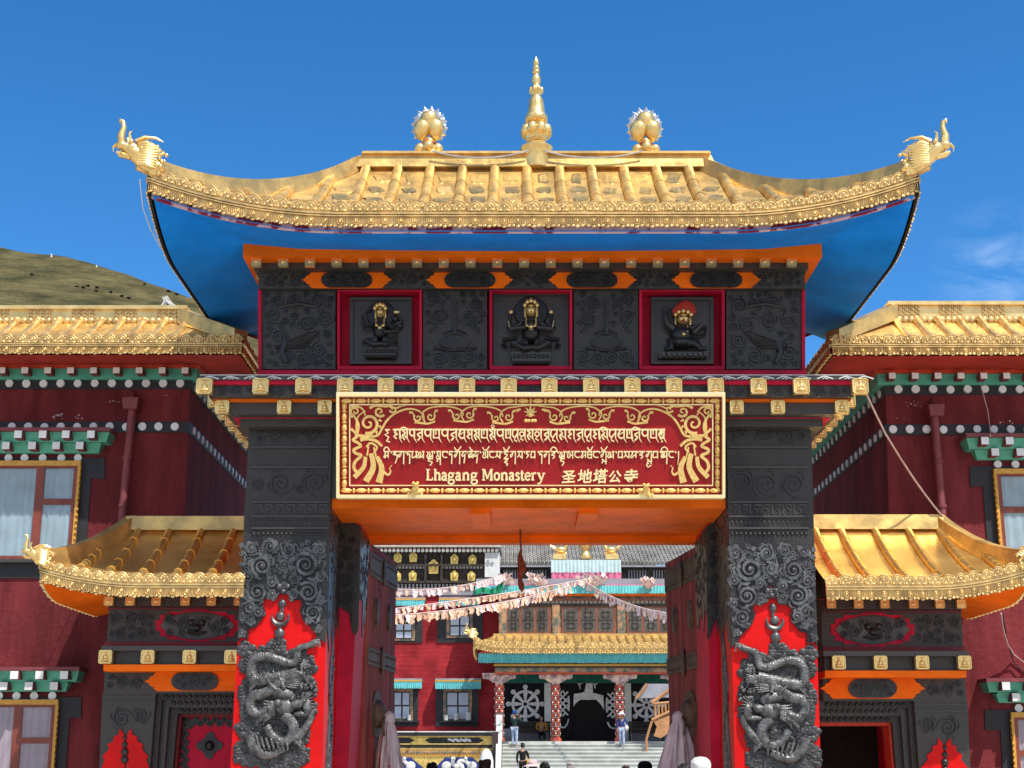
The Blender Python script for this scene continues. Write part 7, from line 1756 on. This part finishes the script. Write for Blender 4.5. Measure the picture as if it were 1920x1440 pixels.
# carved terrace wall left of the steps
TD = 66.0
ter = thing('terrace_wall', 'painted terrace wall with gold and blue panels left of the temple steps', 'wall', (X(840, 1440, TD), TD, 0))
zt = Z(1372, TD)
mb = MB(); mb.box(X(600, 1400, TD), X(932, 1400, TD), TD, TW - .02, 0, zt); tb_ = mb.build('core', M_['greyband'], ter)
tbox('coping', 596, 933, 1372, 1380, TD - .25, .3, M_['black'], tb_); tbox('coping_edge', 596, 934, 1371, 1373, TD - .28, .3, M_['marble'], tb_)
tbox('gilt_line', 596, 933, 1380, 1382.5, TD - .12, .12, M_['plaque'], tb_); tbox('gilt_line', 596, 933, 1394, 1396, TD - .12, .12, M_['plaque'], tb_); tbox('gilt_line', 596, 933, 1403, 1405, TD - .12, .12, M_['plaque'], tb_)
tbox('black_panel', 596, 921, 1382.5, 1394, TD - .06, .06, M_['black'], tb_); tbox('black_panel', 596, 921, 1396, 1403, TD - .08, .08, M_['darkwood'], tb_)
for px in (780, 910): mb = MB(); mb.pslab([(px - 12, 1383), (px + 26, 1383), (px + 16, 1388), (px + 26, 1393.5), (px - 12, 1393.5), (px - 2, 1388)], TD - .09, .03); mb.build('gilt_lozenge', M_['plaque'], tb_)
mb = MB()
for i in range(16): mb.ball(P(842 + i * 2.6 + (i % 3), 1388 + (i % 4) - 2, TD - .08), (.09, .05, .07), 6, 4)
mb.build('silver_relief', M_['silver'], tb_)
tbox('lotus_course', 596, 933, 1405, 1418, TD - .10, .10, M_['yellow'], tb_)
mb = MB()
for i in range(34): mb.ball(P(756 + i * 5.2, 1411, TD - .10), (.06, .05, .1), 7, 5)
mb.build('lotus_petals', M_['paintwood'], tb_)
lp = tbox('gilt_panel', 596, 933, 1418, 1500, TD - .05, .05, M_['plaque'], tb_)
for cx in (857, 742):
    mb = MB(); mb.pslab([(cx - 52, 1450), (cx - 22, 1420), (cx + 28, 1420), (cx + 52, 1440), (cx + 52, 1470), (cx - 52, 1470)], TD - .08, .03); bp_ = mb.build('blue_panel', M_['bluepaint'], lp)
    mb = MB()
    for i in range(26): a = i * 2.4; r = 3 + (i % 7) * 2.2; mb.ball(P(cx + 4 + r * math.cos(a), 1434 + r * .9 * math.sin(a), TD - .10), (.10, .05, .09), 6, 4)
    for s_ in (-1, 1): mb.ball(P(cx + 4 + s_ * 24, 1436, TD - .10), (.22, .05, .2), 8, 5); mb.tube([P(cx + 4 + s_ * 10, 1420, TD - .1), P(cx + 4 + s_ * 14, 1424, TD - .1)], .08, 6)
    mb.build('snow_lion_relief', M_['marble'], bp_)
tbox('end_post', 922, 934, 1372, 1500, TD - .3, .4, M_['darkwood'], tb_)
mb = MB(); c = P(912, 1440, 60); zt = Z(1404, 60); s_ = 60 / FPX
mb.lathe((c.x, 60, 0), [(14 * s_, 0), (14 * s_, zt * .55), (13 * s_, zt * .6), (12.5 * s_, zt * .8), (10 * s_, zt * .9), (7 * s_, zt * .96), (3 * s_, zt)], 18)
mb.lathe((c.x, 59.7, zt * .45), [(.12, 0), (.14, .06), (.12, .3), (.02, .34)], 10)
tag(mb.build('incense_stupa', M_['marble'], None, smooth=True), 'white rounded incense burner before the terrace wall', 'incense burner')
# benches in the porch
def bench(px, lb):
    c = Vector((X(px, 1385, TW - .9), TW - .9, ZP)); r = thing('bench', lb, 'bench', c, 'benches in the temple porch')
    for i in range(4): mb = MB(); mb.box(c.x - .85, c.x + .85, c.y + .28, c.y + .31, ZP + .50 + i * .13, ZP + .60 + i * .13); mb.build('back_slat', M_['darkwood'], r)
    mb = MB(); mb.box(c.x - .85, c.x + .85, c.y - .2, c.y + .25, ZP + .42, ZP + .46); mb.build('seat', M_['darkwood'], r)
    for s_ in (-1, 1): mb = MB(); mb.box(c.x + s_ * .8 - .03, c.x + s_ * .8 + .03, c.y - .2, c.y + .27, ZP, ZP + .42); mb.box(c.x + s_ * .8 - .03, c.x + s_ * .8 + .03, c.y + .311, c.y + .35, ZP, ZP + 1.0); mb.build('leg', M_['black'], r)
bench(1000, 'dark slatted bench under the left white wheel in the porch'); bench(1212, 'dark slatted bench under the right wheel, behind the wooden ladder')
# timber shelter and ladder stair right of the steps
M_['palewood'] = mat('pale_orange_timber', (0.45, 0.22, 0.09), 0.6, 0, 0.2, 3)
sh = thing('wooden_shelter', 'pale timber shelter with slatted roof and railing right of the steps', 'shelter', P(1225, 1390, TP - 1.0))
D = TP - 1.0
mb = MB(); mb.prism([P(1193, 1309, D), P(1212, 1282, D), P(1300, 1282, D), P(1300, 1306, D)], (0, 1.2, .02)); mb.build('roof', M_['greyband'], sh)
mb = MB(); mb.tube([P(1193, 1309, D - .03), P(1203, 1298, D - .03), P(1213, 1282, D - .03)], .07, 6); mb.tube([P(1222, 1318, D), P(1262, 1288, D)], .09, 6); mb.tube([P(1222, 1320, D), P(1262, 1316, D)], .06, 6); mb.build('roof_edge', M_['palewood'], sh)
for i in range(6): mb = MB(); mb.tube([P(1228 + i * 6.5, 1322 - i * 1.5, D), P(1229 + i * 6.5, 1344 - i * 1.5, D)], .05, 6); mb.build('baluster', M_['palewood'], sh)
mb = MB(); mb.tube([P(1222, 1350, D), P(1265, 1330, D)], .08, 6); mb.build('rail', M_['palewood'], sh)
mb = MB(); mb.pslab([(1225, 1352), (1262, 1338), (1262, 1368), (1240, 1384), (1226, 1380), (1232, 1362)], D, .25); mb.build('apron', M_['palewood'], sh)
for a, b_ in ((1222, 1212), (1258, 1256)):
    mb = MB(); g = P(b_, 1386, D); mb.tube([P(a, 1352, D), g, Vector((g.x, D, ZP * .0 + .0))], .06, 6); mb.build('post', M_['palewood'], sh)
# prayer flag strings
def flagstring(name_lb, a, b, da, db, n, sag, m, hgt, dens=1.0):
    A, B = P(*a, da), P(*b, db); r = thing('prayer_flag_string', name_lb, 'prayer flags', A, 'prayer flag strings across the courtyard')
    L = lambda t: A.lerp(B, t) - Vector((0, 0, sag * 4 * t * (1 - t)))
    mb = MB(); mb.tube([L(i / 30) for i in range(31)], .018, 5); mb.build('cord', M_['flagpale'], r)
    rnd = random.Random(n)
    for i in range(n):
        t0, t1 = i / n, (i + .88 * dens) / n; p, q = L(t0), L(min(1, t1)); h = hgt * rnd.uniform(.75, 1.2); sw = rnd.uniform(-.12, .12); tw_ = rnd.uniform(-.25, .25)
        mb = MB()
        def fl(u, v): return p.lerp(q, u) + Vector((sw * v + .03 * math.sin(9 * v + i), tw_ * v * (u - .3) + .05 * math.sin(6 * u + i) * v, -h * v * (1 - .12 * math.sin(3 * u + i))))
        mb.grid(fl, 3, 3); mb.grid(lambda u, v: fl(u, v) + Vector((0, .012, 0)), 3, 3)
        mb.build('flag', M_[m if rnd.random() < .75 else ('flagpale' if m == 'flagpeach' else 'flagpeach')], r, smooth='all', recalc=False)
flagstring('uppermost pale flag string rising to the green drape on the left', (738, 1104), (948, 1076), 58, 66, 34, .25, 'flagpale', .28)
flagstring('middle flag string from the left door up to the roof centre', (738, 1141), (1108, 1084), 56, 68, 60, .08, 'flagpeach', .25)
flagstring('lowest and densest peach flag string from the left door', (738, 1153), (1070, 1098), 54, 66, 56, .22, 'flagpeach', .33, 1.1)
flagstring('pale flag string falling from the roof centre to the right door', (1092, 1086), (1262, 1150), 68, 58, 44, .3, 'flagpale', .36, 1.1)
for (x, y, n, lb) in ((1008, 1086, 9, 'crumpled pink flags heaped on the roof edge left of centre'), (1112, 1087, 12, 'largest heap of crumpled flags at the middle of the roof edge'), (1220, 1092, 8, 'crumpled pale flags on the roof edge near the right door'), (946, 1086, 5, 'small bundle of flags tied with green cloth on the left roof end')):
    mb = MB(); rnd = random.Random(x); d = TW - 1.9
    for i in range(n):
        c = P(x + rnd.uniform(-16, 16) * n / 9, y + rnd.uniform(-5, 5), d); a = rnd.uniform(0, 3)
        mb.grid(lambda u, v: c + Vector((.5 * (u - .5) * math.cos(a) + .1 * math.sin(5 * v + i), .25 * (u - .5) * math.sin(a) - .1 * v, .3 * (v - .5) + .1 * math.sin(7 * u + i))), 4, 4)
    tag(mb.build('flag_heap', M_['flagpale'], None, smooth='all', recalc=False), lb, 'prayer flags', 'heaps of flags on the temple roof edge')
mb = MB(); d = GD - .5
mb.grid(lambda u, v: P(933 + 9 * u + 2 * math.sin(5 * v), 1086 + 28 * v, d - .1 * math.sin(7 * u + 3 * v)), 6, 8); mb.grid(lambda u, v: P(890 + 44 * u, 1098 + 10 * v + 10 * (1 - u) - 4 * math.sin(6 * u), d - .1 * math.sin(17 * u)), 30, 3)
tag(mb.build('green_drape', M_['brightgreen'], None, smooth='all', recalc=False), 'green cloth drape hanging at the left end of the turquoise valance', 'cloth')
# ================================================================== PEOPLE
def flat(name, c, r=.8): 
    if name not in M_: M_[name] = mat(name, c, r, 0, .2, 14, .6, 30, dist=.02)
    return M_[name]
flat('skin', (0.42, 0.22, 0.14), .55); flat('hair_black', (0.012, 0.010, 0.010), .5); flat('hair_brown', (0.06, 0.025, 0.015), .5); flat('hair_grey', (0.42, 0.38, 0.36), .6)
flat('jacket_green', (0.02, 0.05, 0.045)); flat('jacket_black', (0.015, 0.015, 0.018)); flat('jacket_orange', (0.50, 0.22, 0.02)); flat('jacket_navy', (0.03, 0.06, 0.20)); flat('jacket_grey', (0.16, 0.16, 0.18)); flat('jacket_maroon', (0.16, 0.02, 0.03))
flat('jeans_pale', (0.36, 0.46, 0.62)); flat('trousers_black', (0.014, 0.014, 0.018)); flat('trousers_grey', (0.12, 0.12, 0.14)); flat('cap_blue', (0.02, 0.14, 0.55)); flat('cap_white', (0.78, 0.78, 0.78)); flat('hat_pink', (0.68, 0.50, 0.50)); flat('bag_yellow', (0.62, 0.32, 0.05)); flat('shoe', (0.35, 0.35, 0.36)); flat('shirt_pale', (0.6, 0.58, 0.56))
def skin_obj(name, verts, edges, m, parent, root=0, sub=1):
    me = bpy.data.meshes.new(name); me.from_pydata([v[0] for v in verts], edges, []); o = bpy.data.objects.new(name, me); COL.objects.link(o)
    md = o.modifiers.new('skin', 'SKIN'); md.use_smooth_shade = True; md.branch_smoothing = .3
    for i, v in enumerate(verts):
        r = v[1] if isinstance(v[1], tuple) else (v[1], v[1]); me.skin_vertices[0].data[i].radius = r; me.skin_vertices[0].data[i].use_root = (i == root)
    s = o.modifiers.new('sub', 'SUBSURF'); s.levels = s.render_levels = sub
    bpy.context.view_layer.update()
    n = bpy.data.meshes.new_from_object(o.evaluated_get(bpy.context.evaluated_depsgraph_get()))
    bpy.data.objects.remove(o); bpy.data.meshes.remove(me)
    n.materials.clear(); n.materials.append(m); n.name = name
    for p in n.polygons: p.use_smooth = True; p.material_index = 0
    q = bpy.data.objects.new(name, n); COL.objects.link(q)
    if parent: q.parent = parent
    return q
def person(label, loc, H, rz, jacket, trousers, hair, hat=None, pose='stand', bag=None, long_hair=False):
    """a standing, walking, photographing or seated figure; local -y is forward"""
    r = thing('person', label, 'person', loc); r.rotation_euler = (0, 0, rz)
    k = H / 1.70; V = lambda x, y, z: (x * k, y * k, z * k)
    sit = pose == 'sit'; dz = -.40 if sit else 0
    pel, che, nec = (0, 0, .92 + dz), (0, -.03 if sit else 0, 1.26 + dz), (0, -.04 if sit else 0, 1.44 + dz)
    L = {}
    for s in (-1, 1):
        hip = (s * .09, 0, .88 + dz)
        if sit: kn, an, to = (s * .14, -.42, .50), (s * .13, -.44, .08), (s * .14, -.58, .03)
        elif pose == 'walk': kn, an, to = (s * .09, -.10 if s > 0 else .02, .49), (s * .09, -.14 if s > 0 else .20, .09 if s > 0 else .14), (s * .10, -.30 if s > 0 else .06, .03 if s > 0 else .05)
        else: kn, an, to = (s * .10, -.02, .48), (s * .10, .02, .08), (s * .12, -.13, .03)
        sh = (s * .185, nec[1] + .02, 1.37 + dz)
        if pose == 'photo': el, wr, ha = (s * .27, -.20, 1.22), (s * .08, -.38, 1.42), (s * .05, -.43, 1.47)
        elif sit: el, wr, ha = (s * .26, -.08, .70), (s * .14, -.32, .60), (s * .09, -.38, .59)
        elif pose == 'walk': el, wr, ha = (s * .25, .06 * s, 1.10), (s * .24, -.08 - .1 * s, .88), (s * .235, -.11 - .11 * s, .80)
        else: el, wr, ha = (s * .25, .03, 1.09), (s * .25, -.06, .85), (s * .245, -.08, .77)
        L[s] = (hip, kn, an, to, sh, el, wr, ha)
    hd = (0, nec[1] - .03, nec[2] + .155)
    vs_ = [(V(*pel), .115 * k), (V(*che), (.14 * k, .10 * k)), (V(*nec), .05 * k), (V(0, nec[1] - .01, nec[2] + .07), .05 * k)]; ed = [(0, 1), (1, 2), (2, 3)]
    for s in (-1, 1):
        hip, kn, an, to, sh, el, wr, ha = L[s]; b = len(vs_)
        vs_ += [(V(*hip), .085 * k), (V(*kn), .055 * k), (V(*an), .038 * k), (V(*to), .035 * k)]; ed += [(0, b), (b, b + 1), (b + 1, b + 2), (b + 2, b + 3)]
        b = len(vs_); vs_ += [(V(*sh), .055 * k), (V(*el), .040 * k), (V(*wr), .026 * k), (V(*ha), .034 * k)]; ed += [(1, b), (b, b + 1), (b + 1, b + 2), (b + 2, b + 3)]
    body = skin_obj('body', vs_, ed, M_['skin'], r)
    # head with face, ears and hands with five fingers
    mb = MB(); c = Vector(V(*hd)); mb.ball(c, (.078 * k, .098 * k, .12 * k), 14, 10); mb.ball(c + Vector(V(0, -.045, -.06)), (.055 * k, .06 * k, .06 * k), 10, 6)
    mb.tube([c + Vector(V(0, -.095, .02)), c + Vector(V(0, -.118, -.022)), c + Vector(V(0, -.098, -.032))], [.010 * k, .017 * k, .010 * k], 6)
    for s in (-1, 1):
        mb.ball(c + Vector(V(s * .080, .005, -.01)), (.012 * k, .022 * k, .032 * k), 6, 5)
        hip, kn, an, to, sh, el, wr, ha = L[s]
        h = Vector(V(*ha)); f = (h - Vector(V(*wr))).normalized(); w = f.cross(Vector((s, 0, 0))); w = w.normalized() if w.length > .1 else Vector((0, 1, 0))
        for i, ln in enumerate((.065, .078, .084, .076, .06)):
            if i == 0: a = h - f * .02 * k + w * .03 * k; mb.tube([a, a + (f * .6 + w * .8) * .035 * k, a + (f * .9 + w * .5) * .06 * k], [.010 * k, .009 * k, .007 * k], 5)
            else: a = h + w * (.028 - .018 * (i - 1)) * k; t = Vector((-s, 0, 0)); mb.tube([a, a + f * ln * .5 * k, a + (f * ln * .9 + t * .02) * k], [.009 * k, .0085 * k, .006 * k], 5)
    mb.build('head_and_fingers', M_['skin'], None, smooth=True).parent = body
    mb = MB()
    for s in (-1, 1): mb.ball(c + Vector(V(s * .03, -.085, .015)), (.011 * k, .008 * k, .006 * k), 6, 4); mb.ball(c + Vector(V(s * .03, -.088, .036)), (.018 * k, .006 * k, .004 * k), 6, 4)
    mb.build('eyes', M_['hair_black'], None).parent = body
    mb = MB(); mb.ball(c + Vector(V(0, -.098, -.062)), (.022 * k, .008 * k, .006 * k), 8, 4); mb.build('mouth', flat('lips', (.35, .10, .08)), None).parent = body
    mb = MB(); mb.ball(c + Vector(V(0, .022, .028)), (.090 * k, .098 * k, (.09 if hat else .112) * k), 14, 9)
    rnd = random.Random(int(H * 1000 + rz * 10))
    for i in range(0 if hat else 14): a = rnd.uniform(0, 3.14); mb.ball(c + Vector(V(.06 * math.cos(a), .03 + .05 * math.sin(a), .04 + rnd.uniform(-.05, .07))), (.04 * k, .045 * k, .045 * k), 7, 5)
    if long_hair: mb.tube([c + Vector(V(0, .07, .02)), c + Vector(V(0, .10, -.12)), c + Vector(V(0, .10, -.28))], [.07 * k, .075 * k, .04 * k], 8)
    mb.build('hair', M_[hair], None, smooth=True).parent = r
    # jacket and trousers, a little fuller than the body
    vs_ = [(V(pel[0], pel[1], pel[2] - .02), (.150 * k, .118 * k)), (V(0, 0, 1.08 + dz), (.145 * k, .112 * k)), (V(*che), (.165 * k, .120 * k)), (V(0, nec[1], nec[2] - .03), .065 * k)]; ed = [(0, 1), (1, 2), (2, 3)]
    for s in (-1, 1):
        hip, kn, an, to, sh, el, wr, ha = L[s]; b = len(vs_); wr2 = tuple(el[i] + (wr[i] - el[i]) * .93 for i in range(3))
        vs_ += [(V(*sh), .070 * k), (V(*el), .055 * k), (V(*wr2), .043 * k)]; ed += [(2, b), (b, b + 1), (b + 1, b + 2)]
    skin_obj('jacket', vs_, ed, M_[jacket], r)
    vs_ = [(V(pel[0], pel[1], pel[2]), .125 * k)]; ed = []
    for s in (-1, 1):
        hip, kn, an, to, sh, el, wr, ha = L[s]; b = len(vs_)
        vs_ += [(V(*hip), .10 * k), (V(*kn), .072 * k), (V(an[0], an[1], an[2] + .03), .058 * k)]; ed += [(0, b), (b, b + 1), (b + 1, b + 2)]
    skin_obj('trousers', vs_, ed, M_[trousers], r)
    for s in (-1, 1):
        an, to = L[s][2], L[s][3]; mb = MB(); mb.tube([V(an[0], an[1] + .04, an[2] - .035), V(an[0], an[1] - .03, an[2] - .03), V(to[0], to[1] - .02, to[2] + .01)], [.045 * k, .048 * k, .035 * k], 8); mb.build('shoe', M_['shoe'], None, smooth=True).parent = r
    if hat:
        mb = MB(); p = c + Vector(V(0, .015, .055)); kind, m = hat
        mb.lathe(p, [(.107 * k, -.02 * k), (.112 * k, .02 * k), (.10 * k, .06 * k), (.06 * k, .092 * k), (.005, .10 * k)], 16)
        if kind == 'cap': mb.hexa([p + Vector(V(.085 * math.cos(a), -.06 - .12 * math.sin(a), -.015 - .01 * math.sin(a))) for a in [math.pi * i / 8 for i in range(9)]], [p + Vector(V(.085 * math.cos(a), -.06 - .12 * math.sin(a), -.002 - .01 * math.sin(a))) for a in [math.pi * i / 8 for i in range(9)]])
        else: mb.lathe(p, [(.10 * k, -.01 * k), (.20 * k, -.045 * k), (.205 * k, -.040 * k), (.105 * k, .005 * k)], 18)
        mb.build('hat', M_[m], None, smooth=True).parent = r
    if bag:
        mb = MB(); x, z, m = bag; mb.ball(V(x, -.02, z), (.10 * k, .16 * k, .13 * k), 10, 7); mb.tube([V(x, 0, z + .1), V(x * .3, 0, 1.42), V(-x * .4, .02, 1.36)], .012 * k, 5)
        mb.build('shoulder_bag', M_[m], None, smooth=True).parent = r
    if pose == 'photo':
        mb = MB(); mb.box(-.04 * k, .04 * k, -.47 * k, -.455 * k, 1.44 * k, 1.58 * k); mb.build('phone', M_['hair_black'], None).parent = r
    return r
person('person in blue cap and dark jacket with raised arms, high on the steps', STEP(1402, 965, .10), 1.62, R(150), 'jacket_green', 'jeans_pale', 'hair_black', ('cap', 'cap_blue'), 'photo')
person('person in black with a yellow shoulder bag climbing the temple steps, seen from behind', STEP(1440, 980, .72), 1.70, R(175), 'jacket_black', 'trousers_black', 'hair_black', None, 'walk', (-.24, .93, 'bag_yellow'))
person('person in white hat and navy coat coming down the temple steps', STEP(1407, 1166, .14), 1.58, R(-8), 'jacket_navy', 'jeans_pale', 'hair_brown', ('brim', 'cap_white'), 'walk', (.24, .95, 'cap_white'), True)
sb_ = Vector((X(1015, 1385, TW - 1.0), TW - .95, ZP)); person('person in an orange jacket and black trousers seated on the bench below the white wheel', sb_ + Vector((0, 0, -.02)), 1.62, R(5), 'jacket_orange', 'trousers_black', 'hair_black', None, 'sit')
def near(label, px, py, d, rz, *a, **k):
    p = P(px, py, d); return person(label, Vector((p.x, d, 0)), p.z / 1.715 * 1.70, rz, *a, **k)
near('person in a white cap beside the right door, only the head in the frame', 1313, 1425, 15.3, R(160), 'jacket_grey', 'trousers_grey', 'hair_black', ('cap', 'cap_white'))
near('dark haired person just left of the white cap by the right door', 1283, 1434, 15.5, R(190), 'jacket_maroon', 'trousers_grey', 'hair_black')
near('person in a black hood below the right door scarves', 1209, 1431, 21, R(170), 'jacket_black', 'trousers_black', 'hair_black', ('cap', 'jacket_black'))
near('black haired person in the middle of the bottom edge, in front of the steps', 1022, 1430, 24, R(180), 'jacket_black', 'trousers_grey', 'hair_black')
near('grey haired person at the bottom edge right of the black haired one', 1070, 1431, 30, R(180), 'jacket_grey', 'trousers_black', 'hair_grey')
near('brown haired person at the bottom edge under the woman in white hat', 1172, 1437, 29, R(200), 'jacket_navy', 'trousers_black', 'hair_brown')
near('person in a pink hat at the bottom edge near the foot of the steps', 999, 1427, 30, R(170), 'shirt_pale', 'trousers_grey', 'hair_black', ('brim', 'hat_pink'))
near('black haired person in front of the blue terrace panel', 811, 1432, 22, R(175), 'jacket_maroon', 'trousers_black', 'hair_black')
near('brown haired person before the white incense burner', 909, 1427, 21, R(185), 'jacket_grey', 'trousers_black', 'hair_brown')
# ================================================================== SMALL FIXTURES AND CABLES
M_['plastic'] = mat('white_plastic', (0.72, 0.72, 0.70), 0.4, 0, .06, 8)
fl = thing('floodlight', 'white floodlight on the sloping gold ridge of the right side gate', 'floodlight', P(1854, 1042, 17))
mb = MB(); c = P(1854, 1031, 17); mb.box(c.x - .075, c.x + .075, 16.96, 17.05, c.z - .035, c.z + .035); mb.build('lamp_housing', M_['plastic'], fl, bevel=.008)
mb = MB(); mb.tube([c + Vector((0, 0, -.035)), c + Vector((0, .02, -.12))], .02, 6); mb.tube([c + Vector((-.03, 0, -.10)), c + Vector((.03, 0, -.10))], .03, 6); mb.build('bracket', M_['plastic'], fl)
mb = MB(); mb.tube([c + Vector((-.07, .02, 0)), c + Vector((-.16, .02, .03)), c + Vector((-.22, .02, -.03)), c + Vector((-.2, .05, -.10))], .007, 5); mb.build('cable', M_['plastic'], fl)
cv = thing('security_camera', 'small pale security camera behind the right side gate ridge', 'camera', P(1810, 1015, 17.6))
mb = MB(); a, b = P(1800, 1007, 17.6), P(1822, 1013, 17.4); mb.tube([a, b], .032, 10); mb.tube([a - Vector((0, 0, -.03)), b + Vector((0, -.03, .035))], .018, 6); mb.build('camera_housing', M_['plastic'], cv, smooth=True)
mb = MB(); mb.tube([a.lerp(b, .3), Vector((a.x + .03, WD, a.z - .05))], .014, 6); mb.build('bracket', M_['plastic'], cv)
def cable(pts, r, m, label):
    mb = MB(); mb.tube([P(x, y, d) for x, y, d in pts], r, 6); tag(mb.build('cable', M_[m], None, smooth=True), label, 'cable')
M_['wirepink'] = mat('weathered_wire', (0.50, 0.36, 0.33), 0.6)
cable([(1623, 736, 15.5), (1640, 772, 15.9), (1660, 813, 16.3), (1690, 862, 16.8), (1715, 900, 17), (1735, 928, 17.2), (1752, 950, 17.2), (1767, 968, 17.25)], .011, 'wirepink', 'slack wire from the ledge corner down to the right side gate roof')
cable([(1839, 722, 18.1), (1846, 748, 18.3), (1852, 770, 18.35), (1856, 800, 18.3), (1857, 818, 17.9)], .007, 'wirepink', 'thin vertical wire down the wall above the right upper window')
cable([(1877, 1150, 17.6), (1881, 1180, 17.9), (1890, 1210, 18.2), (1902, 1228, 18.35), (1925, 1246, 18.35), (1960, 1256, 18.35)], .010, 'wirepink', 'brown looping cable on the right wall under the gold eave corner')
cable([(1880, 1152, 17.7), (1888, 1200, 18.2), (1900, 1240, 18.35), (1915, 1256, 18.35), (1926, 1250, 18.35)], .008, 'black', 'thinner dark cable hanging beside the brown looping one')
cable([(262, 336, 14.55), (268, 390, 14.9), (282, 430, 15.4), (300, 462, 15.9), (330, 500, 16.6)], .006, 'plastic', 'thin pale wire hanging from the left dragon head along the eave')
bpy.context.view_layer.update()
